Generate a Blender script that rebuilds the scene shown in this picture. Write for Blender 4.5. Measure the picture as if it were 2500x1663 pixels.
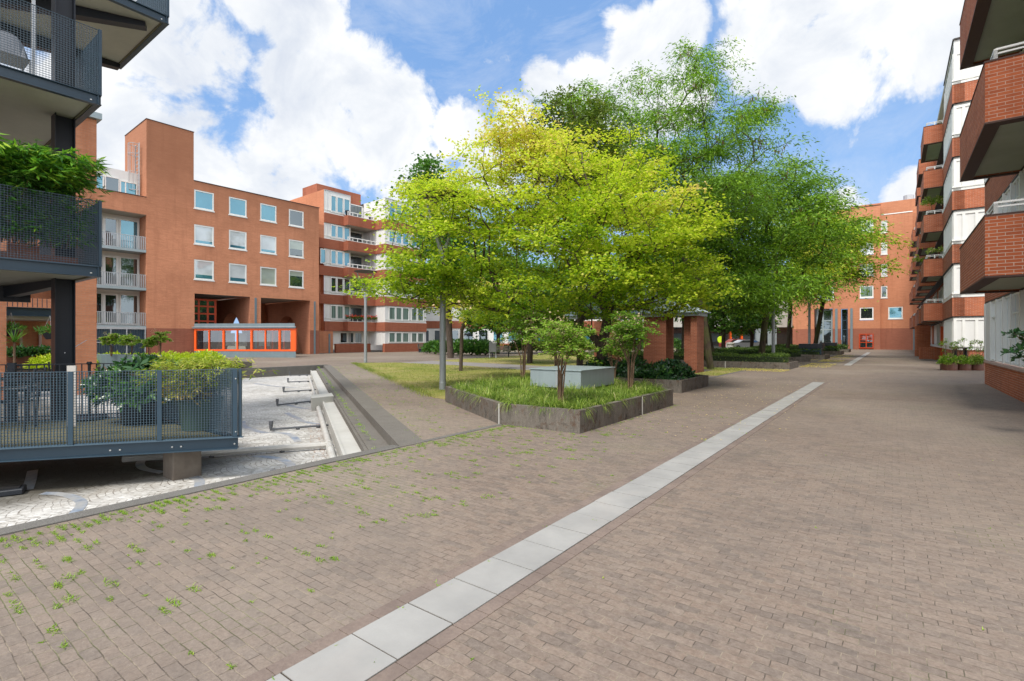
import bpy, math, random
import numpy as np
from math import sin, cos, radians, pi, sqrt, atan2
from mathutils import Vector, Matrix

for o in list(bpy.data.objects): bpy.data.objects.remove(o)
SC = bpy.context.scene
COL = SC.collection
random.seed(7); RNG = np.random.default_rng(7)

# ------------------------------------------------------------------ camera
FOC, HOR, CH = 1240.0, 827.0, 1.5          # focal length and horizon in photo pixels, eye height in metres
cam_d = bpy.data.cameras.new('camera'); cam = bpy.data.objects.new('camera', cam_d); COL.objects.link(cam)
cam.location = (0, 0, CH); cam.rotation_euler = (radians(90), 0, 0)
cam_d.sensor_width = 36; cam_d.lens = 36*FOC/2500; cam_d.shift_y = -(831.5-HOR)/2500
cam_d.clip_start = 0.05; cam_d.clip_end = 3000
SC.camera = cam
SC.render.resolution_x = 1024; SC.render.resolution_y = 681
SC.render.engine = 'CYCLES'
SC.view_settings.view_transform = 'Standard'; SC.view_settings.look = 'None'
SC.view_settings.exposure = 0.70; SC.view_settings.gamma = 1.0
TD, TA = radians(36.81), math.atan(985/1240)   # heading of the two building grids, clockwise from the view axis

# ------------------------------------------------------------------ sun and sky
SUN_EL, SUN_AZ = radians(56), radians(36.81+180-8)   # azimuth clockwise from +Y
sd = bpy.data.lights.new('sun', 'SUN'); sun = bpy.data.objects.new('sun', sd); COL.objects.link(sun)
sd.energy = 2.5; sd.angle = radians(14); sd.color = (1.0, 0.95, 0.87)
sdir = Vector((sin(SUN_AZ)*cos(SUN_EL), cos(SUN_AZ)*cos(SUN_EL), sin(SUN_EL)))
sun.rotation_euler = sdir.to_track_quat('Z', 'Y').to_euler(); sun.location = (0, -5, 40)

class NT:
    """tiny node-tree helper"""
    def __init__(s, tree): s.t = tree; s.n = tree.nodes; s.l = tree.links
    def add(s, typ, props=None, ins=None, loc=None):
        nd = s.n.new(typ)
        for k, v in (props or {}).items(): setattr(nd, k, v)
        for k, v in (ins or {}).items():
            sock = nd.inputs[k]
            if isinstance(v, bpy.types.NodeSocket): s.l.new(v, sock)
            else: sock.default_value = v
        return nd
    def math(s, op, a, b=None, clamp=False):
        nd = s.n.new('ShaderNodeMath'); nd.operation = op; nd.use_clamp = clamp
        for i, v in enumerate((a, b)):
            if v is None: continue
            if isinstance(v, bpy.types.NodeSocket): s.l.new(v, nd.inputs[i])
            else: nd.inputs[i].default_value = v
        return nd.outputs[0]
    def mix(s, fac, a, b, mode='MIX'):
        nd = s.n.new('ShaderNodeMix'); nd.data_type = 'RGBA'; nd.blend_type = mode
        for sock, v in ((nd.inputs['Factor'], fac), (nd.inputs[6], a), (nd.inputs[7], b)):
            if isinstance(v, bpy.types.NodeSocket): s.l.new(v, sock)
            else: sock.default_value = v if not isinstance(v, tuple) or len(v) == 4 else (*v, 1)
        return nd.outputs[2]
    def ramp(s, fac, stops, interp='LINEAR'):
        nd = s.n.new('ShaderNodeValToRGB'); nd.color_ramp.interpolation = interp
        el = nd.color_ramp.elements
        while len(el) < len(stops): el.new(0.5)
        for e, (p, c) in zip(el, stops):
            e.position = p; e.color = (*c, 1) if isinstance(c, tuple) and len(c) == 3 else (c, c, c, 1) if not isinstance(c, tuple) else c
        s.l.new(fac, nd.inputs[0]); return nd.outputs[0]
    def maprange(s, v, a, b, c=0.0, d=1.0, smooth=False):
        nd = s.n.new('ShaderNodeMapRange'); nd.interpolation_type = 'SMOOTHSTEP' if smooth else 'LINEAR'
        s.l.new(v, nd.inputs[0])
        for i, x in enumerate((a, b, c, d)): nd.inputs[i+1].default_value = x
        return nd.outputs[0]
    def noise(s, vec, scale, detail=4, rough=0.55, dist=0.0, dim='3D'):
        nd = s.n.new('ShaderNodeTexNoise'); nd.noise_dimensions = dim
        if vec is not None: s.l.new(vec, nd.inputs['Vector'])
        nd.inputs['Scale'].default_value = scale; nd.inputs['Detail'].default_value = detail
        nd.inputs['Roughness'].default_value = rough; nd.inputs['Distortion'].default_value = dist
        return nd.outputs[0]

def pdir(px, py):
    v = Vector(((px-1250)/FOC, 1, (HOR-py)/FOC)); return v.normalized()

W = bpy.data.worlds.new('World'); SC.world = W; W.use_nodes = True
t = NT(W.node_tree); t.n.clear()
sky = t.add('ShaderNodeTexSky', dict(sky_type='NISHITA', sun_disc=False, sun_elevation=SUN_EL, sun_rotation=SUN_AZ,
                                     altitude=0, air_density=1.0, dust_density=0.6, ozone_density=1.6))
tc = t.add('ShaderNodeTexCoord')
dirv = t.add('ShaderNodeVectorMath', dict(operation='NORMALIZE'), {0: tc.outputs['Generated']}).outputs[0]
# cumulus banks: (direction seen from the square, half-angle in degrees)
LOBES = [((400, 60), 6.2), ((330, 250), 9.0), ((300, 430), 8.0), ((500, 430), 4.5),
         ((760, 250), 5.5), ((880, 200), 4.6), ((700, 400), 6.5), ((900, 340), 6.5), ((960, 280), 5), ((1000, 430), 5.5), ((1130, 330), 4.0), ((730,20),4.5), ((640,-60),5),
         ((1180, 420), 4.0), ((1330, 200), 2.8), ((1430, 220), 4.2), ((1560, 130), 4.5), ((1630, 250), 4.2), ((1650, 60), 3.2), ((1500, 320), 6), ((1300,330),5),
         ((1950, 60), 6.5), ((2120, 90), 6.5), ((2240, 130), 4.5), ((1900, 170), 3), ((2060, 190), 4.4), ((2250, 10), 6), ((2000, -80), 8),
         ((2230, 470), 2.6), ((2300, 520), 3.2), ((2060, 500), 2.2), 
         ((-900, 300), 20), ((-2500, 0), 25), ((3800, 100), 20)]
acc = None
for (p, r) in LOBES:
    c = pdir(*p)
    dt = t.add('ShaderNodeVectorMath', dict(operation='DOT_PRODUCT'), {0: dirv, 1: c}).outputs['Value']
    f = t.maprange(dt, cos(radians(r*1.30)), cos(radians(r*0.45)), -0.25, 0.80)
    acc = f if acc is None else t.math('MAXIMUM', acc, f)
# the half of the sky behind the camera: broken cloud everywhere
sx = t.add('ShaderNodeSeparateXYZ', None, {0: dirv})
behind = t.maprange(sx.outputs['Y'], 0.15, -0.25, 0, 1)
bn = t.noise(dirv, 2.2, 3)
acc = t.math('MAXIMUM', acc, t.math('MULTIPLY', behind, t.maprange(bn, 0.25, 0.5)))
over = t.maprange(sx.outputs['Z'], 0.72, 0.95, 0, 1)
acc = t.math('MAXIMUM', acc, t.math('MULTIPLY', over, 0.55))
n1 = t.noise(dirv, 9.0, 9, 0.62, 0.35)
n2 = t.noise(dirv, 26.0, 6, 0.6)
dens = t.math('ADD', acc, t.math('MULTIPLY', t.math('SUBTRACT', n1, 0.5), 2.1))
dens = t.math('ADD', dens, t.math('MULTIPLY', t.math('SUBTRACT', n2, 0.5), 0.6))
cover = t.maprange(dens, 0.20, 0.62, 0, 1, True)
wisps = t.maprange(t.noise(dirv, 4.5, 8, 0.7, 0.8), 0.48, 0.75, 0, 0.35)
cover = t.math('MAXIMUM', cover, wisps)
shade = t.noise(dirv, 6.0, 7, 0.6, 0.4)
ccol = t.ramp(shade, [(0.32, (3.9, 4.2, 4.75)), (0.45, (4.7, 4.9, 5.2)), (0.60, (5.7, 5.75, 5.8))])
hz = t.maprange(sx.outputs['Z'], 0.0, 0.42, 0.85, 0.0)
skyc = t.mix(hz, sky.outputs[0], (3.2, 4.3, 5.5), 'MIX')
skyc = t.mix(0.62, skyc, (1.35, 2.65, 5.1), 'MIX')
col = t.mix(cover, skyc, ccol)
# unseen sky behind the camera brightened to add fill light
boost = t.maprange(sx.outputs['Y'], 0.25, -0.35, 1.0, 1.85)
col = t.add('ShaderNodeVectorMath', dict(operation='SCALE'), {0: col, 'Scale': boost}).outputs[0]
bg = t.add('ShaderNodeBackground', None, {'Color': col, 'Strength': 0.115})
out = t.add('ShaderNodeOutputWorld', None, {'Surface': bg.outputs[0]})

# ------------------------------------------------------------------ mesh building
class MB:
    def __init__(s): s.v = []; s.f = []
    def quad(s, *p):
        i = len(s.v); s.v += [tuple(q) for q in p]; s.f.append(tuple(range(i, i+len(p))))
        return s
    def box(s, x0, x1, y0, y1, z0, z1):
        if x0 > x1: x0, x1 = x1, x0
        if y0 > y1: y0, y1 = y1, y0
        if z0 > z1: z0, z1 = z1, z0
        i = len(s.v)
        s.v += [(x0,y0,z0),(x1,y0,z0),(x1,y1,z0),(x0,y1,z0),(x0,y0,z1),(x1,y0,z1),(x1,y1,z1),(x0,y1,z1)]
        s.f += [(i,i+3,i+2,i+1),(i+4,i+5,i+6,i+7),(i,i+1,i+5,i+4),(i+1,i+2,i+6,i+5),(i+2,i+3,i+7,i+6),(i+3,i,i+4,i+7)]
        return s
    def obox(s, p, q, w, z0, z1, off=0.0):
        """upright box along the ground line p->q, width w (centred, shifted by off to the left)"""
        d = Vector((q[0]-p[0], q[1]-p[1])); L = d.length
        if L < 1e-6: return s
        d /= L; n = Vector((-d.y, d.x)); a = off - w/2; b = off + w/2
        c = [(p[0]+n.x*a, p[1]+n.y*a), (q[0]+n.x*a, q[1]+n.y*a), (q[0]+n.x*b, q[1]+n.y*b), (p[0]+n.x*b, p[1]+n.y*b)]
        return s.prism(c, z0, z1)
    def prism(s, poly, z0, z1):
        a = sum(poly[k][0]*poly[(k+1) % len(poly)][1]-poly[(k+1) % len(poly)][0]*poly[k][1] for k in range(len(poly)))
        if a < 0: poly = poly[::-1]
        n = len(poly); i = len(s.v)
        s.v += [(x, y, z0) for x, y in poly] + [(x, y, z1) for x, y in poly]
        s.f.append(tuple(i+k for k in range(n))[::-1]); s.f.append(tuple(i+n+k for k in range(n)))
        for k in range(n):
            k2 = (k+1) % n; s.f.append((i+k, i+k2, i+n+k2, i+n+k))
        return s
    def tube(s, pts, r, n=8, cap=True):
        """round bar through pts; r is a number or one radius per point"""
        pts = [Vector(p) for p in pts]; R = r if isinstance(r, (list, tuple)) else [r]*len(pts)
        i0 = len(s.v); up = Vector((0.13, 0.21, 1)).normalized(); last = None
        for k, p in enumerate(pts):
            d = (pts[min(k+1, len(pts)-1)] - pts[max(k-1, 0)])
            d = d.normalized() if d.length > 1e-9 else Vector((0, 0, 1))
            a = d.cross(up if last is None else last)
            if a.length < 1e-4: a = d.cross(Vector((1, 0, 0)))
            a.normalize(); b = d.cross(a); b.normalize(); last = -b if last is None else last
            last = a.cross(d)
            for j in range(n):
                an = 2*pi*j/n; q = p + (a*cos(an) + b*sin(an))*R[k]
                s.v.append(tuple(q))
        for k in range(len(pts)-1):
            for j in range(n):
                j2 = (j+1) % n; s.f.append((i0+k*n+j, i0+k*n+j2, i0+(k+1)*n+j2, i0+(k+1)*n+j))
        if cap:
            s.f.append(tuple(i0+j for j in range(n))); s.f.append(tuple(i0+(len(pts)-1)*n+j for j in range(n))[::-1])
        return s
    def lathe(s, c, prof, n=20):
        """prof: list of (radius, z) turned round the vertical through c"""
        i0 = len(s.v)
        for r, z in prof:
            for j in range(n): s.v.append((c[0]+r*cos(2*pi*j/n), c[1]+r*sin(2*pi*j/n), c[2]+z))
        for k in range(len(prof)-1):
            for j in range(n):
                j2 = (j+1) % n; s.f.append((i0+k*n+j, i0+k*n+j2, i0+(k+1)*n+j2, i0+(k+1)*n+j))
        s.f.append(tuple(i0+j for j in range(n))[::-1]); s.f.append(tuple(i0+(len(prof)-1)*n+j for j in range(n)))
        return s

def make_mesh(name, mb, mat, base=(0, 0, 0), bevel=0, smooth=False):
    me = bpy.data.meshes.new(name)
    V = np.array(mb.v, dtype=float).reshape(-1, 3) - np.array(base)
    me.from_pydata(V.tolist(), [], mb.f); me.update()
    uvl = me.uv_layers.new(name='UVMap')
    uv = np.zeros((len(me.loops), 2)); VV = np.array(mb.v, dtype=float).reshape(-1, 3)
    for p in me.polygons:
        nx, ny, nz = p.normal; h = sqrt(nx*nx+ny*ny)
        ls = list(p.loop_indices); q = VV[[me.loops[l].vertex_index for l in ls]]
        if h < 0.5: uv[ls, 0] = q[:, 0]; uv[ls, 1] = q[:, 1]
        else:
            tx, ty = (-ny/h, nx/h)
            if abs(tx) > abs(ty) and tx < 0 or abs(ty) >= abs(tx) and ty < 0: tx, ty = -tx, -ty
            uv[ls, 0] = q[:, 0]*tx + q[:, 1]*ty; uv[ls, 1] = q[:, 2]
    uvl.data.foreach_set('uv', uv.ravel())
    if smooth:
        me.polygons.foreach_set('use_smooth', [True]*len(me.polygons))
    if mat: me.materials.append(mat)
    return me

def frame_mat(th, base):
    R = Matrix.Rotation(-th, 4, 'Z'); b = R @ Vector(base); return b, -th

def props(o, label=None, cat=None, group=None, kind=None):
    if label: o['label'] = label
    if cat: o['category'] = cat
    if group: o['group'] = group
    if kind: o['kind'] = kind
    return o

class Thing:
    """an Empty at the thing's base; geometry is written in the coordinates of its building grid"""
    def __init__(s, name, label, cat, base=(0, 0, 0), th=0.0, group=None):
        s.base = base; s.th = th
        s.o = bpy.data.objects.new(name, None); COL.objects.link(s.o); s.o.empty_display_size = 0.3
        s.o.location, rz = frame_mat(th, base); s.o.rotation_euler = (0, 0, rz)
        props(s.o, label, cat, group)
    def part(s, name, mb, mat, parent=None, smooth=False, label=None, bevel=0, kind=None):
        me = make_mesh(name, mb, mat, s.base, smooth=smooth)
        o = bpy.data.objects.new(name, me); COL.objects.link(o); o.parent = parent or s.o
        if bevel:
            b = o.modifiers.new('b', 'BEVEL'); b.width = bevel; b.segments = 1; b.limit_method = 'ANGLE'
        if label: o['label'] = label
        if kind: o['kind'] = kind
        return o

def solo(name, mb, mat, label=None, cat=None, base=(0, 0, 0), th=0.0, group=None, kind=None, smooth=False, bevel=0):
    me = make_mesh(name, mb, mat, base, smooth=smooth)
    o = bpy.data.objects.new(name, me); COL.objects.link(o)
    o.location, rz = frame_mat(th, base); o.rotation_euler = (0, 0, rz)
    if bevel:
        b = o.modifiers.new('b', 'BEVEL'); b.width = bevel; b.segments = 1; b.limit_method = 'ANGLE'
    return props(o, label, cat, group, kind)

def copy_tree(o, parent=None):
    c = o.copy(); COL.objects.link(c)
    if parent: c.parent = parent
    for ch in list(o.children): copy_tree(ch, c)
    return c

# surveying: a photo pixel turned into a place on a real surface
def gnd(px, py, z=0.0, th=0.0):
    Y = (CH-z)*FOC/(py-HOR); X = (px-1250)/FOC*Y
    return (X*cos(th)-Y*sin(th), X*sin(th)+Y*cos(th))
def onx(px, x, th):
    a = (px-1250)/FOC; Y = x/(a*cos(th)-sin(th)); return Y*(a*sin(th)+cos(th)), Y
def onxz(px, py, x, th):
    y, Y = onx(px, x, th); return y, CH+(HOR-py)/FOC*Y
def ony(px, y, th):
    a = (px-1250)/FOC; Y = y/(a*sin(th)+cos(th)); return Y*(a*cos(th)-sin(th)), Y
def onyz(px, py, y, th):
    x, Y = ony(px, y, th); return x, CH+(HOR-py)/FOC*Y
def at(px, py, Y): return ((px-1250)/FOC*Y, Y, CH+(HOR-py)/FOC*Y)
def loc2w(x, y, th): return (x*cos(th)+y*sin(th), -x*sin(th)+y*cos(th))
def w2loc(X, Y, th): return (X*cos(th)-Y*sin(th), X*sin(th)+Y*cos(th))

class Face:
    """a wall plane; p(u, d, z): u along it, d inwards from it"""
    def __init__(s, axis, c, sg): s.a, s.c, s.s = axis, c, sg     # sg = outward direction
    def p(s, u, d, z):
        return (s.c - s.s*d, u, z) if s.a == 'x' else (u, s.c - s.s*d, z)
    def box(s, mb, u0, u1, d0, d1, z0, z1):
        a, b = s.p(u0, d0, z0), s.p(u1, d1, z1); return mb.box(a[0], b[0], a[1], b[1], a[2], b[2])
def wall(mb, F, u0, u1, z0, z1, holes=(), depth=0.12):
    """wall sheet with openings (hu0,hu1,hz0,hz1[,depth]) and their reveals"""
    us = sorted({u0, u1, *[h[0] for h in holes], *[h[1] for h in holes]}); zs = sorted({z0, z1, *[h[2] for h in holes], *[h[3] for h in holes]})
    us = [u for u in us if u0 <= u <= u1]; zs = [z for z in zs if z0 <= z <= z1]
    for a, b in zip(us, us[1:]):
        for c, d in zip(zs, zs[1:]):
            m, n = (a+b)/2, (c+d)/2
            if any(h[0] < m < h[1] and h[2] < n < h[3] for h in holes): continue
            mb.quad(F.p(a,0,c), F.p(b,0,c), F.p(b,0,d), F.p(a,0,d))
    for h in holes:
        D = h[4] if len(h) > 4 else depth; a, b, c, d = h[:4]
        mb.quad(F.p(a,0,c), F.p(a,D,c), F.p(a,D,d), F.p(a,0,d)); mb.quad(F.p(b,0,c), F.p(b,D,c), F.p(b,D,d), F.p(b,0,d))
        mb.quad(F.p(a,0,d), F.p(a,D,d), F.p(b,D,d), F.p(b,0,d)); mb.quad(F.p(a,0,c), F.p(a,D,c), F.p(b,D,c), F.p(b,0,c))
    return mb
# ------------------------------------------------------------------ materials
def newmat(name):
    m = bpy.data.materials.new(name); m.use_nodes = True; t = NT(m.node_tree); t.n.clear(); return m, t
def finish(t, color, rough=0.8, bump=None, bstr=0.3, metallic=0.0, spec=0.4, bdist=0.01, **kw):
    b = t.add('ShaderNodeBsdfPrincipled', None, {'Roughness': rough, 'Metallic': metallic, 'Specular IOR Level': spec})
    if isinstance(color, bpy.types.NodeSocket): t.l.new(color, b.inputs['Base Color'])
    else: b.inputs['Base Color'].default_value = (*color, 1)
    for k, v in kw.items():
        if isinstance(v, bpy.types.NodeSocket): t.l.new(v, b.inputs[k])
        else: b.inputs[k].default_value = v
    if bump is not None:
        bn = t.add('ShaderNodeBump', None, {'Height': bump, 'Strength': bstr, 'Distance': bdist}); t.l.new(bn.outputs[0], b.inputs['Normal'])
    t.add('ShaderNodeOutputMaterial', None, {'Surface': b.outputs[0]})
    return b
def mul(c, k): return tuple(x*k for x in c)
def coords(t):
    tc = t.add('ShaderNodeTexCoord'); return tc.outputs['UV'], tc.outputs['Object']

def brick_mat(name, c1, c2, mortar, bw=0.22, bh=0.0625, ms=0.008, rough=0.85, varn=0.25, stain=0.25, bump=0.5, dark=(0.10,0.05,0.035), band=None, top_dark=0.0):
    m, t = newmat(name); uv, ob = coords(t)
    br = t.add('ShaderNodeTexBrick', dict(offset=0.5), {'Vector': uv, 'Color1': (*c1, 1), 'Color2': (*c2, 1), 'Mortar': (*mortar, 1), 'Scale': 1.0,
               'Mortar Size': ms, 'Mortar Smooth': 0.2, 'Bias': 0.0, 'Brick Width': bw, 'Row Height': bh})
    n = t.noise(ob, 1.1, 6, 0.65); n2 = t.noise(ob, 14.0, 4, 0.6); n3 = t.noise(ob, 0.25, 3, 0.5)
    c = t.mix(t.maprange(n, 0.3, 0.75, 0, stain), br.outputs[0], mul(c1, 0.62), 'MIX')
    c = t.mix(t.maprange(n2, 0.35, 0.7, 0, varn), c, dark, 'MIX')
    c = t.mix(t.maprange(n3, 0.35, 0.65, 0, 0.30), c, tuple(min(1, x*1.25+0.02) for x in c1), 'MIX')
    # vertical streaks of weather
    mp = t.add('ShaderNodeMapping', None, {'Vector': ob, 'Scale': (2.5, 2.5, 0.18)})
    st = t.noise(mp.outputs[0], 1.0, 5, 0.6)
    c = t.mix(t.maprange(st, 0.52, 0.78, 0, 0.45), c, mul(c2, 0.5), 'MIX')
    mp2 = t.add('ShaderNodeMapping', None, {'Vector': ob, 'Scale': (1.1, 1.1, 9.0)})
    cs = t.noise(mp2.outputs[0], 1.0, 6, 0.7); c = t.mix(t.maprange(cs, 0.40, 0.66, 0, 0.38), c, mul(c2, 0.62), 'MIX')
    eff = t.noise(ob, 3.3, 8, 0.75); c = t.mix(t.maprange(eff, 0.62, 0.74, 0, 0.30), c, (0.62, 0.46, 0.38), 'MIX')
    if top_dark:  # darker towards the top with a noisy edge, plus random darker patches
        zz3 = t.add('ShaderNodeSeparateXYZ', None, {0: ob}).outputs[2]; wz = t.noise(ob, 0.45, 6, 0.7)
        f3 = t.math('MULTIPLY', t.maprange(t.math('ADD', zz3, t.math('MULTIPLY', wz, 5.0)), 12.0, 17.5), top_dark)
        c = t.mix(f3, c, (0.20, 0.085, 0.045), 'MIX')
        pt = t.noise(ob, 0.35, 5, 0.7, 0.5); c = t.mix(t.maprange(pt, 0.50, 0.66, 0, 0.30), c, mul(c2, 0.55))
    finish(t, c, rough, br.outputs['Fac'], -bump, bdist=0.004, spec=0.25)
    return m

M = {}
M['brick_orange'] = brick_mat('orange brick', (0.56,0.235,0.125), (0.50,0.195,0.10), (0.47,0.215,0.125), varn=0.18, stain=0.3)
M['brick_tower'] = brick_mat('tower orange brick', (0.66,0.285,0.155), (0.58,0.235,0.125), (0.56,0.27,0.16), varn=0.20, stain=0.40, top_dark=0.62)
M['brick_darkbase'] = brick_mat('dark red brick', (0.34,0.125,0.075), (0.29,0.10,0.06), (0.26,0.115,0.08), varn=0.2)
M['brick_red'] = brick_mat('red brick', (0.36,0.115,0.06), (0.30,0.09,0.048), (0.28,0.12,0.075), varn=0.2)
M['brick_near'] = brick_mat('near red brick', (0.47,0.125,0.045), (0.33,0.078,0.030), (0.50,0.42,0.34), ms=0.006, varn=0.12)
M['brick_pier'] = brick_mat('pier brick', (0.60,0.25,0.13), (0.53,0.20,0.10), (0.40,0.25,0.18), ms=0.006, varn=0.15)
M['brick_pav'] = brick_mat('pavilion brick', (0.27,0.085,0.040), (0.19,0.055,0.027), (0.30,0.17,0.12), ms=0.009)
M['brick_in'] = brick_mat('passage brick', (0.60,0.25,0.14), (0.54,0.21,0.12), (0.50,0.23,0.14))

def plain(name, c, rough=0.6, noise=0.15, scale=3.0, metallic=0.0, spec=0.4, bump=0.05, streak=0.0, dark=None, fine=30):
    m, t = newmat(name); uv, ob = coords(t)
    n = t.noise(ob, scale, 6, 0.6); f = t.noise(ob, fine, 4, 0.6)
    dk = dark or mul(c, 0.55)
    col = t.mix(t.maprange(n, 0.35, 0.75, 0, noise*2.2), (*c, 1), dk)
    col = t.mix(t.maprange(f, 0.4, 0.75, 0, noise), col, mul(c, 0.7))
    if streak:
        mp = t.add('ShaderNodeMapping', None, {'Vector': ob, 'Scale': (6, 6, 0.35)}); st = t.noise(mp.outputs[0], 1.6, 6, 0.65)
        col = t.mix(t.maprange(st, 0.48, 0.72, 0, streak), col, dk)
    finish(t, col, rough, f, bump, metallic, spec)
    return m
M['white'] = plain('white frame paint', (0.74,0.74,0.71), 0.45, 0.06)
M['panel'] = plain('white cladding panel', (0.70,0.70,0.68), 0.5, 0.08, 1.0, streak=0.12)
M['steel_blue'] = plain('blue painted steel', (0.024,0.052,0.078), 0.4, 0.2, 2.5, metallic=0.0, spec=0.5, dark=(0.016,0.038,0.06), streak=0.2)
M['steel_mesh'] = plain('blue grey grating', (0.055,0.095,0.130), 0.4, 0.1, 3, spec=0.6)
M['steel_dark'] = plain('dark steel column', (0.014,0.018,0.026), 0.45, 0.15)
M['galv'] = plain('galvanised steel', (0.45,0.47,0.49), 0.4, 0.12, 8, metallic=0.35)
M['pole'] = plain('grey lamp post paint', (0.27,0.29,0.30), 0.45, 0.10, 3, metallic=0.2, streak=0.15)
M['lamp_disc'] = plain('dark lamp reflector', (0.06,0.055,0.05), 0.5, 0.1)
M['concrete'] = plain('grey concrete soffit', (0.44,0.43,0.37), 0.9, 0.18, 1.2, bump=0.15)
M['soffit_green'] = plain('weathered balcony soffit', (0.36,0.37,0.29), 0.9, 0.22, 1.0, bump=0.15, dark=(0.20,0.25,0.16))
M['conc_light'] = plain('light precast concrete', (0.46,0.45,0.42), 0.85, 0.15, 2.0, bump=0.15, dark=(0.28,0.26,0.22))
M['zinc'] = plain('zinc sheet', (0.33,0.39,0.41), 0.42, 0.14, 2.0, metallic=0.25, streak=0.35, dark=(0.20,0.25,0.26))
M['zinc_blue'] = plain('blue grey zinc', (0.17,0.225,0.25), 0.5, 0.18, 2.0, metallic=0.1, streak=0.35, dark=(0.10,0.14,0.155))
M['orange'] = plain('orange red frame paint', (0.80,0.105,0.012), 0.4, 0.05)
M['red'] = plain('dark red lattice paint', (0.42,0.050,0.012), 0.45, 0.08)
M['coping'] = plain('dark coping', (0.035,0.028,0.025), 0.6, 0.1)
M['stripe'] = plain('dark slate strip', (0.07,0.035,0.026), 0.7, 0.1)
M['pipe_dark'] = plain('dark pvc pipe', (0.10,0.105,0.115), 0.45, 0.2, 6)
M['pipe_light'] = plain('pale pvc pipe', (0.50,0.49,0.46), 0.5, 0.22, 5, dark=(0.28,0.25,0.21))
M['pot_dark'] = plain('dark plastic pot', (0.022,0.026,0.034), 0.5, 0.1)
M['pot_green'] = plain('green plastic pot', (0.055,0.10,0.075), 0.5, 0.1)
M['pot_clay'] = plain('brown glazed pot', (0.16,0.065,0.045), 0.45, 0.2, 5)
M['wood'] = plain('weathered bench wood', (0.24,0.21,0.16), 0.8, 0.25, 6)
M['soil'] = plain('planter soil', (0.055,0.042,0.03), 0.95, 0.3, 6, bump=0.5)
M['black'] = plain('black rubber', (0.012,0.012,0.013), 0.6, 0.05)
M['cream'] = plain('pale box', (0.50,0.47,0.43), 0.6, 0.05)
M['chrome'] = plain('bare bolt metal', (0.6,0.6,0.58), 0.35, 0.05, metallic=0.6)
M['asphalt'] = plain('grey path asphalt', (0.23,0.21,0.20), 0.9, 0.12, 1.5, bump=0.2)
M['mustard'] = plain('mossy concrete floor', (0.13,0.12,0.07), 0.9, 0.35, 2.5, dark=(0.06,0.06,0.03))
M['rubber_red'] = plain('red petals', (0.65,0.06,0.03), 0.6, 0.1)

def agg_mat(name, base, dark, rust=0.0, streak=0.75):
    """exposed-aggregate concrete with grime running down from the top"""
    m, t = newmat(name); uv, ob = coords(t)
    f = t.noise(ob, 95, 4, 0.7); g = t.noise(ob, 2.2, 6, 0.65)
    v = t.add('ShaderNodeTexVoronoi', None, {'Vector': ob, 'Scale': 130.0})
    c = t.mix(t.maprange(f, 0.35, 0.68), dark, base)
    c = t.mix(t.maprange(v.outputs['Distance'], 0.0, 0.35, 0.35, 0), c, mul(base, 1.5))
    mp = t.add('ShaderNodeMapping', None, {'Vector': ob, 'Scale': (26, 26, 3.2)}); st = t.noise(mp.outputs[0], 1.0, 8, 0.75)
    blot = t.noise(ob, 1.7, 6, 0.7)
    c = t.mix(t.math('MULTIPLY', t.maprange(st, 0.40, 0.68, 0, streak), t.maprange(blot, 0.35, 0.6, 0.25, 1.0)), c, mul(dark, 0.42))
    if rust:
        r = t.noise(ob, 4.5, 7, 0.75)
        c = t.mix(t.maprange(r, 0.52, 0.66, 0, rust), c, (0.075, 0.035, 0.016))
        r2 = t.noise(ob, 3.1, 7, 0.75, 1.2)
        c = t.mix(t.maprange(r2, 0.55, 0.68, 0, rust), c, (0.012, 0.010, 0.009))
    c = t.mix(t.maprange(g, 0.45, 0.8, 0, 0.3), c, mul(base, 1.2))
    finish(t, c, 0.92, f, 0.35, bdist=0.004, spec=0.2); return m
M['planter'] = agg_mat('exposed aggregate planter', (0.215,0.19,0.16), (0.10,0.088,0.075), rust=0.9, streak=0.9)
M['kerb'] = agg_mat('exposed aggregate rim', (0.20,0.19,0.175), (0.085,0.08,0.072), streak=0.25)
M['tread'] = agg_mat('weathered step concrete', (0.185,0.17,0.15), (0.115,0.105,0.092), rust=0.15, streak=0.2)

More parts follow.
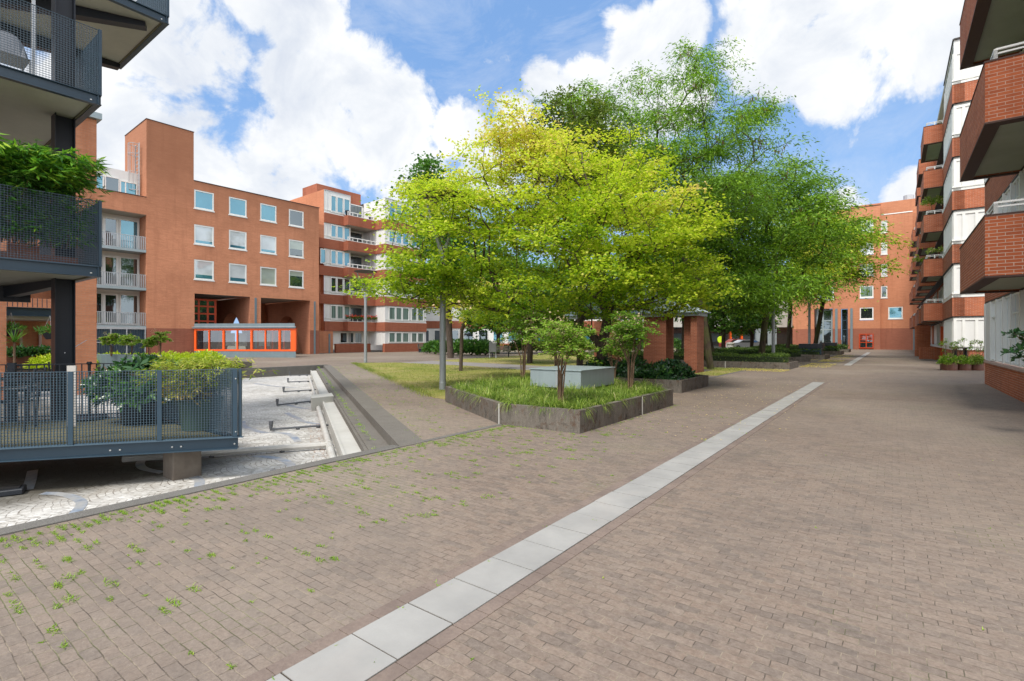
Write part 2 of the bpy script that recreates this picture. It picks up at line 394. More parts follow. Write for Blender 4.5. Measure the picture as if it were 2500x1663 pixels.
# clay pavers in running bond, rows across the square
def paver_mat():
    m, t = newmat('clay pavers'); uv, ob = coords(t)
    wob = t.add('ShaderNodeTexNoise', None, {'Vector': uv, 'Scale': 0.9, 'Detail': 2.0})
    off = t.add('ShaderNodeVectorMath', dict(operation='SCALE'), {0: t.add('ShaderNodeVectorMath', dict(operation='SUBTRACT'), {0: wob.outputs['Color'], 1: (0.5,0.5,0.5)}).outputs[0], 'Scale': 0.022}).outputs[0]
    wob2 = t.add('ShaderNodeTexNoise', None, {'Vector': uv, 'Scale': 9.0, 'Detail': 2.0})
    off2 = t.add('ShaderNodeVectorMath', dict(operation='SCALE'), {0: t.add('ShaderNodeVectorMath', dict(operation='SUBTRACT'), {0: wob2.outputs['Color'], 1: (0.5,0.5,0.5)}).outputs[0], 'Scale': 0.014}).outputs[0]
    p = t.add('ShaderNodeVectorMath', dict(operation='ADD'), {0: uv, 1: off}).outputs[0]
    p = t.add('ShaderNodeVectorMath', dict(operation='ADD'), {0: p, 1: off2}).outputs[0]
    br = t.add('ShaderNodeTexBrick', dict(offset=0.5), {'Vector': p, 'Color1': (0,0,0,1), 'Color2': (1,1,1,1), 'Mortar': (0.5,0.5,0.5,1), 'Scale': 1.0,
               'Mortar Size': 0.0036, 'Mortar Smooth': 0.6, 'Bias': 0.0, 'Brick Width': 0.130, 'Row Height': 0.0640})
    var = t.add('ShaderNodeSeparateColor', None, {0: br.outputs[0]}).outputs[0]
    big = t.noise(ob, 0.35, 4, 0.55); mid = t.noise(ob, 1.8, 5, 0.6); fine = t.noise(ob, 60, 4, 0.65); pat = t.noise(ob, 5.0, 3, 0.5)
    sel = t.math('ADD', t.math('MULTIPLY', var, 0.55), t.math('MULTIPLY', mid, 0.45))
    c = t.ramp(sel, [(0.12, (0.095,0.080,0.070)), (0.30, (0.160,0.122,0.098)), (0.50, (0.205,0.148,0.112)), (0.70, (0.228,0.172,0.134)), (0.95, (0.180,0.150,0.126))])
    c = t.mix(t.maprange(big, 0.35, 0.7, 0, 0.5), c, (0.245,0.205,0.172))
    c = t.mix(t.maprange(pat, 0.50, 0.72, 0, 0.45), c, (0.115,0.098,0.090))
    c = t.mix(t.maprange(fine, 0.36, 0.66, 0, 0.55), c, (0.105,0.080,0.066))
    gr = t.noise(ob, 22, 5, 0.7); c = t.mix(t.maprange(gr, 0.40, 0.66, 0, 0.35), c, (0.31,0.255,0.21))
    tr_ = t.noise(ob, 0.13, 3, 0.6); c = t.mix(t.maprange(tr_, 0.48, 0.66, 0, 0.40), c, (0.31,0.265,0.215))
    dk_ = t.noise(ob, 0.45, 7, 0.72, 0.8); c = t.mix(t.maprange(dk_, 0.50, 0.70, 0, 0.45), c, (0.105,0.088,0.078))
    sp2 = t.noise(ob, 11, 3, 0.5); c = t.mix(t.maprange(sp2, 0.68, 0.74, 0, 0.5), c, (0.055,0.045,0.04))
    spk = t.noise(ob, 150, 2, 0.5); c = t.mix(t.maprange(spk, 0.66, 0.74, 0, 0.6), c, (0.36,0.32,0.28))
    # joints: dark gap, pale sand in places, moss in places
    jn = t.noise(ob, 7.0, 5, 0.7); jn2 = t.noise(ob, 0.55, 5, 0.6)
    jc = t.mix(t.maprange(jn, 0.44, 0.60), (0.090,0.072,0.058,1), (0.25,0.205,0.155))
    # more moss towards the basin and far end (object x is across, -5 at the basin)
    sep = t.add('ShaderNodeSeparateXYZ', None, {0: ob})
    west = t.maprange(sep.outputs[0], -3.5, -6.0, 0.0, 0.07)
    jc = t.mix(t.maprange(t.math('ADD', jn2, west), 0.55, 0.66, 0, 0.8), jc, (0.10,0.13,0.035))
    mossy = t.noise(ob, 0.8, 8, 0.75)
    far = t.math('ADD', west, t.maprange(sep.outputs[1], 18, 45, 0.0, 0.14))
    c = t.mix(br.outputs['Fac'], c, jc)
    c = t.mix(t.maprange(t.math('ADD', mossy, far), 0.66, 0.80, 0, 0.55), c, (0.17,0.175,0.07))
    h = t.math('ADD', t.math('MULTIPLY', br.outputs['Fac'], -1.0), t.math('MULTIPLY', fine, 0.25))
    h = t.math('ADD', h, t.math('MULTIPLY', var, 0.35))
    h = t.math('ADD', h, t.math('MULTIPLY', pat, 0.6))
    finish(t, c, 0.88, h, 0.38, spec=0.25, bdist=0.006); return m
M['paver'] = paver_mat()

def slab_mat():
    m, t = newmat('pale stone slab'); uv, ob = coords(t)
    n = t.noise(ob, 2.0, 6, 0.6); f = t.noise(ob, 120, 4, 0.7)
    c = t.mix(t.maprange(n, 0.35, 0.7), (0.255,0.25,0.238,1), (0.335,0.328,0.31))
    c = t.mix(t.maprange(f, 0.4, 0.7, 0, 0.3), c, (0.28,0.27,0.26))
    w = t.noise(ob, 0.9, 3, 0.6, 1.0); c = t.mix(t.maprange(w, 0.55, 0.75, 0, 0.35), c, (0.34,0.30,0.27))
    finish(t, c, 0.85, f, 0.15, spec=0.25, bdist=0.003); return m
M['slab'] = slab_mat()

def sett_mat():
    """pale basin setts laid in fans"""
    m, t = newmat('pale basin setts'); uv, ob = coords(t)
    sep = t.add('ShaderNodeSeparateXYZ', None, {0: ob})
    # rows bent into arcs by adding a scalloped offset to the row coordinate
    sx_ = t.math('MULTIPLY', sep.outputs[0], 1/0.62); fr = t.math('SUBTRACT', t.math('FRACT', sx_), 0.5)
    arc = t.math('MULTIPLY', t.math('MULTIPLY', fr, fr), -0.45)
    wn = t.noise(ob, 2.2, 4, 0.6)
    yy = t.math('ADD', t.math('ADD', sep.outputs[1], arc), t.math('MULTIPLY', wn, 0.22))
    xx = t.math('ADD', sep.outputs[0], t.math('MULTIPLY', wn, 0.20))
    cb = t.add('ShaderNodeCombineXYZ', None, {0: xx, 1: yy, 2: 0.0})
    br = t.add('ShaderNodeTexBrick', dict(offset=0.5), {'Vector': cb.outputs[0], 'Color1': (0,0,0,1), 'Color2': (1,1,1,1), 'Mortar': (0.5,0.5,0.5,1), 'Scale': 1.0,
               'Mortar Size': 0.006, 'Mortar Smooth': 0.4, 'Brick Width': 0.105, 'Row Height': 0.085})
    var = t.add('ShaderNodeSeparateColor', None, {0: br.outputs[0]}).outputs[0]
    n = t.noise(ob, 0.8, 6, 0.65); f = t.noise(ob, 45, 4, 0.65); s = t.noise(ob, 2.6, 8, 0.75, 0.8)
    c = t.ramp(var, [(0.0, (0.36,0.345,0.32)), (1.0, (0.58,0.57,0.54))])
    c = t.mix(t.maprange(n, 0.4, 0.7, 0, 0.55), c, (0.76,0.75,0.73))
    c = t.mix(t.maprange(f, 0.42, 0.7, 0, 0.35), c, (0.26,0.235,0.20))
    crack = t.noise(ob, 1.6, 8, 0.75, 1.5)
    jf = t.math('MULTIPLY', br.outputs['Fac'], t.maprange(crack, 0.34, 0.56, 0.15, 0.90))
    c = t.mix(jf, c, (0.11,0.09,0.07))
    c = t.mix(t.maprange(s, 0.48, 0.68, 0, 0.60), c, (0.24,0.21,0.17))
    s3 = t.noise(ob, 7.0, 7, 0.75, 1.0); c = t.mix(t.maprange(s3, 0.54, 0.66, 0, 0.5), c, (0.30,0.27,0.23))
    # deck shade painted into the floor colour, along with wet muddy staining
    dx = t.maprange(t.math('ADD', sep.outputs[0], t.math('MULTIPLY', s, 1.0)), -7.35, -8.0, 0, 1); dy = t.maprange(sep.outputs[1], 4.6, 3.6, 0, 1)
    mud_shade = t.math('MULTIPLY', t.math('MULTIPLY', dx, dy), t.maprange(n, 0.25, 0.55, 0.55, 1.0))
    c = t.mix(t.math('MULTIPLY', mud_shade, 0.93), c, (0.055,0.048,0.035))
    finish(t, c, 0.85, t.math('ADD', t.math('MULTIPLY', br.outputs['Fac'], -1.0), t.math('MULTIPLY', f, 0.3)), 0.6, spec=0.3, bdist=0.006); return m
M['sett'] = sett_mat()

def tile_mat():
    m, t = newmat('blue glazed tiles'); uv, ob = coords(t)
    n = t.noise(ob, 14, 4, 0.6); n2 = t.noise(ob, 3.0, 5, 0.6)
    v = t.add('ShaderNodeTexVoronoi', None, {'Vector': ob, 'Scale': 9.0})
    c = t.mix(t.maprange(n, 0.35, 0.65), (0.13,0.17,0.24,1), (0.28,0.33,0.40))
    c = t.mix(t.maprange(n2, 0.38, 0.62, 0, 0.8), c, (0.38,0.37,0.35))
    finish(t, c, 0.45, n, 0.2); return m
M['tile'] = tile_mat()

def lawn_mat():
    m, t = newmat('dry lawn turf'); uv, ob = coords(t)
    n = t.noise(ob, 0.32, 6, 0.65, 0.5); f = t.noise(ob, 16, 6, 0.75); g = t.noise(ob, 1.4, 5, 0.65)
    c = t.ramp(n, [(0.34, (0.16,0.20,0.035)), (0.46, (0.30,0.28,0.08)), (0.62, (0.40,0.31,0.15)), (0.75, (0.43,0.29,0.17))])
    c = t.mix(t.maprange(g, 0.45, 0.7, 0, 0.55), c, (0.20,0.23,0.05))
    c = t.mix(t.maprange(f, 0.36, 0.66, 0, 0.6), c, (0.09,0.10,0.025))
    finish(t, c, 0.95, f, 0.6, spec=0.1, bdist=0.03); return m
M['lawn'] = lawn_mat()
def litter_mat():
    m, t = newmat('fallen honey locust leaves'); uv, ob = coords(t)
    f = t.noise(ob, 28, 5, 0.7)
    c = t.ramp(f, [(0.35, (0.30,0.13,0.02)), (0.55, (0.52,0.27,0.04)), (0.7, (0.60,0.38,0.09))])
    finish(t, c, 0.9, f, 0.4); return m
M['litter'] = litter_mat()

def leaf_mat(name, stops, trans=0.45, rough=0.5, spec=0.35):
    m, t = newmat(name)
    at_ = t.add('ShaderNodeAttribute', dict(attribute_name='var', attribute_type='GEOMETRY'))
    c = t.ramp(at_.outputs['Fac'], stops)
    b = t.add('ShaderNodeBsdfPrincipled', None, {'Base Color': c, 'Roughness': rough, 'Specular IOR Level': spec})
    tr = t.add('ShaderNodeBsdfTranslucent', None, {'Color': t.mix(0.5, c, t.mix(1.0, c, (1.0, 1.25, 0.35, 1), 'MULTIPLY'))})
    mx = t.add('ShaderNodeMixShader', None, {0: trans, 1: b.outputs[0], 2: tr.outputs[0]})
    t.add('ShaderNodeOutputMaterial', None, {'Surface': mx.outputs[0]}); return m
M['leaf_yellow'] = leaf_mat('yellow green leaves', [(0.0,(0.14,0.27,0.015)), (0.18,(0.33,0.45,0.025)), (0.40,(0.57,0.65,0.045)), (0.62,(0.72,0.68,0.11)), (0.82,(0.72,0.53,0.19)), (1.0,(0.80,0.62,0.38))], 0.52)
M['leaf_locust'] = leaf_mat('honey locust leaves', [(0.0,(0.09,0.18,0.018)), (0.35,(0.19,0.36,0.025)), (0.65,(0.31,0.50,0.03)), (0.88,(0.50,0.60,0.035)), (1.0,(0.60,0.60,0.06))], 0.32)
M['leaf_dark'] = leaf_mat('dark green leaves', [(0.0,(0.035,0.09,0.02)), (0.5,(0.075,0.185,0.03)), (0.85,(0.14,0.29,0.04)), (1.0,(0.28,0.40,0.06))], 0.4)
M['leaf_olive'] = leaf_mat('olive green leaves', [(0.0,(0.07,0.125,0.015)), (0.5,(0.13,0.19,0.02)), (0.85,(0.24,0.26,0.03)), (1.0,(0.42,0.34,0.05))], 0.4)
M['leaf_bamboo'] = leaf_mat('bamboo leaves', [(0.0,(0.03,0.09,0.02)), (0.45,(0.065,0.20,0.03)), (0.8,(0.17,0.38,0.035)), (1.0,(0.40,0.55,0.06))], 0.35, 0.35, 0.5)
M['leaf_drybamboo'] = leaf_mat('yellowing bamboo leaves', [(0.0,(0.12,0.17,0.02)), (0.4,(0.30,0.38,0.04)), (0.7,(0.50,0.50,0.08)), (1.0,(0.55,0.38,0.18))], 0.4)
M['leaf_laurel'] = leaf_mat('glossy laurel leaves', [(0.0,(0.015,0.05,0.02)), (0.5,(0.035,0.11,0.03)), (0.85,(0.10,0.23,0.045)), (1.0,(0.22,0.36,0.07))], 0.25, 0.28, 0.6)
M['leaf_nandina'] = leaf_mat('fresh feathery leaves', [(0.0,(0.07,0.14,0.02)), (0.4,(0.17,0.32,0.03)), (0.75,(0.34,0.47,0.06)), (0.9,(0.55,0.44,0.25)), (1.0,(0.66,0.50,0.34))], 0.45)
M['blade'] = leaf_mat('lilyturf blades', [(0.0,(0.07,0.12,0.02)), (0.5,(0.20,0.31,0.045)), (0.8,(0.36,0.44,0.09)), (1.0,(0.55,0.50,0.25))], 0.4)
M['weed'] = leaf_mat('weed blades', [(0.0,(0.09,0.19,0.02)), (0.5,(0.22,0.37,0.03)), (1.0,(0.45,0.52,0.09))], 0.4)
M['grass'] = leaf_mat('lawn blades', [(0.0,(0.10,0.17,0.025)), (0.5,(0.26,0.30,0.06)), (1.0,(0.50,0.42,0.20))], 0.4)
M['hedge'] = leaf_mat('box hedge leaves', [(0.0,(0.03,0.06,0.012)), (0.5,(0.075,0.135,0.02)), (0.85,(0.16,0.23,0.03)), (1.0,(0.34,0.36,0.07))], 0.3)
M['hedge_lime'] = leaf_mat('lime green shrub leaves', [(0.0,(0.20,0.32,0.015)), (0.5,(0.44,0.56,0.02)), (1.0,(0.66,0.68,0.06))], 0.4)
M['pod'] = leaf_mat('seed pods', [(0.0,(0.07,0.028,0.014)), (1.0,(0.16,0.075,0.035))], 0.1)

def bark_mat(name, c, moss=0.0):
    m, t = newmat(name); uv, ob = coords(t)
    mp = t.add('ShaderNodeMapping', None, {'Vector': ob, 'Scale': (12, 12, 2.2)}); n = t.noise(mp.outputs[0], 1.5, 7, 0.7)
    cc = t.mix(t.maprange(n, 0.35, 0.65), mul(c, 0.4), c)
    g = t.noise(ob, 1.2, 4, 0.6); cc = t.mix(t.maprange(g, 0.4, 0.65, 0, moss), cc, (0.075,0.095,0.02))
    finish(t, cc, 0.9, n, 0.8, spec=0.15, bdist=0.02); return m
M['bark'] = bark_mat('grey brown bark', (0.125,0.095,0.075)); M['bark_moss'] = bark_mat('mossy bark', (0.10,0.075,0.055), 0.75)
M['stem'] = bark_mat('thin brown stem', (0.24,0.155,0.10))

def glass_mat(name, body, refl=0.35, tint=(0.75,0.88,0.95), curtain=False, tree=0.0):
    """opaque-looking window: what stands behind it is the body colour, over it the glass mirrors the square"""
    m, t = newmat(name); uv, ob = coords(t)
    c = (*body, 1)
    if curtain:
        mp = t.add('ShaderNodeMapping', None, {'Vector': uv, 'Scale': (14, 0.15, 1)}); n = t.noise(mp.outputs[0], 1.0, 3, 0.6)
        c = t.mix(t.maprange(n, 0.42, 0.6), mul(body, 0.45), body)
    else:
        n = t.noise(uv, 0.8, 3, 0.5); c = t.mix(t.maprange(n, 0.4, 0.65, 0, 0.5), c, mul(body, 0.6))
    d = t.add('ShaderNodeBsdfDiffuse', None, {'Color': c if isinstance(c, bpy.types.NodeSocket) else c})
    g = t.add('ShaderNodeBsdfGlossy', None, {'Color': (*tint, 1), 'Roughness': 0.02})
    wv = t.noise(ob, 0.7, 2, 0.5); bn = t.add('ShaderNodeBump', None, {'Height': wv, 'Strength': 0.06, 'Distance': 0.05}); t.l.new(bn.outputs[0], g.inputs['Normal'])
    fr = t.add('ShaderNodeFresnel', None, {'IOR': 1.5}).outputs[0]
    f = t.math('ADD', t.math('MULTIPLY', fr, 1.0), refl, True)
    mx = t.add('ShaderNodeMixShader', None, {0: f, 1: d.outputs[0], 2: g.outputs[0]})
    t.add('ShaderNodeOutputMaterial', None, {'Surface': mx.outputs[0]}); return m
M['glass_dark'] = glass_mat('dark window glass', (0.018,0.024,0.026), 0.16)
M['glass_sky'] = glass_mat('sky tinted window glass', (0.05,0.16,0.22), 0.22, (0.45,0.80,0.95))
M['glass_blind'] = glass_mat('glass over white blind', (0.58,0.62,0.63), 0.10)
M['glass_blindlow'] = glass_mat('glass over pale green blind', (0.38,0.43,0.36), 0.10)
M['glass_curtain'] = glass_mat('glass over net curtain', (0.22,0.31,0.27), 0.10, curtain=True)
def clear_glass():
    m, t = newmat('clear glazing'); 
    g = t.add('ShaderNodeBsdfGlossy', None, {'Color': (0.9,0.95,1,1), 'Roughness': 0.01}); tr = t.add('ShaderNodeBsdfTransparent', None, {'Color': (0.80,0.86,0.85,1)})
    fr = t.add('ShaderNodeFresnel', None, {'IOR': 1.45}).outputs[0]
    mx = t.add('ShaderNodeMixShader', None, {0: t.math('ADD', fr, 0.14, True), 1: tr.outputs[0], 2: g.outputs[0]})
    t.add('ShaderNodeOutputMaterial', None, {'Surface': mx.outputs[0]}); return m
M['glass_clear'] = clear_glass()
# ------------------------------------------------------------------ ground, basin, paving
GX = -5.42                                  # basin rim line
E = Vector((-0.8628, 0.5056)); Mn = Vector((-0.5056, -0.8628)); P0 = Vector((GX, 4.68)); XF = -25.5
def dpt(o, x):                              # point on the diagonal at inward offset o, at grid coordinate x
    s = (P0.x + Mn.x*o - x)/0.8628
    q = P0 + Mn*o + E*s; return (q.x, q.y)
mb = MB()
d0, d1 = dpt(0, GX), dpt(0, XF)
gpoly = [[(GX,-200),(300,-200),(300,700),(GX,700)], [d0,(GX,700),(-300,700),(-300,d1[1]),d1], [(-300,-200),(XF,-200),(XF,d1[1]),(-300,d1[1])], [(XF,-200),(GX,-200),(GX,-14),(XF,-14)]]
for pl in gpoly: mb.quad(*[(x, y, 0.0) for x, y in pl])
solo('ground', mb, M['paver'], 'brown clay paver square in running bond', 'ground', th=TD, kind='structure')
mb = MB(); mb.quad((XF,-14,-0.45),(GX,-14,-0.45),(GX,8,-0.45),(XF,20,-0.45))
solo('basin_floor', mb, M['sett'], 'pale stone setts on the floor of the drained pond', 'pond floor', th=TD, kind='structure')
mb = MB()
mb.box(GX-0.19, GX, -14, d0[1]+0.02, -0.6, 0.012)               # near rim
mb.box(XF-0.3, XF, -14, d1[1]+0.3, -0.6, 0.03)                   # far rim stands proud
solo('basin_rim', mb, M['kerb'], 'grey exposed aggregate rim round the drained pond', 'rim', th=TD, kind='structure')
mb = MB()
def strip(mb, o0, o1, z0, z1, xa=GX-0.191, xb=XF):
    return mb.prism([dpt(o0, xa), dpt(o1, xa), dpt(o1, xb), dpt(o0, xb)], z0, z1)
strip(mb, -0.39, 0.0, -0.6, 0.008, GX+0.0)
strip(mb, 0.001, 0.335, -0.6, -0.15)
strip(mb, 0.337, 0.385, -0.6, -0.165)
solo('basin_steps', mb, M['tread'], 'long weathered concrete steps down to the drained pond', 'steps', th=TD, kind='structure')
mb = MB(); strip(mb, 0.387, 0.64, -0.6, -0.26); strip(mb, 0.642, 0.685, -0.6, -0.225)
x_ = -12.5; a = dpt(0.387, x_); b_ = dpt(0.97, x_); c_ = dpt(0.97, x_-0.75); d_ = dpt(0.387, x_-0.75)
mb.prism([a, b_, c_, d_], -0.5, -0.10)
solo('basin_ledge', mb, M['conc_light'], 'light concrete ledge with a block beside the pond pipes', 'ledge', th=TD, kind='structure')
mb = MB(); mb.box(GX-0.10, GX, d0[1]+0.45, 6.98, -0.1, 0.006); mb.box(-5.62, -5.50, 17.0, 26.4, -0.1, 0.006)
solo('kerb_strip', mb, M['kerb'], 'narrow flush kerb between the pond corner and the planter', 'kerb', th=TD, kind='structure')
# blue tile arcs in the basin floor
def tile_arc(pxs, w):
    pts = [Vector(gnd(px, py, -0.445, TD)) for px, py in pxs]
    q = []
    for k in range(len(pts)-1):
        for s in range(4):
            u = s/4; p0 = pts[max(k-1,0)]; p1 = pts[k]; p2 = pts[k+1]; p3 = pts[min(k+2, len(pts)-1)]
            q.append(0.5*((2*p1)+(p2-p0)*u+(2*p0-5*p1+4*p2-p3)*u*u+(3*p1-p0-3*p2+p3)*u**3))
    q.append(pts[-1]); mbx = MB()
    for k in range(len(q)-1):
        d = (q[k+1]-q[k]).normalized(); n0 = (q[min(k+1,len(q)-1)]-q[max(k-1,0)]).normalized(); n1 = (q[min(k+2,len(q)-1)]-q[k]).normalized()
        a0 = Vector((-n0.y, n0.x))*w/2; a1 = Vector((-n1.y, n1.x))*w/2
        mbx.quad((*(q[k]-a0), -0.446), (*(q[k+1]-a1), -0.446), (*(q[k+1]+a1), -0.446), (*(q[k]+a0), -0.446))
    return mbx
ARCS = [([(103,1204),(140,1205),(172,1211),(196,1222),(199,1231),(190,1244),(172,1262)], .11),
        ([(452,1158),(471.6,1164),(486,1172),(487,1183),(484,1196)], .12),
        ([(592,1028),(596,1040),(635,1054),(672,1055.5),(702,1059),(718,1067),(728,1078)], .13),
        ([(700,1008),(724,1020),(745,1030),(790,1036)], .13), ([(620,1112),(672,1118),(699,1126),(712,1138),(713,1150)], .13),
        ([(352,1120),(342,1131),(352,1144),(399,1154)], .12), ([(690,985),(735,996),(800,1000)], .12), ([(80,1148),(74,1175),(66,1196)], .12),
        ([(620,936),(680,944),(720,946)], .15)]
mb = MB()
for k, (pp, w) in enumerate(ARCS):
    m2 = tile_arc(pp, w); i = len(mb.v); mb.v += m2.v; mb.f += [tuple(i+j for j in f) for f in m2.f]
solo('tile_inlay', mb, M['tile'], 'curved blue glazed tile lines set in the pond floor', 'tile inlay', th=TD, kind='structure')
# slab band
mb = MB()
for (ya, yb) in ((-3.0, 20.35), (34.0, 68.0)): mb.quad((-2.20,ya,0.0025),(-1.83,ya,0.0025),(-1.83,yb,0.0025),(-2.20,yb,0.0025))
solo('joint_fill', mb, M['soil'], 'dark earth in the joints of the slab band', 'joint', th=TD, kind='structure')
mb = MB(); g = 0.009; random.seed(3)
for (ya, yb) in ((-3.0, 20.35), (34.0, 68.0)):
    y = ya + (0.09 if ya < 0 else 0)
    while y + 0.372 <= yb:
        jx = random.uniform(-.003, .003); z = 0.006+random.uniform(0, .003)
        mb.box(-2.19+jx, -1.845+jx, y, y+0.374-g, -0.03, z); y += 0.374
solo('stone_band', mb, M['slab'], 'band of pale grey stone slabs crossing the square', 'paving band', th=TD, kind='structure')
mb = MB()
for (ya, yb) in ((-3.0, 20.35), (34.0, 68.0)):
    for xx in (-2.283, -1.838):
        y = ya
        while y < yb: mb.box(xx, xx+0.089, y, y+0.185, -0.03, 0.0035+random.uniform(0,.0015)); y += 0.19
m_, t_ = newmat('edge pavers'); uv_, ob_ = coords(t_); n_ = t_.noise(ob_, 50, 5, .65); n2_ = t_.noise(ob_, 3, 4, .6)
finish(t_, t_.mix(t_.maprange(n_, .35, .7, 0, .5), t_.mix(t_.maprange(n2_, .35, .65), (0.165,0.128,0.108,1), (0.225,0.175,0.145)), (0.12,.09,.08)), .9, n_, .3, spec=.2)
solo('edge_pavers', mb, m_, 'single course of clay pavers along both sides of the slab band', 'paving edge', th=TD, kind='structure')
# lawns and path
L1 = [(-9.35,9.15),(-26.4,19.1),(-24.6,21.0),(-19,20.9),(-14.8,19.9),(-11.5,19.2),(-8.7,18.0),(-8.6,9.0)]
L2 = [(-24.8,24.3),(-19,23.9),(-13.4,22.9),(-13.3,31.8),(-8.2,31.8),(-8.2,50),(-28,50)]
L3 = [(-6.75,20.9),(-5.65,21.4),(-5.65,26.2),(-4.3,27.2),(-9.2,27.3),(-6.75,25)]
mb = MB()
for L in (L1, L2, L3): mb.prism(L, -0.05, 0.012)
solo('lawn', mb, M['lawn'], 'dry patchy lawn beside the path', 'lawn', th=TD, kind='structure')
mb = MB(); mb.prism([(-24.6,21.05),(-19,20.95),(-14.8,19.95),(-11.5,19.25),(-8.7,18.05),(-8.5,22.4),(-13.4,22.85),(-19,23.85),(-24.8,24.25)], -0.05, 0.006)
solo('path', mb, M['asphalt'], 'grey path curving between the two lawns', 'path', th=TD, kind='structure')

# ------------------------------------------------------------------ building pieces
SMALL = []
def window(T, F, u0, u1, z0, z1, glass='glass_dark', d=0.09, fw=0.07, muls=(), trans=(), frame='white', sill=0.0, parent=None, name='window', tilt=None):
    """one window: frame with its pane (and sill)"""
    mb = MB()
    F.box(mb, u0, u1, d-0.05, d+0.02, z0, z0+fw); F.box(mb, u0, u1, d-0.05, d+0.02, z1-fw, z1)
    F.box(mb, u0, u0+fw, d-0.049, d+0.02, z0+fw, z1-fw); F.box(mb, u1-fw, u1, d-0.049, d+0.02, z0+fw, z1-fw)
    for u in muls: F.box(mb, u-fw*0.45, u+fw*0.45, d-0.045, d+0.018, z0+fw, z1-fw)
    for z in trans: F.box(mb, u0+fw, u1-fw, d-0.043, d+0.017, z-fw*0.4, z+fw*0.4)
    w = T.part(name, mb, M[frame], parent)
    p = MB(); p.quad(F.p(u0+fw*.5, d, z0+fw*.5), F.p(u1-fw*.5, d, z0+fw*.5), F.p(u1-fw*.5, d, z1-fw*.5), F.p(u0+fw*.5, d, z1-fw*.5))
    T.part('pane', p, M[glass], w)
    if sill:
        s = MB(); F.box(s, u0-0.05, u1+0.05, -sill, d-0.03, z0-0.09, z0-0.002); T.part('sill', s, M['white'], w)
    return w

# ================================================================== building A: tower block at the left, orange brick
TH = TA; XA = 50*((778.7-1250)/FOC*cos(TA)-sin(TA))
yy = lambda px: onx(px, XA, TA)[0]
zz = lambda px, py: onxz(px, py, XA, TA)[1]
FA = Face('x', XA, +1)
yL, yT0, yT1, yR = yy(205), yy(357.6), yy(473), yy(778.7)
zRoof, zTow, zPar, zBase = zz(473, 441.5), zz(358, 290.7), zz(357, 482), zz(473, 802.7)
A = Thing('brick_block', 'orange brick block with a tall blank stair tower and twelve square windows', 'apartment block', (XA, yT1, 0), TA)
cols = [(473.8,522.5),(558.9,602.4),(635.2,675.1),(705.2,741.5)]
rows = [(461.9,510.8),(546.9,598),(632.7,684.5)]
zr = [(zz(473.8, b), zz(473.8, a)) for a, b in rows]
wins = [(yy(a), yy(b), z0, z1) for (a, b) in cols for (z0, z1) in zr]
zOp = zz(474.3, 716.5)
ops = [(yy(475), yy(610.4), -0.1, zOp, 0.02), (yy(637), yy(757), -0.1, zOp, 0.02)]
rec_z = [(zz(357,610.5), zz(357,526)), (zz(357,703), zz(357,618.5)), (zz(357,795.6), zz(357,709.5)), (0.0, zz(357,799))]
XR = ony(341, yT0, TA)[0]; RD = XA-XR
mb = MB()
wall(mb, FA, yL, yT0, rec_z[0][1], zPar)                                  # band over the recess
wall(mb, FA, yT0, yT1, zBase, zTow)
sl = [yy(621.4), yy(626.5), yy(766.2), yy(770)]
wall(mb, FA, yT1, yR, zBase, zRoof, [(*w_, 0.12) for w_ in wins] + ops)
FS = Face('y', yT0, -1); XB_ = ony(305, yT0, TA)[0]
wall(mb, Face('y', yT0, -1), XB_, XA, zRoof-3, zTow); wall(mb, Face('y', yT0, -1), XR-1, XA, zBase, zPar)
mb.quad((XA,yT1,zRoof),(XB_,yT1,zRoof),(XB_,yT1,zTow),(XA,yT1,zTow)); mb.quad((XB_,yT0,zRoof),(XB_,yT1,zRoof),(XB_,yT1,zTow),(XB_,yT0,zTow))
mb.quad((XA,yT0,zTow),(XA,yT1,zTow),(XB_,yT1,zTow),(XB_,yT0,zTow))
mb.quad((XA,yT1,zRoof),(XA,yR,zRoof),(XA-12,yR,zRoof),(XA-12,yT1,zRoof))
mb.quad((XA,yR,0),(XA-12,yR,0),(XA-12,yR,zRoof),(XA,yR,zRoof))
wall(mb, Face('x', XA-12, -1), yT1, yR, zOp+0.2, zRoof); mb.quad((XA,yL,0),(XA-12,yL,0),(XA-12,yL,zPar),(XA,yL,zPar)); mb.quad((XA,yL,zPar),(XA-12,yL,zPar),(XA-12,yT0,zPar),(XA,yT0,zPar))
A.part('wall', mb, M['brick_tower'])
mb = MB(); wall(mb, FA, yT0, yT1, -0.1, zBase); wall(mb, FA, yT1, yR, -0.1, zBase, ops)
wall(mb, Face('y', yT0, -1), XR-1, XA, -0.1, zBase)
A.part('base_wall', mb, M['brick_darkbase'])
mb = MB(); Face('x', XA, 1).box(mb, yT1, yR+0.05, -0.03, 0.3, zRoof, zRoof+0.07); FA.box(mb, yT0-0.03, yT1+0.03, -0.03, 0.3, zTow, zTow+0.06)
Face('y', yT0, -1).box(mb, XB_, XA-0.3, -0.03, 0.25, zTow, zTow+0.06); FA.box(mb, yL, yT0, -0.03, 0.3, zPar, zPar+0.05)
A.part('coping', mb, M['stripe'])
gl = ['glass_sky','glass_blind','glass_blind', 'glass_sky','glass_blind','glass_blind', 'glass_sky','glass_blind','glass_blindlow', 'glass_dark','glass_blindlow','glass_dark']
gg = ['glass_sky','glass_blind','glass_blind']
k = 0
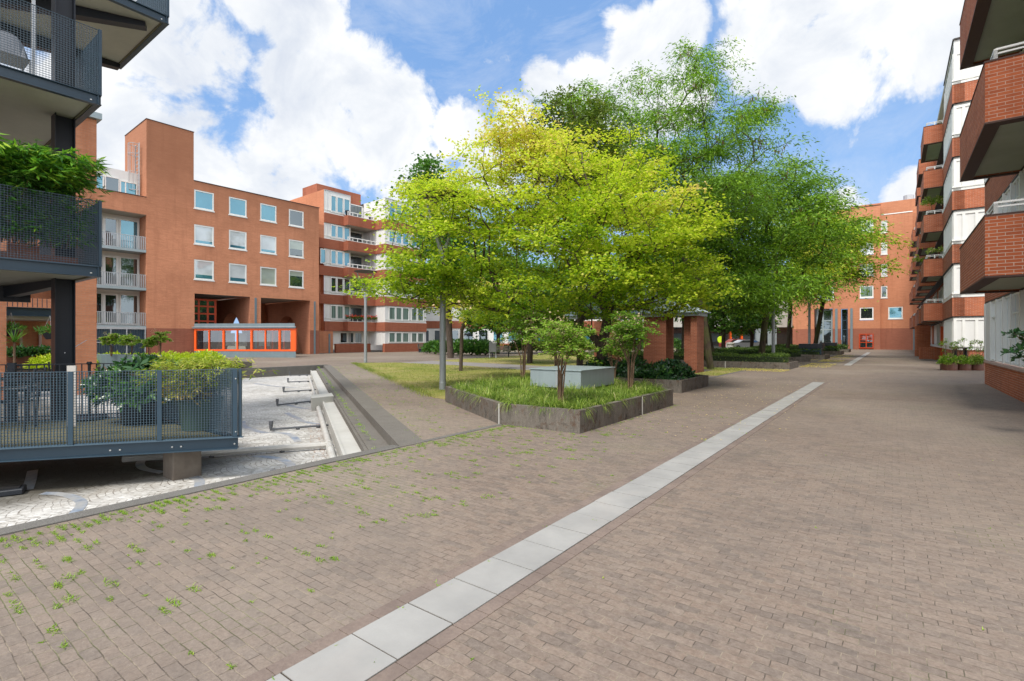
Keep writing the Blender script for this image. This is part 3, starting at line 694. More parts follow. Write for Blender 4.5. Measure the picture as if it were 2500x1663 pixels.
for ci, (a, b) in enumerate(cols):
    for ri, (z0, z1) in enumerate(zr):
        G = [['glass_sky','glass_blind','glass_blind'],['glass_sky','glass_blind','glass_blind'],['glass_sky','glass_blind','glass_blindlow'],['glass_dark','glass_dark','glass_dark']][ci][ri]
        w_ = window(A, FA, yy(a)+0.01, yy(b)-0.01, z0+0.11, z1-0.01, G, d=0.06, fw=0.10, sill=0.05)
        if G in ('glass_blind', 'glass_blindlow') and not (ci == 2 and ri == 2):      # blind stops above the sill: strip of darker glass
            p = MB(); u0, u1 = yy(a)+.12, yy(b)-.12; hh = [0,0.22,0.30][ri]
            p.quad(FA.p(u0,.055,z0+.21), FA.p(u1,.055,z0+.21), FA.p(u1,.055,z0+.21+hh), FA.p(u0,.055,z0+.21+hh)); A.part('lower_pane', p, M['glass_sky'], w_)
        if ci == 3 and ri: 
            p = MB(); u0, u1 = yy(a)+.12, yy(b)-.12; h2 = 0.75 if ri == 1 else 0.45
            p.quad(FA.p(u0,.055,z1-.1-h2), FA.p(u1,.055,z1-.1-h2), FA.p(u1,.055,z1-.1), FA.p(u0,.055,z1-.1)); A.part('blind', p, M['glass_blindlow'], w_)
# passages behind the two big openings
mb = MB(); DP = 9.0
y1a, y1b, y2a, y2b = ops[0][0], ops[0][1], ops[1][0], ops[1][1]
def cross_wall(mb, yc0, yc1, arch, x0, x1, ztop):
    """wall across the passage from x0 (deep) to x1 (facade) with a pointed arch: arch=(xc, halfwidth, apex)"""
    xc, hw, ap = arch; n = 14; pts = []
    for i in range(-n, n+1):
        u = i/n; pts.append((xc+u*hw, ap*(1-abs(u)**2.2)))
    for yq in (yc0, yc1):
        for (xa_, za_), (xb2, zb_) in zip(pts, pts[1:]): mb.quad((xa_,yq,za_),(xb2,yq,zb_),(xb2,yq,ztop),(xa_,yq,ztop))
        mb.quad((x0,yq,-.1),(xc-hw,yq,-.1),(xc-hw,yq,ztop),(x0,yq,ztop)); mb.quad((xc+hw,yq,-.1),(x1,yq,-.1),(x1,yq,ztop),(xc+hw,yq,ztop))
    for (xa_, za_), (xb2, zb_) in zip(pts, pts[1:]): mb.quad((xa_,yc0,za_),(xb2,yc0,zb_),(xb2,yc1,zb_),(xa_,yc1,za_))
xa1, za1 = onyz(567, 766, y1b, TA); xa2, za2 = onyz(699.5, 772, y2b, TA); xl2 = ony(738.5, y2b, TA)[0]
xl1 = ony(597, y1b, TA)[0]
cross_wall(mb, y1b, y2a, (-49.85, 3.3, za1+0.05), XA-DP, XA-0.03, zOp+0.0); A.part('passage_wall', mb, M['brick_in']); mb = MB()
cross_wall(mb, y2b, yR-0.05, (xa2, xl2-xa2, za2), XA-DP, XA-0.03, zOp+0.0); A.part('passage_wall', mb, M['brick_in']); mb = MB()
xlat = ony(528, ops[0][0], TA)[0]
mb.quad((XA-DP,y1a,-.1),(XA-0.03,y1a,-.1),(XA-0.03,y1a,zOp),(XA-DP,y1a,zOp))
A.part('passage_wall', mb, M['brick_in'])
mb = MB(); mb.box(XA-DP, XA-0.13, y1a, y1b, zOp+0.10, zOp+0.2); mb.box(XA-DP, XA-0.13, y2a, y2b, zOp+0.10, zOp+0.2); A.part('soffit', mb, M['conc_light'])
mb = MB(); FA.box(mb, y1a, y1b-0.02, 0.01, 0.12, zOp-0.0, zOp+0.13); FA.box(mb, y2a, y2b-0.02, 0.01, 0.12, zOp, zOp+0.13)
# deep back of the first passage, closed except where light comes through
mb2 = MB(); mb2.quad((XA-DP,y1a,-.1),(XA-DP,y1b,-.1),(XA-DP,y1b,zOp+.2),(XA-DP,y1a,zOp+.2)); A.part('back_wall', mb2, M['brick_in']); mb2 = MB(); yh = max(y2a+0.02, onx(600, XA-DP, TA)[0]); mb2.quad((XA-DP,yh,-.1),(XA-DP,y2b,-.1),(XA-DP,y2b,zOp+.2),(XA-DP,yh,zOp+.2))
A.part('back_wall', mb2, M['brick_in'])
for px0, px1 in ((621.4,626.5),(766.2,770)):
    p = MB(); FA.box(p, yy(px0), yy(px1), -0.05, 0.01, 0.0, zOp-0.05); A.part('downpipe', p, M['zinc_blue'])
# red lattice window in the first passage
ya_, yb_ = y1a+0.05, onx(528, XA-1.2, TA)[0]
FL = Face('x', XA-1.2, 1); nz = 4; zlo, zhi = 2.35, onxz(500, 730, XA-1.2, TA)[1]
window(A, FL, ya_, yb_, zlo, zhi, 'glass_dark', d=0.0, fw=0.16, muls=[ya_+(yb_-ya_)*i/3 for i in (1,2)], trans=[zlo+(zhi-zlo)*i/4 for i in (1,2,3)], frame='red', name='lattice_window')
# recessed balconies
FR = Face('x', XR, 1)
mb = MB(); 
for (za, zb) in rec_z: pass
mb.quad((XR-0.01,yL,0),(XR-0.01,yT0,0),(XR-0.01,yT0,zPar),(XR-0.01,yL,zPar)); A.part('recess_wall', mb, M['white'])
for i, (za, zb) in enumerate(rec_z[:3]):
    ug = [onx(q, XR, TA)[0] for q in (222, 249.5, 254, 289.5, 295, 338)]
    window(A, FR, ug[0], ug[1], za+0.1, zb-0.25, 'glass_dark', d=-0.06, fw=0.07, name='window')
    window(A, FR, ug[1]+0.02, ug[3]-0.02, za+0.1, zb-0.25, 'glass_dark', d=-0.06, fw=0.15, name='balcony_door')
    window(A, FR, ug[3]+0.02, ug[5], za+0.1, zb-0.25, 'glass_sky' if i < 1 else 'glass_dark', d=-0.06, fw=0.10, name='window')
    mb = MB(); mb.box(XR+0.02, XA-0.02, yL, yT0-0.01, za-0.20, za+0.0); s_ = A.part('balcony_slab', mb, M['zinc'] )
    mb = MB(); FA.box(mb, yL, yT0-0.03, 0.03, 0.06, za+0.95, za+0.99); 
    u = yL
    while u < yT0-0.04: FA.box(mb, u, u+0.045, 0.04, 0.055, za+0.02, za+0.97); u += 0.11
    A.part('railing', mb, M['galv'])
mb = MB(); mb.box(XR+0.0, XA-0.0, yL, yT0-0.012, rec_z[0][1]-0.0, rec_z[0][1]+0.05); A.part('lintel', mb, M['concrete'])
# ground-floor screen below the balconies
mb = MB(); u = yL; zt = rec_z[3][1]-0.05
while u < yT0-0.05: FA.box(mb, u, u+0.07, 0.05, 0.08, 0.03, zt); u += 0.10
A.part('bar_screen', mb, M['steel_blue'])
mb = MB(); FA.box(mb, yL, yT0-0.02, 0.0, 0.049, zt-0.12, zt+0.05); FA.box(mb, yL, yT0-0.02, 0.0, 0.049, 1.2, 1.26)
for px_ in (272, 311, 356): FA.box(mb, yy(px_)-.07, yy(px_), -0.01, 0.048, 0, zt-0.12)
A.part('screen_frame', mb, M['galv'])
# set-back top storey
xs = ony(343, yT0, TA)[0]; zs0, zs1 = zPar-0.6, onxz(305, 417.6, xs, TA)[1]
FT = Face('x', xs, 1)
mb = MB(); mb.box(xs-5, xs-0.02, yL+0.3, yT0-0.02, zs0, zs1); A.part('roof_storey', mb, M['panel'])
us = [onx(q, xs, TA)[0] for q in (225, 253, 256, 291, 306, 335)]
zc = onxz(258, 430, xs, TA)[1]
window(A, FT, us[0], us[1], zPar-0.1, zc, 'glass_sky', d=-0.03, fw=0.07); window(A, FT, us[2], us[3], zPar-0.1, zc, 'glass_dark', d=-0.03, fw=0.05)
window(A, FT, us[3]+0.02, us[5], zPar-0.1, zc-0.1, 'glass_sky', d=-0.03, fw=0.08, muls=(us[4],))
# caged ladder on the tower side
mb = MB(); yl = yT0-0.18; xq = [ony(q, yl, TA)[0] for q in (331, 340)]; z0_, z1_ = zPar-0.5, onyz(335, 352, yl, TA)[1]
for x in xq: mb.tube([(x,yl,z0_),(x,yl,z1_)], 0.035, 5)
z = z0_
while z < z1_: mb.tube([(xq[0],yl,z),(xq[1],yl,z)], 0.022, 4); z += 0.3
for z in (z0_+1.2, z0_+2.6, z0_+4.0, z1_-0.1):
    mb.tube([((xq[0]+xq[1])/2+0.42*cos(a)*-1, yl-0.05-0.55*abs(sin(a))-0.0, z) for a in [pi*i/8 for i in range(9)]], 0.025, 4)
    mb.tube([(xq[0],yl,z),(xq[0],yT0,z)], 0.03, 4)
for a in [pi*i/5 for i in range(6)]: 
    mb.tube([((xq[0]+xq[1])/2-0.42*cos(a), yl-0.05-0.55*abs(sin(a)), z0_+1.2),((xq[0]+xq[1])/2-0.42*cos(a), yl-0.05-0.55*abs(sin(a)), z1_-0.1)], 0.018, 4)
A.part('caged_ladder', mb, M['galv'])

# ------------------------------------------------------------------ orange conservatory in front of block A
TG = radians(94)
g0 = Vector(((474-1250)/FOC*41.2, 41.2)); g1 = Vector(((722-1250)/FOC*40.2, 40.2))
TG = atan2((g1-g0).x, (g1-g0).y); l0 = w2loc(g0.x, g0.y, TG); l1 = w2loc(g1.x, g1.y, TG)
Gn = Thing('conservatory', 'low glazed entrance box with bright orange frames on a zinc base', 'glass pavilion', (l0[0], l0[1], 0), TG)
xg = l0[0]; ya, yb = l0[1], l1[1]; FG = Face('x', xg, 1)
gb = w2loc(*(g1+Vector((-cos(TA), sin(TA)))*7.4), TG)          # the end wall runs square back to the block
zb0, zb1, zg1, zr1 = -0.1, 0.53, 2.26, 2.72
def gpoly_(o, e=0.0): return [(xg+o, ya-e), (xg+o, yb+e), (gb[0], gb[1]+e), (gb[0], gb[1]-1.5), (xg-0.35, ya-e)]
mb = MB(); mb.prism(gpoly_(0.0), zb0, zb1); Gn.part('plinth', mb, M['zinc_blue'])
mb = MB(); mb.prism(gpoly_(-.03, -.05), zb1+.001, zb1+0.012); Gn.part('floor', mb, M['conc_light'])
mb = MB(); mb.prism(gpoly_(.12, .05), zg1+0.07, zg1+0.159); mb.prism(gpoly_(.06, -.05), zg1+0.201, zr1); Gn.part('roof', mb, M['zinc_blue'])
mb = MB(); mb.prism(gpoly_(.15, .10), zg1+0.16, zg1+0.20); Gn.part('gutter', mb, M['galv'])
bars = [0, 205, 405, 605, 800, 1000, 1192, 1385]; tot = 1430.0
mb = MB()
for i, b in enumerate(bars):
    u = ya + (yb-ya)*b/tot; w = 0.17 if i % 2 == 0 else 0.10
    if i == 7: w = 0.0
    if w: FG.box(mb, u, u+w, -0.01, 0.12, zb1, zg1)
FG.box(mb, ya+(yb-ya)*1360/tot, yb, -0.01, 0.2, zb1, zg1); FG.box(mb, ya, yb, -0.02, 0.13, zb1-0.03, zb1+0.11); FG.box(mb, ya, yb, -0.02, 0.13, zg1-0.10, zg1+0.07)
fr_ = Vector((xg-.1, yb-.06)); bk_ = Vector((gb[0]+.05, gb[1]-.06)); mb.obox(fr_, bk_, .1, zb1+.002, zb1+.1); mb.obox(fr_, bk_, .1, zg1-.1, zg1+.05)
for j in (.25,.5,.75): c_ = fr_.lerp(bk_, j); mb.box(c_.x-.05, c_.x+.05, c_.y-.05, c_.y+.05, zb1+.1, zg1-.1)
Gn.part('frame', mb, M['orange'])
mb = MB(); mb.quad((xg-.06,ya,zb1),(xg-.06,yb,zb1),(xg-.06,yb,zg1),(xg-.06,ya,zg1)); Gn.part('pane', mb, M['glass_clear'])
mb = MB()
for b in (250, 430, 760): u = ya+(yb-ya)*b/tot; mb.box(xg-1.6, xg-1.5, u, u+0.9, zb1+.35, zg1-.3)
Gn.part('inner_panel', mb, M['cream'])

# ================================================================== building B: banded brick and white block
XBf = 53*((793-1250)/FOC*cos(TA)-sin(TA)); FH = 2.93
zt = lambda px, py, x: onxz(px, py, x, TA)[1]
yB0 = onx(791, XBf, TA)[0]; yB1 = onx(837, XBf, TA)[0]
X2 = ony(850, yB1, TA)[0]; yB2 = onx(919, X2, TA)[0]; X3 = ony(940, yB2, TA)[0]; yB3 = onx(1040, X3, TA)[0]; XRc = ony(888, yB2, TA)[0]
B = Thing('banded_block', 'white clad block with red brick bands and balconies behind the lamp post', 'apartment block', (XBf, yB0, 0), TA)
zp = [zt(800, q, XBf) for q in (784.6, 718.6, 649.7, 583.7, 520.7)]      # parapet tops
bh = zt(800, 784.6, XBf) - zt(800, 808, XBf)                              # band height
zTopL = zt(793, 464, XBf); zTopR = zt(940, 483.5, X3)
yRe = onx(856, XBf, TA)[0]
mb = MB()      # white body
wall(mb, Face('x', XBf, 1), yB0, yRe, zp[0]-bh, zTopL); 
mb.quad((XBf,yRe,0.8),(XRc,yRe,.8),(XRc,yRe,zTopL),(XBf,yRe,zTopL))
mb.quad((XRc,yRe,0.8),(XRc,yB2,.8),(XRc,yB2,zTopL-0.5),(XRc,yRe,zTopL-.5))
mb.quad((XRc,yB2,0.8),(X3,yB2,.8),(X3,yB2,zTopR),(XRc,yB2,zTopR))
wall(mb, Face('x', X3, 1), yB2, yB3, 0.8, zTopR); mb.quad((XBf,yB0,zTopL),(XBf,yRe,zTopL),(XBf-5,yRe,zTopL),(XBf-5,yB0,zTopL))
mb.quad((X3,yB3,0),(X3-14,yB3,0),(X3-14,yB3,zTopR),(X3,yB3,zTopR)); mb.quad((X3,yB2,zTopR),(X3,yB3,zTopR),(X3-14,yB3,zTopR),(X3-14,yB2,zTopR))
wall(mb, Face('x', XBf-0.3, 1), onx(812,XBf-.3,TA)[0], yB2, 0.8, zp[0]-bh)
B.part('cladding', mb, M['panel'])
mb = MB()      # seams in the cladding
Fn = Face('y', yB2, -1)
for i in range(1, 6):
    x = XRc + (X3-XRc)*i/6; Fn.box(mb, x-0.02, x+0.02, -0.03, 0, 0.8, zTopR-0.02)
Fn.box(mb, XRc, X3, -0.035, 0, zTopR-1.0, zTopR-0.93)
for q in (797, 805): u = onx(q, XBf, TA)[0]; Face('x', XBf, 1).box(mb, u-.02, u+.02, -0.03, 0, zp[0], zTopL)
B.part('cladding_seams', mb, M['white'])
mb = MB()      # brick bands
F1, F2, F3 = Face('x', XBf, 1), Face('x', X2, 1), Face('x', X3, 1)
yBx = onx(778, XBf, TA)[0]
for i, z in enumerate(zp):
    s = yBx if 1 <= i <= 3 else yB0
    F1.box(mb, s, yB1+0.0, -0.12, 0.4, z-bh, z); mb.box(XBf-0.5, X2, yB1+0.001, yB2+0.06, z-bh, z); F3.box(mb, yB2-0.12, yB3, -0.12, 0.5, z-bh, z); mb.box(X2+.001, X3-.501, yB2-0.118, yB2+.05, z-bh+.001, z-.001)
mb.box(X3-0.3, X3+0.10, yB2-0.1, yB3, -0.1, 0.95); mb.box(XBf-0.3, XBf+0.05, onx(820,XBf,TA)[0], yB2-0.1, -0.1, 0.95)
mb.box(XRc-5, XRc-2, yRe-2, yB2+1, zTopL-1, zTopL+1.6)
B.part('brick_band', mb, M['brick_red'])
mb = MB(); mb.quad((XBf+.02,yB0-0.02,-.1),(XBf-16,yB0-.02,-.1),(XBf-16,yB0-.02,zTopL+.05),(XBf+.02,yB0-.02,zTopL+.05))
mb.box(XBf-0.6, XBf+0.08, yBx, onx(812,XBf,TA)[0], -0.1, zp[0]-bh-0.01); mb.box(XBf-1, XBf-0.55, yBx-1.0, yB0, -0.1, zp[3]-bh)
B.part('side_wall', mb, M['brick_orange'])
mb = MB()
for i, z in enumerate(zp): mb.box(XRc, X2-0.1, yB1+.1, yB2-.02, z-bh-0.02, z-bh+0.12)
B.part('balcony_slab', mb, M['concrete'])
for i, z in enumerate(zp):            # windows above each band
    z0, z1 = z+0.18, (zp[i+1]-bh-0.10 if i < 4 else z+FH-0.95)
    u = [onx(q, XBf, TA)[0] for q in (806, 821, 838, 854)]
    tone = 'glass_sky' if i >= 2 else 'glass_curtain' if i == 0 else 'glass_dark'
    for a_, b_ in zip(u, u[1:]): window(B, F1, a_+0.02, b_-0.02, z0, z1, tone, d=-0.04, fw=0.09)
    if i in (2,): window(B, F1, onx(781,XBf,TA)[0], onx(795,XBf,TA)[0], z0, z1, tone, d=-0.04, fw=0.09)
    if i in (3,):
        mbw = MB(); F1.box(mbw, yBx, yB0, 0.0, 0.1, z, z+1.4); B.part('balcony_wall', mbw, M['brick_orange'])
    Fr_ = Face('x', XRc, 1); window(B, Fr_, yRe+0.15, onx(884, XRc, TA)[0], z+0.0, z1, 'glass_dark', d=-0.04, fw=0.1)
    u = [onx(q, X3, TA)[0] for q in (948, 965, 981, 998, 1003, 1018, 1034)]
    for a_, b_ in ((u[0],u[1]),(u[1],u[2]),(u[2],u[3]),(u[4],u[5]),(u[5],u[6])): window(B, F3, a_+0.02, b_-0.02, z0, z1, 'glass_sky' if i > 2 else 'glass_curtain', d=-0.04, fw=0.09)
    mbr = MB()        # white rail on top of the band
    for F_, a_, b_ in ((F1, yB0, yB1), (F3, yB2, yB3)): F_.box(mbr, a_, b_, -0.08, -0.03, z+0.30, z+0.36); F_.box(mbr, a_, b_, -0.08, -0.01, z+0.0, z+0.09)
    F2.box(mbr, yB1, yB2, 0.05, 0.10, z+0.34, z+0.42); F2.box(mbr, yB1, yB2, 0.03, 0.12, z, z+0.05)
    n = 6
    for k in range(n+1): uu = yB1+(yB2-yB1-0.08)*k/n; F2.box(mbr, uu, uu+0.07, 0.055, 0.095, z+.05, z+0.34)
    B.part('railing', mbr, M['white'])
zg = zp[0]-bh
u = [onx(q, XBf-0.3, TA)[0] for q in (828, 848, 864, 884)]
for a_, b_ in zip(u, u[1:]): window(B, Face('x', XBf-.3, 1), a_+.02, b_-.02, 1.0, zg-.12, 'glass_dark', d=-0.04, fw=.09)
u = [onx(q, X3, TA)[0] for q in (948, 965, 981, 998, 1003, 1018, 1034)]
for a_, b_ in ((u[0],u[1]),(u[1],u[2]),(u[2],u[3]),(u[4],u[5]),(u[5],u[6])): window(B, F3, a_+0.02, b_-0.02, 1.05, zg-.1, 'glass_curtain', d=-0.04, fw=0.09)
mb = MB(); F1.box(mb, onx(801,XBf,TA)[0], onx(805,XBf,TA)[0], -0.12, -0.05, 0, zg-0.3); B.part('downpipe', mb, M['zinc_blue'])
mb = MB(); F1.box(mb, yB0, yRe, -0.05, 0.3, zTopL, zTopL+0.06); F3.box(mb, yB2, yB3, -0.05, .3, zTopR, zTopR+0.06); B.part('coping', mb, M['galv'])

# ================================================================== building C: orange block closing the square
YC = 70*((2149-1250)/FOC*sin(TD)+cos(TD)); FC = Face('y', YC, -1); FC2 = Face('y', YC-0.9, -1)
cx = lambda px, y=YC: ony(px, y, TD)[0]
cz = lambda px, py, y=YC: onyz(px, py, y, TD)[1]
C_ = Thing('orange_block', 'orange brick block with small square windows closing the far end', 'apartment block', (cx(2149), YC, 0), TD)
yc2 = YC-0.9
xl, xm, xr = cx(1935, yc2), cx(2149, yc2), cx(2228)
zt1, zt2, zt3 = cz(2148, 501, yc2), cz(2160, 525), cz(2225, 481)
zb_ = cz(2149, 802)
rowsC = [(538.7,570),(591,623),(644.7,676),(698,729),(750.7,782)]
hol = []
for r, (p, q) in enumerate(rowsC): hol.append((cx(2099,yc2), cx(2132.5,yc2), cz(2115,q,yc2), cz(2115,p,yc2)))
big = (cx(1988,yc2), cx(2033,yc2), -0.1, cz(2010, 754, yc2), 0.8); nar = (cx(2053,yc2), cx(2070,yc2), -0.1, cz(2060,754,yc2), 0.8)
hC = [(cx(2150.5), cx(2166.5), cz(2158,q), cz(2158,p)) for p, q in rowsC[:4]] + [(cx(2168.6), cx(2204), cz(2186, 780), cz(2186, 749))]
mb = MB(); wall(mb, FC2, xl, xm, zb_, zt1, hol + [big, nar]); wall(mb, FC, xm, xr, zb_, zt2, hC)
mb.quad((xm,yc2,0),(xm,YC,0),(xm,YC,zt1),(xm,yc2,zt1)); mb.quad((xl,yc2,0),(xl,YC+12,0),(xl,YC+12,zt1),(xl,yc2,zt1))
mb.box(cx(2075), xr+4, YC+1.2, YC+8, zt2-2, zt3); mb.quad((xl,yc2,zt1),(xm,yc2,zt1),(xm,YC+10,zt1),(xl,YC+10,zt1))
mb.box(xr-0.01, xr+3.5, YC+1.0, YC+6, -0.1, zt2)
C_.part('wall', mb, M['brick_orange'])
mb = MB(); wall(mb, FC2, xl, xm, -0.1, zb_, [big, nar]); wall(mb, FC, xm, xr, -0.1, zb_); C_.part('base_wall', mb, M['brick_darkbase'])
mb = MB(); FC2.box(mb, xl, xm+.05, -.03, .3, zt1, zt1+.1); C_.part('coping', mb, M['stripe'])
mb = MB(); FC.box(mb, xm+.1, xr, -.05, .3, zt2, zt2+.12); C_.part('white_trim', mb, M['white'])
for i, h in enumerate(hol): window(C_, FC2, h[0], h[1], h[2]+.15, h[3], ['glass_blind','glass_blind','glass_blindlow','glass_curtain','glass_dark'][i], d=0.08, fw=.13, sill=.06)
for i, h in enumerate(hC): window(C_, FC, h[0], h[1], h[2]+.1, h[3], ['glass_blind','glass_blind','glass_blind','glass_dark','glass_sky'][i], d=0.08, fw=.13, sill=.06)
window(C_, FC2, cx(1992,yc2), big[1]-.05, 0.05, big[3]-.05, 'glass_dark', d=0.75, fw=.2, muls=(cx(2008,yc2),), trans=(2.8, 4.1), frame='zinc', name='glazed_entrance')
window(C_, FC2, nar[0]+.05, nar[1]-.05, 0.05, nar[3]-.05, 'glass_dark', d=0.75, fw=.15, trans=(2.8, 4.1), frame='steel_blue', name='glazed_entrance')
for q in (2042, 2079): mb = MB(); FC2.box(mb, cx(q-3,yc2), cx(q+3,yc2), -0.15, 0, 0, cz(2042,754,yc2)); C_.part('downpipe', mb, M['zinc_blue'])
v0, v1 = cx(2097,yc2), cx(2133,yc2); window(C_, FC2, v0, v1, 0.15, cz(2115,815,yc2), 'glass_dark', d=-0.06, fw=.14, frame='red', muls=((v0+v1)/2,), trans=(1.0,1.35,1.6,1.85), name='vent_grille')
u0, u1 = cx(1995,yc2), cx(2036,yc2); window(C_, FC2, u0, u1, cz(2010,734,yc2), cz(2010,703,yc2), 'glass_dark', d=-.02, fw=.15, muls=((u0+u1)/2,), name='window')
mb = MB(); mb.lathe((cx(2220), YC+3, zt3), [(0.6,0),(0.6,0.9)], 10); C_.part('roof_vent', mb, M['galv'])
mb = MB(); mb.box(cx(2229, YC-1), cx(2254, YC-1), YC-1.05, YC-0.95, 0, 2.75); solo('metal_gate', mb, M['zinc_blue'], 'dark blue grey sheet metal gate in the corner behind the balconies', 'gate', (cx(2240,YC-1), YC-1, 0), TD)

# ================================================================== building D: red brick and white block on the right
XD, XBk = 1.376, 2.47
D = Thing('balcony_block', 'red brick block with brick balconies nearest the camera on the right', 'apartment block', (XBk, 20, 0), TD)
NF = 6; ZF = 2.84; ZB0, ZB1 = 2.70, 3.72           # band bottom and top above the ground floor
y0, y1 = 5.0, 22.75; FD = Face('x', XBk, -1)
mb = MB(); FD.box(mb, y0, y1, 0, 0.35, -0.1, 0.72)
for k in range(NF): FD.box(mb, y0, y1, 0, 0.35, ZB0+k*ZF, ZB1+k*ZF)
mb.box(XBk+0.001, 8.5, y1-0.02, y1+0.25, -0.1, 17.5)
D.part('wall', mb, M['brick_near'])
mb = MB(); FD.box(mb, y0, y1+.02, -0.05, 0.34, 0.722, 0.79); D.part('sill', mb, plain('pinkish stone sill', (0.50,0.36,0.30), .8, .12))
mb = MB()
for k in range(NF):
    zc = ZB0+k*ZF; FD.box(mb, y0, y1+.03, -0.015, 0.3, zc-0.05, zc-0.002); FD.box(mb, y0, y1+.03, -0.03, 0.3, zc+1.02, zc+1.06)
D.part('coping', mb, M['coping'])
for k in range(4):
    z0 = 0.80 if k == 0 else ZB1+(k-1)*ZF+0.06; z1 = ZB0+k*ZF-0.05
    u = y1
    pitch = 1.15; i = 0
    while u - pitch > 9.2:
        window(D, FD, u-pitch, u, z0+0.02, z1, ['glass_dark','glass_curtain','glass_dark','glass_blind'][i % 4], d=0.05, fw=0.05, muls=(u-pitch*0.42,), trans=(z1-.5,) if i % 3 == 1 else ()); i += 1
        mbm = MB(); FD.box(mbm, u-0.07, u+0.07, -0.035, 0.08, z0+.02, z1); D.part('mullion', mbm, M['white']); u -= pitch
    mbm = MB(); FD.box(mbm, 5, u, 0.06, 0.12, z0, z1); D.part('cladding', mbm, M['panel'])
mb = MB(); FD.box(mb, y1-1.0, y1, -0.012, 0.3, 0.8, ZB0-.05); D.part('corner_panel', mb, M['panel'])
def brick_balcony(T, ya, yb, xo, xi, zb, h=1.10, mat='brick_near', rail=True, rk=('rail',)):
    mb = MB(); t_ = 0.11
    mb.box(xo, xi, ya, ya+t_, zb, zb+h); mb.box(xo, xo+t_, ya+t_, yb-t_, zb, zb+h); mb.box(xo, xi, yb-t_, yb, zb, zb+h)
    b = T.part('balcony', mb, M[mat])
    mb = MB(); mb.box(xo+t_+.002, xi, ya+t_+.002, yb-t_-.002, zb+0.03, zb+0.20); T.part('slab', mb, M['soffit_green'], b)
    mb = MB(); e = 0.012
    mb.box(xo-e, xi, ya-e, ya+t_+e, zb+h, zb+h+0.03); mb.box(xo-e, xo+t_+e, ya+t_+e, yb-t_-e, zb+h, zb+h+0.03); mb.box(xo-e, xi, yb-t_-e, yb+e, zb+h, zb+h+.03)
    mb.box(xo-.003, xi, ya-.003, ya+t_+.12, zb-0.035, zb-.001); mb.box(xo-.003, xo+t_+.12, ya+t_+.12, yb-.12, zb-0.035, zb-.001); mb.box(xo-.003, xi, yb-.12, yb+.003, zb-.035, zb-.001)
    T.part('coping', mb, M['stripe'], b)
    if rail:
        mb = MB(); z0, z1 = zb+h+0.03, zb+h+0.28; r = 0.022
        for (p, q) in (((xo+.16, ya+.16), (xi, ya+.16)), ((xo+.16, ya+.16), (xo+.16, yb-.16)), ((xo+.16, yb-.16), (xi, yb-.16))):
            mb.obox(p, q, 0.045, z1-.035, z1); mb.obox(p, q, 0.03, z1-.11, z1-.08)
            n = max(2, int((Vector(q)-Vector(p)).length/0.7))
            for k in range(n+1):
                c = Vector(p).lerp(Vector(q), k/n); mb.box(c.x-.028, c.x+.028, c.y-.028, c.y+.028, z0, z1-.036)
        T.part('railing', mb, M['white'], b)
    return b
for k in range(4):
    brick_balcony(D, 12.77, 17.1, XD, XBk-.001, 2.66+k*2.84, 1.10)
    # glazed doors behind the balcony are part of the facade windows

# --- second stretch of the block, further down
D2 = Thing('terraced_block', 'red brick and white panel block with stacked balconies left of the near balcony', 'apartment block', (2.63, 36, 0), TD)
xs2, yf, yb2 = 2.63, 35.9, YC-1.2
FE, FW2 = Face('y', yf, -1), Face('x', xs2, -1)
zb2 = [2.70+2.84*k for k in range(5)]; ztop = 17.45
mb = MB(); FE.box(mb, xs2+.01, 9, 0.03, 0.3, 0.9, ztop); FW2.box(mb, yf+.02, 42.0, 0.03, 0.3, 0.9, ztop)
FW2.box(mb, 42.0, yb2, 0.5, 0.8, 0.9, 15.3)
D2.part('cladding', mb, M['panel'])
mb = MB()
for z in zb2:
    FE.box(mb, xs2, 9, -0.05, 0.4, z, z+1.0); FW2.box(mb, yf-.05, yb2, -0.05, 0.45, z, z+1.0)
FE.box(mb, xs2, 9, 0, 0.4, -.1, 0.9); FW2.box(mb, yf, 41.0, 0, 0.4, -.1, 0.9)
D2.part('brick_band', mb, M['brick_near'])
mb = MB()
for z in zb2:
    FE.box(mb, xs2-.0, 9, -0.065, 0.3, z-.04, z-.002); FW2.box(mb, yf-.065, yb2, -0.065, 0.3, z-.04, z-.003)
D2.part('band_edge', mb, M['coping'])
mb = MB()
for z in [0.9]+[q+1.0 for q in zb2]:
    FE.box(mb, xs2-.02, 9, -0.07, 0.3, z+.002, z+.10); FW2.box(mb, yf-.07, yb2, -0.07, 0.3, z+.003, z+.10)
    FE.box(mb, xs2-.02, 9, -0.07, -0.02, z+.17, z+.24); FW2.box(mb, yf-.07, 42, -0.07, -0.02, z+.17, z+.24)
    zt_ = z+1.70
    for x in (xs2, xs2+.35, cx(2387,yf)-0.1): FE.box(mb, x, x+.12, -0.015, 0.04, z+.1, zt_)
    FE.box(mb, xs2, 9, -0.012, 0.04, zt_-.12, zt_)
    u = yf+0.1
    while u < 42.0: FW2.box(mb, u, u+.12, -0.04, 0.06, z+.1, zt_); u += 0.78
D2.part('facade_frame', mb, M['white'])
for z in [0.9]+[q+1.0 for q in zb2[:4]]:
    u = yf+0.22; i = 0
    while u < 41.5: window(D2, FW2, u, u+.66, z+.12, z+1.66, 'glass_curtain' if i % 2 else 'glass_blind', d=-0.01, fw=.06); u += 0.78; i += 1
ys = [42.1, 49.5, 56.9, 64.3, 71.7]
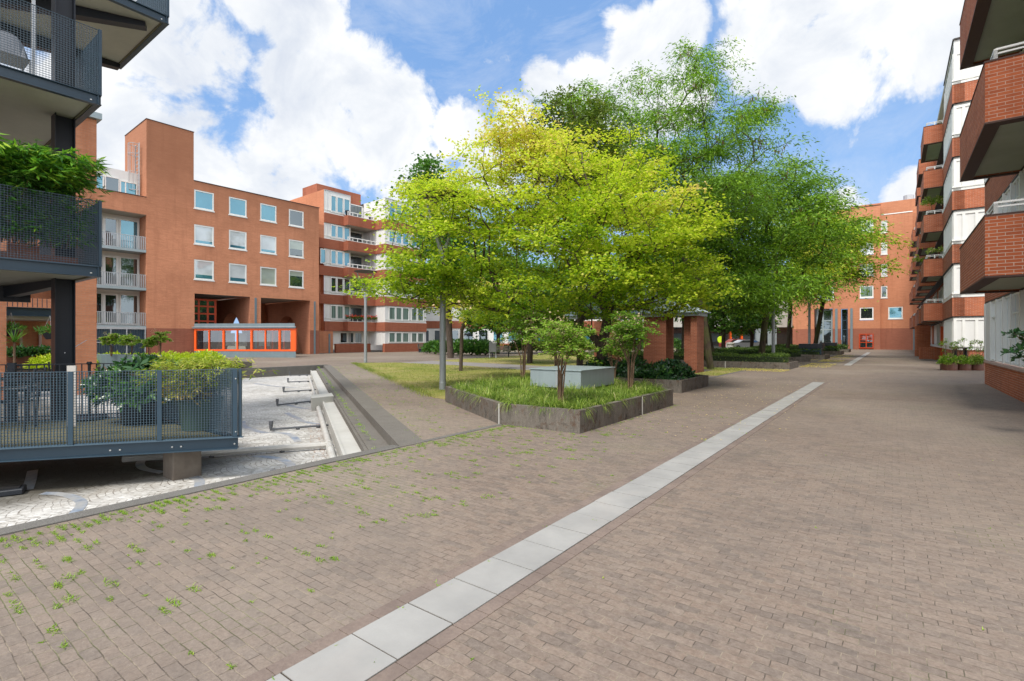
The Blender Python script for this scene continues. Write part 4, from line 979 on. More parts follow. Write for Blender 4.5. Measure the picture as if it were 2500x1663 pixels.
for i, ya in enumerate(ys):
    for k in range(5):
        if i > 1 and k > 4-(i > 2): continue
        brick_balcony(D2, ya, ya+4.3, 1.63 if i != 2 else 1.75, xs2-.06, 2.66+k*2.84, 1.10, rail=True)
    for k in range(5):
        z0_ = 2.70+2.84*k+1.0
        window(D2, FW2, ya+.2, ya+4.2, z0_+.02 if k < 9 else 0, z0_+1.66, 'glass_dark', d=0.44, fw=.12, muls=(ya+1.2, ya+2.2, ya+3.2), name='balcony_window')
for ya, yb_ in zip([46.5]+[q+4.4 for q in ys[1:]], ys[1:]+[yb2]):
    mb = MB(); FW2.box(mb, ya, yb_-.05, 0.46, 0.5, 0.0, 15.3); D2.part('brick_pier', mb, M['brick_near'])
mb = MB(); FW2.box(mb, yf, 42.0, -0.04, 0.3, ztop, ztop+.08); FE.box(mb, xs2, 9, -0.06, .3, ztop+.001, ztop+.08); D2.part('coping', mb, M['coping'])
# ground floor bay with a red door
mb = MB(); FW2.box(mb, 42.0, yb2, 0.55, 0.7, -.1, 2.7); mb.box(xs2-0.25, xs2+.6, 46.6, 46.8, -.1, 0.9); D2.part('ground_wall', mb, M['brick_near'])
mb = MB()
for u in (42.6, 44.6, 46.5, 49.2, 52.4): FW2.box(mb, u, u+.16, 0.2, 0.36, -.05, 2.7)
D2.part('post', mb, M['white'])
mb = MB(); mb.box(xs2+.05, xs2+.55, 46.0, 46.06, 0.05, 2.35); D2.part('door', mb, M['orange'], label='red front door under the balconies')
mb = MB(); mb.box(1.55, 2.6, 55.2, 55.5, 0, 2.6); D2.part('end_wall', mb, M['brick_near']); mb = MB(); mb.box(1.6, 2.6, 48.2, 48.4, 0, 0.9); D2.part('low_wall', mb, M['brick_near'])
mb = MB(); mb.box(xs2, 9, yf+.3, yb2, ztop-.3, ztop); D2.part('roof', mb, M['concrete'])

# ================================================================== far building behind the trees
Fb = Thing('low_block', 'low white fronted building seen under the trees across the lawn', 'building', loc2w(-20, 60, TD)+(0,), 0)
mb = MB(); mb.box(-14, 14, 69, 82, -0.1, 8.6); Fb.part('wall', mb, M['panel'])
mb = MB(); mb.box(-14.05, 14.05, 68.9, 69.0, -0.1, 0.85); mb.box(-14.05, 14.05, 68.9, 69.0, 2.9, 3.9); mb.box(-14.05, 14.05, 68.9, 69, 5.8, 6.8); Fb.part('brick_band', mb, M['brick_red'])
FF = Face('y', 69, -1)
for i in range(13): window(Fb, FF, -12.6+i*2.0, -11.2+i*2.0, 1.0, 2.7, 'glass_sky' if i > 4 else 'glass_dark', d=-.03, fw=.1)
Fs = Thing('shop', 'grey shop front with a lime green disc on its dark window', 'shop', (30, 78, 0), 0)
mb = MB(); mb.box(20, 50, 80, 92, 3.3, 8.6); mb.box(20, 50, 79.6, 80, 3.3, 4.9); Fs.part('fascia', mb, M['conc_light'])
mb = MB(); mb.box(20, 50, 80.2, 92, -0.1, 3.3); Fs.part('shop_window', mb, M['glass_dark'])
mb = MB()
for q in (1784, 1811): X = (q-1250)/FOC*79.9; mb.box(X-.08, X+.08, 79.7, 80.1, 0, 3.0)
Fs.part('door_post', mb, M['orange'])
mb = MB(); X = (1762-1250)/FOC*79.8; mb.tube([(X,80.15,1.35),(X,80.05,1.35)], .55, 24); Fs.part('green_disc', mb, plain('lime green vinyl', (0.50,0.68,0.03), .5, .03))
mb = MB(); 
for q in (1850, 1872): X = (q-1250)/FOC*79.8; mb.box(X-.3, X+1.5, 79.7, 80.1, 0, 3.4)
Fs.part('pale_panel', mb, M['zinc'])
# ------------------------------------------------------------------ leaves, blades, trees (numpy)
def np_mesh(name, verts, quads, var, mat, loc=(0,0,0)):
    me = bpy.data.meshes.new(name); n = len(quads); V = (verts - np.array(loc)).astype(np.float32)
    me.vertices.add(len(V)); me.vertices.foreach_set('co', V.ravel())
    me.loops.add(n*4); me.loops.foreach_set('vertex_index', quads.astype(np.int32).ravel())
    me.polygons.add(n); me.polygons.foreach_set('loop_start', np.arange(0, n*4, 4, dtype=np.int32)); me.polygons.foreach_set('loop_total', np.full(n, 4, dtype=np.int32))
    me.update(calc_edges=True)
    at_ = me.attributes.new('var', 'FLOAT', 'FACE'); at_.data.foreach_set('value', np.clip(var, 0, 1).astype(np.float32))
    me.materials.append(mat); return me
def unit(v): return v/np.maximum(np.linalg.norm(v, axis=1, keepdims=True), 1e-9)
def leaf_quads(P, D, N, L, Wd, var):
    D = unit(D); S = unit(np.cross(D, N)); L = L[:, None]; Wd = Wd[:, None]
    V = np.stack([P, P+D*L*0.45+S*Wd*0.5, P+D*L, P+D*L*0.45-S*Wd*0.5], axis=1).reshape(-1, 3)
    Q = np.arange(len(P)*4).reshape(-1, 4); return V, Q, var
def blade_quads(P, D, L, Wd, droop, var, rng, seg=2):
    """bent grass-like blades: D start direction, droop in 0..1"""
    D = unit(D); side = unit(np.cross(D, np.tile([0., 0, 1], (len(P), 1)) + rng.normal(0, .02, P.shape)))
    Vs, Qs = [], []; cur = P.copy(); n = len(P); rows = []
    for k in range(seg+1):
        w = (Wd*(1-k/seg)**0.7 + 0.0005)[:, None]; rows.append((cur - side*w/2, cur + side*w/2))
        d = D.copy(); d[:, 2] -= droop*(k+0.6)*1.2/seg; d = unit(d); cur = cur + d*(L/seg)[:, None]
    V = np.stack([r for pair in rows for r in pair], axis=1).reshape(-1, 3); m = 2*(seg+1)
    for k in range(seg):
        b = np.arange(n)*m + 2*k; Qs.append(np.stack([b, b+1, b+3, b+2], axis=1))
    return V, np.concatenate(Qs), np.tile(var, seg)

def grow(base, lobes, ncl, seed, trunk=None, shell=0.55, minlen=0.5, up=0.35, plates=0, prad=1.0, pslope=0.25):
    """branch skeleton: crown points joined greedily to the nearest good parent"""
    rng = np.random.default_rng(seed); pts = []
    vol = np.array([l[1][0]*l[1][1]*l[1][2] * (l[2] if len(l) > 2 else 1) for l in lobes]); vol = vol/vol.sum()
    for _ in range(ncl):
        l = lobes[rng.choice(len(lobes), p=vol)]
        d = rng.normal(size=3); d /= np.linalg.norm(d); r = shell + (1-shell)*rng.random()**0.6 if rng.random() < 0.75 else rng.random()**0.4
        pts.append(np.array(l[0]) + d*r*np.array(l[1]))
    if plates:
        K = max(6, int(ncl/plates)); cs = [pts[i] for i in range(min(K, len(pts)))]; ax = np.array(trunk[-1]); P2 = []
        for i in range(ncl):
            c = cs[i % K]; o = c-ax; o[2] = 0; ln_ = np.linalg.norm(o)+1e-6; o = o/ln_; s_ = np.array([-o[1], o[0], 0]); a1, a2 = rng.normal(0, .5), rng.normal(0, .45)
            q = c + o*a1*prad*1.25 + s_*a2*prad*.8; q[2] += pslope*a1*prad - 0.22*prad*(a1*a1+a2*a2) + rng.normal(0, .05*prad); P2.append(q)
        pts = P2
    pts = np.array(pts); root = np.array(trunk[-1]); nodes = [np.array(t) for t in trunk]; par = [-1]+list(range(len(trunk)-1)); 
    order = np.argsort(np.linalg.norm(pts-root, axis=1)); leafnode = []
    pathlen = [0.0]
    for k in range(1, len(nodes)): pathlen.append(pathlen[-1]+np.linalg.norm(nodes[k]-nodes[k-1]))
    for i in order:
        p = pts[i]; N = np.array(nodes); d = np.linalg.norm(N-p, axis=1)
        cost = d + up*np.array(pathlen) + 1.2*np.maximum(0, N[:, 2]-p[2]) ; j = int(np.argmin(cost[len(trunk)//2:]))+len(trunk)//2
        q = nodes[j]; L = np.linalg.norm(p-q); n = max(1, int(L/minlen)); prev = j; side = rng.normal(0, 0.06*L, 3)
        for s in range(1, n+1):
            u = s/n; c = q*(1-u)+p*u + side*sin(pi*u) + np.array([0, 0, 0.10*L*sin(pi*u)])
            nodes.append(c); par.append(prev); pathlen.append(pathlen[prev]+np.linalg.norm(c-nodes[prev])); prev = len(nodes)-1
        leafnode.append(prev)
    return np.array(nodes), par, leafnode

def branches_mesh(nodes, par, r0, rmin=0.006, power=0.5, ntrunk=0):
    n = len(nodes); cnt = np.zeros(n); kids = [0]*n
    for i in range(n): 
        if par[i] >= 0: kids[par[i]] += 1
    for i in range(n):
        if kids[i] == 0: cnt[i] = 1
    for i in range(n-1, 0, -1): cnt[par[i]] += cnt[i]
    R = np.maximum(rmin, r0*(cnt/cnt[0])**power); mb = MB()
    for i in range(1, n):
        j = par[i]; a, b = nodes[j], nodes[i]; ra = min(R[j], R[i]*1.25) if j >= ntrunk else R[j]; rb = R[i]
        sides = 8 if ra > 0.05 else 5 if ra > 0.02 else 3
        mb.tube([a, b], [ra, rb], sides, cap=False)
    return mb, R

def twig_leaves(nodes, par, leafnode, rng, per, spread, length, leaf, aspect, tone, tonevar, flat=0.35, droop=0.0, twigs=6, upn=1.0, thin=1.0):
    """sprays of leaves on short twigs round every crown point"""
    LN = np.array(leafnode); C = nodes[LN]; base = nodes[np.array([par[i] for i in leafnode])]; out = unit(C-base)
    P, D, N_, var = [], [], [], []; T = len(C)
    for t_ in range(twigs):
        d = out*0.6 + rng.normal(0, 0.75, (T, 3)); d[:, 2] *= flat; d = unit(d); Lt = length*(0.55+0.6*rng.random(T))
        st = C + rng.normal(0, spread, (T, 3))*np.array([1, 1, flat])
        ct = tone(C) + rng.normal(0, tonevar, T)
        for k in range(per):
            u = (k+rng.random(T))/per; p = st + d*(Lt*u)[:, None]; p[:, 2] -= droop*Lt*u*u
            p += rng.normal(0, 0.055*length/0.4, (T, 3))*np.array([1, 1, 0.6])
            ld = d + rng.normal(0, 0.7, (T, 3)); ld[:, 2] = ld[:, 2]*0.5 - 0.25 - droop*u; nn = rng.normal(0, 0.6, (T, 3)); nn[:, 2] += upn
            keep = rng.random(T) < thin
            P.append(p[keep]); D.append(ld[keep]); N_.append(nn[keep]); var.append((ct + rng.normal(0, 0.10, T))[keep])
    P, D, N_, var = map(np.concatenate, (P, D, N_, var)); L = leaf*(0.7+0.6*rng.random(len(P)))
    return leaf_quads(P, D, N_, L, L*aspect, var)

def tree(name, label, base, lobes, ncl, trunk, r0, leafmat, barkmat='bark', seed=1, per=5, twigs=6, leaf=0.07, aspect=0.75, length=0.45, spread=0.12,
         tone=lambda C: 0.4, tonevar=0.12, flat=0.4, droop=0.0, group=None, pods=0, power=0.5, shell=0.55, minlen=0.5, up=0.35, cat='tree', upn=1.0, rmin=0.006, plates=0, prad=1.0, pslope=0.25):
    rng = np.random.default_rng(seed); T = Thing(name, label, cat, base, 0.0, group)
    nodes, par, ln = grow(base, lobes, ncl, seed, trunk, shell, minlen, up, plates, prad, pslope)
    mb, R = branches_mesh(nodes, par, r0, rmin, power, len(trunk)); T.part('trunk', mb, M[barkmat], smooth=True)
    tn = tone if callable(tone) else (lambda C: tone)
    V, Q, var = twig_leaves(nodes, par, ln, rng, per, spread, length, leaf, aspect, tn, tonevar, flat, droop, twigs, upn)
    me = np_mesh('crown', V, Q, var, M[leafmat], base); o = bpy.data.objects.new('crown', me); COL.objects.link(o); o.parent = T.o
    if pods:
        idx = rng.choice(len(ln), pods, replace=False); C = nodes[np.array(ln)[idx]]; n = 9
        P = np.repeat(C, n, 0) + rng.normal(0, 0.16, (pods*n, 3))*np.array([1, 1, .5]); D = np.tile([0., 0, -1], (len(P), 1)) + rng.normal(0, .2, P.shape)
        V, Q, var = leaf_quads(P, D, rng.normal(size=P.shape), 0.22+0.14*rng.random(len(P)), np.full(len(P), 0.045), rng.random(len(P)))
        me = np_mesh('seed_pods', V, Q, var, M['pod'], base); o = bpy.data.objects.new('seed_pods', me); COL.objects.link(o); o.parent = T.o; o['kind'] = 'stuff'
    return T
def lob(px, py, Y, rx, rz, ry=None, w=1.0):
    k = Y/FOC; return (at(px, py, Y), (rx*k, ry if ry else rx*k*0.9, rz*k), w)

# --- the big yellow-green tree
Yt = 16.4; tb = loc2w(-7.55, 14.95, TD); base = (tb[0], tb[1], 0.25)
b0 = Vector(base)
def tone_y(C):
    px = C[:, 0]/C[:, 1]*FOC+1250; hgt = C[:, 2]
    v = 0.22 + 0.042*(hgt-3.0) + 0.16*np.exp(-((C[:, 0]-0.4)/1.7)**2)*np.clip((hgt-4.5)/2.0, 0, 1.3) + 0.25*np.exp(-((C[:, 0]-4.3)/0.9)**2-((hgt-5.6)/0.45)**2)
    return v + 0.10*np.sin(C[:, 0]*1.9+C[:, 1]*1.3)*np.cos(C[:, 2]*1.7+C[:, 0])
lb = [lob(1400, 590, 16.2, 300, 150, 4.2), lob(1330, 470, 16.4, 235, 130, 2.9, 1.2), lob(1255, 345, 16.2, 95, 95, 1.5, 3.0), lob(1075, 600, 14.2, 120, 115, 1.7, 2.4), lob(1000, 655, 14.6, 68, 75, 1.2, 2.8), lob(1075, 480, 13.6, 85, 42, .5, 10.0), lob(1245, 745, 14.3, 140, 48, 1.2, 1.8), lob(1420, 745, 14.5, 120, 45, 1.2, 1.5), lob(1010, 715, 14.6, 70, 35, 1.0, 2.2), lob(1620, 715, 14.8, 120, 48, 1.5, 2.2), lob(1700, 655, 14.6, 100, 42, 1.4, 2.4),
      lob(1620, 610, 15.8, 140, 70, 2.2, 1.8), lob(1120, 480, 16.6, 110, 75, 1.7, 2.0), lob(1500, 430, 17.2, 130, 110, 2.4, 1.2), lob(1350, 640, 13.8, 290, 90, 1.4, 1.6), lob(1560, 540, 14.4, 200, 80, 1.5, 1.4), lob(1130, 720, 15.0, 90, 45, 1.2, 1.5), lob(1560,700,14.2,110,50,1.0,1.3), lob(1300,760,19.5,170,50,1.5,1.3), lob(1480,760,20,120,45,1.5,1.2), lob(1640,725,14.4,90,32,1.0,3.4), lob(1560,745,15.5,110,28,1.2,3.0), lob(1700,700,15,70,25,1.0,3.0), lob(1390,770,17,120,35,1.2,1.6), lob(1060,735,15.5,80,38,1.2,2.0)]
tr = [tuple(b0), tuple(b0+Vector((0.02, 0, 0.5))), tuple(b0+Vector((0.0, -0.05, 1.0)))]
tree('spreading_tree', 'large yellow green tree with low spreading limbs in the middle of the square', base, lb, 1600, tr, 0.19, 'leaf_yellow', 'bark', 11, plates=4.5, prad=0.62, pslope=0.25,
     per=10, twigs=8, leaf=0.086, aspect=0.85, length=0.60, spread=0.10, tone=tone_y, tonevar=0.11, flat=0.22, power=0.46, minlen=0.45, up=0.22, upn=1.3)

# --- honey locusts and the rest
def straight(px, Y, h, lean=0.0, z0=0.0):
    X = (px-1250)/FOC*Y; return (X, Y, z0), [(X, Y, z0), (X+lean*.3, Y, h*.3), (X+lean*.7, Y, h*.7), (X+lean, Y, h)]
GR = 'honey locust trees behind the yellow tree'
b, tr = straight(1735, 25, 4.2, -0.6)
tree('locust_tree', 'tallest airy green locust tree with hanging brown pods behind the yellow tree', b,
     [lob(1700, 150, 25, 62, 60, 1.3, 2.6), lob(1660, 230, 25, 95, 80, 1.8, 1.4), lob(1640, 330, 25, 190, 90, 3.2), lob(1490, 290, 24.5, 110, 80, 1.8, 1.3), lob(1840, 265, 25, 50, 12, 0.6, 7), lob(1780, 370, 25, 70, 40, 2.2, 1.3), lob(1680, 450, 25, 200, 110, 4, .8), lob(1740,110,25,30,20,.5,5), lob(1410,250,24,50,40,1,2)],
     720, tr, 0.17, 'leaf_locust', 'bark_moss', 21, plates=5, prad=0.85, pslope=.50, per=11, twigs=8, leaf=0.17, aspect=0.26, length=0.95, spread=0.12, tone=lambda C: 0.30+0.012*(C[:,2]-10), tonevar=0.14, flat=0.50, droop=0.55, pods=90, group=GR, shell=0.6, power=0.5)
b, tr = straight(1857, 32, 4.6, 0.5)
tree('locust_tree', 'broad locust tree standing in the hedge planter right of the brick pavilion', b,
     [lob(1890, 450, 31, 115, 50, 3.2), lob(1830, 540, 30, 165, 90, 4.0), lob(1960, 520, 31, 110, 110, 3.0), lob(1760, 640, 29.5, 120, 85, 2.8), lob(1960, 650, 30, 90, 55, 2, 1.4), lob(1870,700,28,100,48,2,1.6), lob(1780,715,28,90,45,1.8,1.6), lob(1740,470,30,90,70,2.5,1.0)],
     720, tr, 0.20, 'leaf_locust', 'bark_moss', 22, plates=6, prad=1.1, pslope=.3, per=11, twigs=8, leaf=0.22, aspect=0.28, length=1.3, spread=0.15, tone=0.28, tonevar=0.20, flat=0.35, droop=0.40, pods=45, group=GR)
b, tr = straight(1985, 41, 5.0, 0.9)
tree('locust_tree', 'yellowing locust tree in front of the far orange block', b,
     [lob(2020, 590, 40, 75, 70, 3.0), lob(1975, 640, 40, 85, 80, 3.4), lob(2080, 650, 39, 38, 26, 1.2, 3.0), lob(2050,560,40,40,35,2), lob(1940, 540, 40, 70, 55, 3)],
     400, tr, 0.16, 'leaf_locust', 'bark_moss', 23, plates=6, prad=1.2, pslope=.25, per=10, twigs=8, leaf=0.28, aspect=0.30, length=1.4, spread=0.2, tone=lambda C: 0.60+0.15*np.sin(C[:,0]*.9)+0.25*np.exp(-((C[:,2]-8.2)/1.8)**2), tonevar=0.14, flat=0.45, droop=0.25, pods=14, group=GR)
b, tr = straight(1742, 33, 4.0, -0.9)
tree('locust_tree', 'leaning shaded locust tree directly right of the brick pavilion', b,
     [lob(1720, 600, 33, 120, 80, 3.4), lob(1660, 520, 33, 110, 90, 3), lob(1800, 690, 31, 95, 45, 2.2, 1.3), lob(1690, 720, 31, 90, 40, 2, 1.5), lob(1800,740,30,80,25,1.5,1.5)],
     280, tr, 0.22, 'leaf_dark', 'bark_moss', 24, per=9, twigs=10, leaf=0.23, aspect=0.42, length=0.9, spread=0.25, tone=0.62, tonevar=0.16, flat=0.45, droop=0.3, group=GR)
b, tr = straight(1922, 46, 4.5, 0.3)
tree('locust_tree', 'slim locust tree in a far hedge planter before the glazed entrance', b,
     [lob(1890, 640, 46, 90, 60, 3.4), lob(1950, 600, 46, 70, 60, 3), lob(1830, 690, 44, 70, 40, 2.6)], 150, tr, 0.16, 'leaf_locust', 'bark', 25, per=9, twigs=9, leaf=0.24, aspect=0.4, length=1.0, spread=0.3, tone=0.45, tonevar=0.2, flat=0.45, droop=0.2, group=GR)
b, tr = straight(1415, 21.5, 5.5, 0.1)
tree('round_topped_tree', 'dense olive green round topped tree rising behind the yellow tree', b,
     [lob(1400, 290, 21.5, 82, 72, 1.35), lob(1400, 380, 21.5, 110, 95, 1.9), lob(1470, 470, 21.5, 120, 90, 2)], 240, tr, 0.15, 'leaf_olive', 'bark', 26, per=11, twigs=11, leaf=0.15, aspect=0.45, length=0.5, spread=0.18, tone=0.40, tonevar=0.13, flat=0.9, upn=0.5)
b, tr = straight(1100, 39.5, 5.5, -0.3)
tree('maple_tree', 'dark green broadleaf tree showing at the left edge of the yellow tree', b,
     [lob(1045, 445, 38, 42, 50, 1.3, 1.6), lob(1055, 530, 39, 55, 60, 2, 1.0), lob(1090, 620, 39, 75, 75, 2.8), lob(1150, 690, 38, 80, 50, 2.6)], 230, tr, 0.25, 'leaf_dark', 'bark', 27, per=8, twigs=9, leaf=0.24, aspect=0.8, length=0.8, spread=0.3, tone=0.5, tonevar=0.15, flat=0.8)
b, tr = straight(1125, 23.4, 1.9, 0.05)
tree('young_tree', 'small pale leaved tree on the dry lawn behind the near lamp post', b,
     [lob(1130, 745, 23.4, 70, 42, 1.2), lob(1180, 720, 23.4, 55, 32, 1.0), lob(1090,700,23.4,45,40,.9)], 70, tr, 0.085, 'leaf_yellow', 'bark', 28, per=6, twigs=6, leaf=0.14, aspect=0.7, length=0.42, spread=0.12, tone=0.60, tonevar=0.2, flat=0.45)
b, tr = straight(1293, 31, 2.4, 0.1)
tree('lawn_tree', 'green tree with a short thick trunk on the lawn near the bench', b,
     [lob(1290, 765, 30, 100, 38, 2.4, 1.8), lob(1290, 700, 31, 110, 60, 2.6), lob(1230, 660, 31, 90, 60, 2.4), lob(1350, 720, 31, 80, 50, 2.2)], 200, tr, 0.19, 'leaf_dark', 'bark', 29, per=8, twigs=9, leaf=0.20, aspect=0.7, length=0.7, spread=0.22, tone=0.75, tonevar=0.15, flat=0.6)
random.seed(5)
for i, (px, Y, cy, rx) in enumerate([(1215, 50, 735, 70), (1400, 47, 700, 110), (1560, 44, 690, 90), (1668, 48, 690, 90), (1765, 56, 730, 80), (1835, 60, 740, 60)]):
    lbs = ['far tree behind the park bench', 'dark tree seen through the lower limbs of the yellow tree', 'far tree behind the left columns of the brick pavilion', 'far tree framed by the pavilion columns', 'far tree in front of the shop with the lime disc', 'thin far tree right of the shop with the lime disc']
    b, tr = straight(px, Y, 2.8, 0.1)
    tree('background_tree', lbs[i], b, [lob(px, cy, Y, rx, 62, rx*Y/FOC), lob(px+20, cy-60, Y, rx*.7, 55, rx*Y/FOC*.7), lob(px-10, cy+45, Y, rx, 32, rx*Y/FOC*.8, 1.6)], 150, tr, 0.20, 'leaf_dark', 'bark', 40+i, per=8, twigs=9, leaf=0.32, aspect=0.6, length=0.9, spread=0.35,
         tone=0.70 if i % 2 else 0.55, tonevar=0.2, flat=0.6, group='far trees closing the view under the canopy')

# ------------------------------------------------------------------ planters
def inset(poly, t):
    """shrink a convex polygon by t"""
    a = sum(poly[k][0]*poly[(k+1)%len(poly)][1]-poly[(k+1)%len(poly)][0]*poly[k][1] for k in range(len(poly)))
    if a < 0: poly = poly[::-1]
    n = len(poly); L = []
    for k in range(n):
        p, q = Vector(poly[k]), Vector(poly[(k+1)%n]); d = (q-p).normalized(); nn = Vector((-d.y, d.x)); L.append((p+nn*t, d))
    out = []
    for k in range(n):
        p, d = L[k-1]; q, e = L[k]; den = d.x*e.y-d.y*e.x; s = ((q.x-p.x)*e.y-(q.y-p.y)*e.x)/den; out.append(tuple(p+d*s))
    return poly, out
def planter(poly, h, label, th=TD, t=0.10, group=None, joints=()):
    c = (sum(p[0] for p in poly)/len(poly), sum(p[1] for p in poly)/len(poly), 0); T = Thing('planter', label, 'planter', c, th, group)
    poly, inn = inset(poly, t); n = len(poly); mb = MB()
    for k in range(n):
        a, b, c2, d = poly[k], poly[(k+1)%n], inn[(k+1)%n], inn[k]
        mb.quad((*a,0),(*b,0),(*b,h),(*a,h)); mb.quad((*d,0),(*c2,0),(*c2,h),(*d,h)); mb.quad((*a,h),(*b,h),(*c2,h),(*d,h))
    w = T.part('wall', mb, M['planter'])
    for (x, y, dx, dy) in joints:
        m2 = MB(); m2.box(x-dx, x+dx, y-dy, y+dy, 0.0, h-.005); T.part('joint', m2, M['conc_light'], w)
    mb = MB(); mb.quad(*[(x, y, h-0.07) for x, y in inn]); T.part('soil', mb, M['soil']); return T, inn
def inside(poly, x, y):
    r = False; j = len(poly)-1
    for i in range(len(poly)):
        if (poly[i][1] > y) != (poly[j][1] > y) and x < (poly[j][0]-poly[i][0])*(y-poly[i][1])/(poly[j][1]-poly[i][1])+poly[i][0]: r = not r
        j = i
    return r
def np_solo(name, V, Q, var, mat, label, cat, base, th, group=None, kind=None):
    me = np_mesh(name, V, Q, var, M[mat], base); o = bpy.data.objects.new(name, me); COL.objects.link(o)
    o.location, rz = frame_mat(th, base); o.rotation_euler = (0, 0, rz); return props(o, label, cat, group, kind)
PL1 = [(-8.52,8.73),(-5.52,7.0),(-3.94,7.05),(-3.94,11.3),(-8.52,13.98)]
planter(PL1, 0.365, 'five sided concrete planter with lilyturf and a zinc box, nearest the slab band', joints=[(-5.52, 6.997, 0.012, 0.006), (-3.937, 9.55, 0.006, 0.013)])
Z = Thing('zinc_box', 'low grey zinc covered box standing in the nearest planter', 'vent box', (-6.1, 10.5, 0.3), TD)
mb = MB(); mb.box(-6.73, -5.4, 9.70, 11.36, 0.40, 0.79); Z.part('body', mb, M['zinc'], bevel=0.006)
mb = MB(); mb.box(-6.75, -5.38, 9.68, 11.38, 0.79, 0.815); Z.part('lid', mb, M['zinc'], bevel=0.004)
mb = MB(); mb.box(-6.68, -5.45, 9.75, 11.3, 0.29, 0.40); Z.part('base', mb, M['black'])
mb = MB(); mb.box(-6.03, -6.00, 9.693, 9.70, 0.41, 0.79); Z.part('seam', mb, M['galv'])
# lilyturf: dense clumps of arching blades
rng = np.random.default_rng(5); C = []
_, in1 = inset(PL1, 0.12)
while len(C) < 190:
    x, y = rng.uniform(-8.5, -3.9), rng.uniform(7, 14)
    if inside(in1, x, y) and not (-6.85 < x < -5.3 and 9.6 < y < 11.5) and all((x-a)**2+(y-b)**2 > 0.19**2 for a, b in C): C.append((x, y))
Ps, Ds, Ls, Vr = [], [], [], []
for (x, y) in C:
    n = 190; a = rng.random(n)*2*pi; tlt = rng.random(n)**0.6*0.95; r = 0.05*rng.random(n); s = rng.uniform(0.75, 1.15)
    Ps.append(np.stack([x+r*np.cos(a), y+r*np.sin(a), np.full(n, 0.29)], 1)); Ds.append(np.stack([np.cos(a)*tlt, np.sin(a)*tlt, np.ones(n)], 1))
    Ls.append(s*rng.uniform(0.24, 0.42, n)); Vr.append(rng.normal(0.50, 0.24, n)+rng.normal(0, .10))
P_, D_, L_, V_ = map(np.concatenate, (Ps, Ds, Ls, Vr))
V, Q, v = blade_quads(P_, D_, L_, np.full(len(P_), 0.0125), rng.uniform(0.8, 1.9, len(P_)), V_, rng, 4)
np_solo('lilyturf', V, Q, v, 'blade', 'tufted green lilyturf filling the nearest planter', 'ground cover', (-6, 10, 0.3), TD, kind='stuff')

PL2 = [(-9.6,14.0),(-4.64,14.0),(-4.64,16.55),(-9.6,19.3)]
planter(PL2, 0.345, 'stained concrete planter with dark shrubs in front of the pavilion columns')
def bush_leaves(rng, cx_, cy_, z0, rx, ry, rz, n, leaf, asp, tone, tv, up=0.6, whorl=0):
    if whorl:
        c = rng.normal(size=(n//whorl, 3)); c = unit(c)*(0.45+0.55*rng.random((len(c), 1))**0.5); c[:, 2] = np.abs(c[:, 2])
        d0 = unit(c+np.array([0, 0, .35])+rng.normal(0, .25, c.shape)); P = np.repeat(c*np.array([rx, ry, rz])+np.array([cx_, cy_, z0]), whorl, 0); d0 = np.repeat(d0, whorl, 0)
        r = rng.normal(size=P.shape); t1 = unit(np.cross(d0, r)); D = t1+d0*(0.25+0.4*rng.random((len(P), 1))); N = d0; var = np.repeat(rng.normal(tone, tv, len(c)), whorl)+rng.normal(0, .08, len(P))
    else:
        c = unit(rng.normal(size=(n, 3)))*(0.35+0.65*rng.random((n, 1))**0.45); c[:, 2] = np.abs(c[:, 2]); P = c*np.array([rx, ry, rz])+np.array([cx_, cy_, z0])
        D = c*np.array([1, 1, .5])+rng.normal(0, .7, c.shape)+np.array([0, 0, up*.3]); N = rng.normal(0, .6, c.shape)+np.array([0, 0, 1.0]); var = rng.normal(tone, tv, n)
    L = leaf*(0.65+0.7*rng.random(len(P))); return leaf_quads(P, D, N, L, L*asp, var)
def merge(parts):
    Vs, Qs, vs, off = [], [], [], 0
    for V, Q, v in parts: Vs.append(V); Qs.append(Q+off); vs.append(v); off += len(V)
    return np.concatenate(Vs), np.concatenate(Qs), np.concatenate(vs)
rng = np.random.default_rng(9)
lab2 = ['glossy dark shrub at the front corner of the stained planter', 'glossy dark shrub in the middle of the stained planter', 'glossy dark shrub at the left of the stained planter, behind the zinc box', 'glossy dark shrub at the back right of the stained planter']
for (x, y, rx, rz), lbl in zip([(-5.45,14.65,.6,.52),(-6.4,14.75,.7,.62),(-7.5,15.0,.8,.62),(-5.5,15.6,.7,.55)], lab2):
    T = Thing('shrub', lbl, 'shrub', (x, y, .28), TD, 'dark shrubs in the stained planter')
    V, Q, v = bush_leaves(rng, x, y, .28, rx, rx*.85, rz, 2600, .15, .30, .42, .2, whorl=6); me = np_mesh('foliage', V, Q, v, M['leaf_laurel'], (x,y,.28)); o = bpy.data.objects.new('foliage', me); COL.objects.link(o); o.parent = T.o
    mb = MB()
    for k in range(6): a = k*1.05; mb.tube([(x,y,.27),(x+.3*rx*cos(a),y+.3*rx*sin(a),.28+rz*.4),(x+.6*rx*cos(a),y+.6*rx*sin(a),.28+rz*.8)], .012, 4)
    T.part('stems', mb, M['stem'])

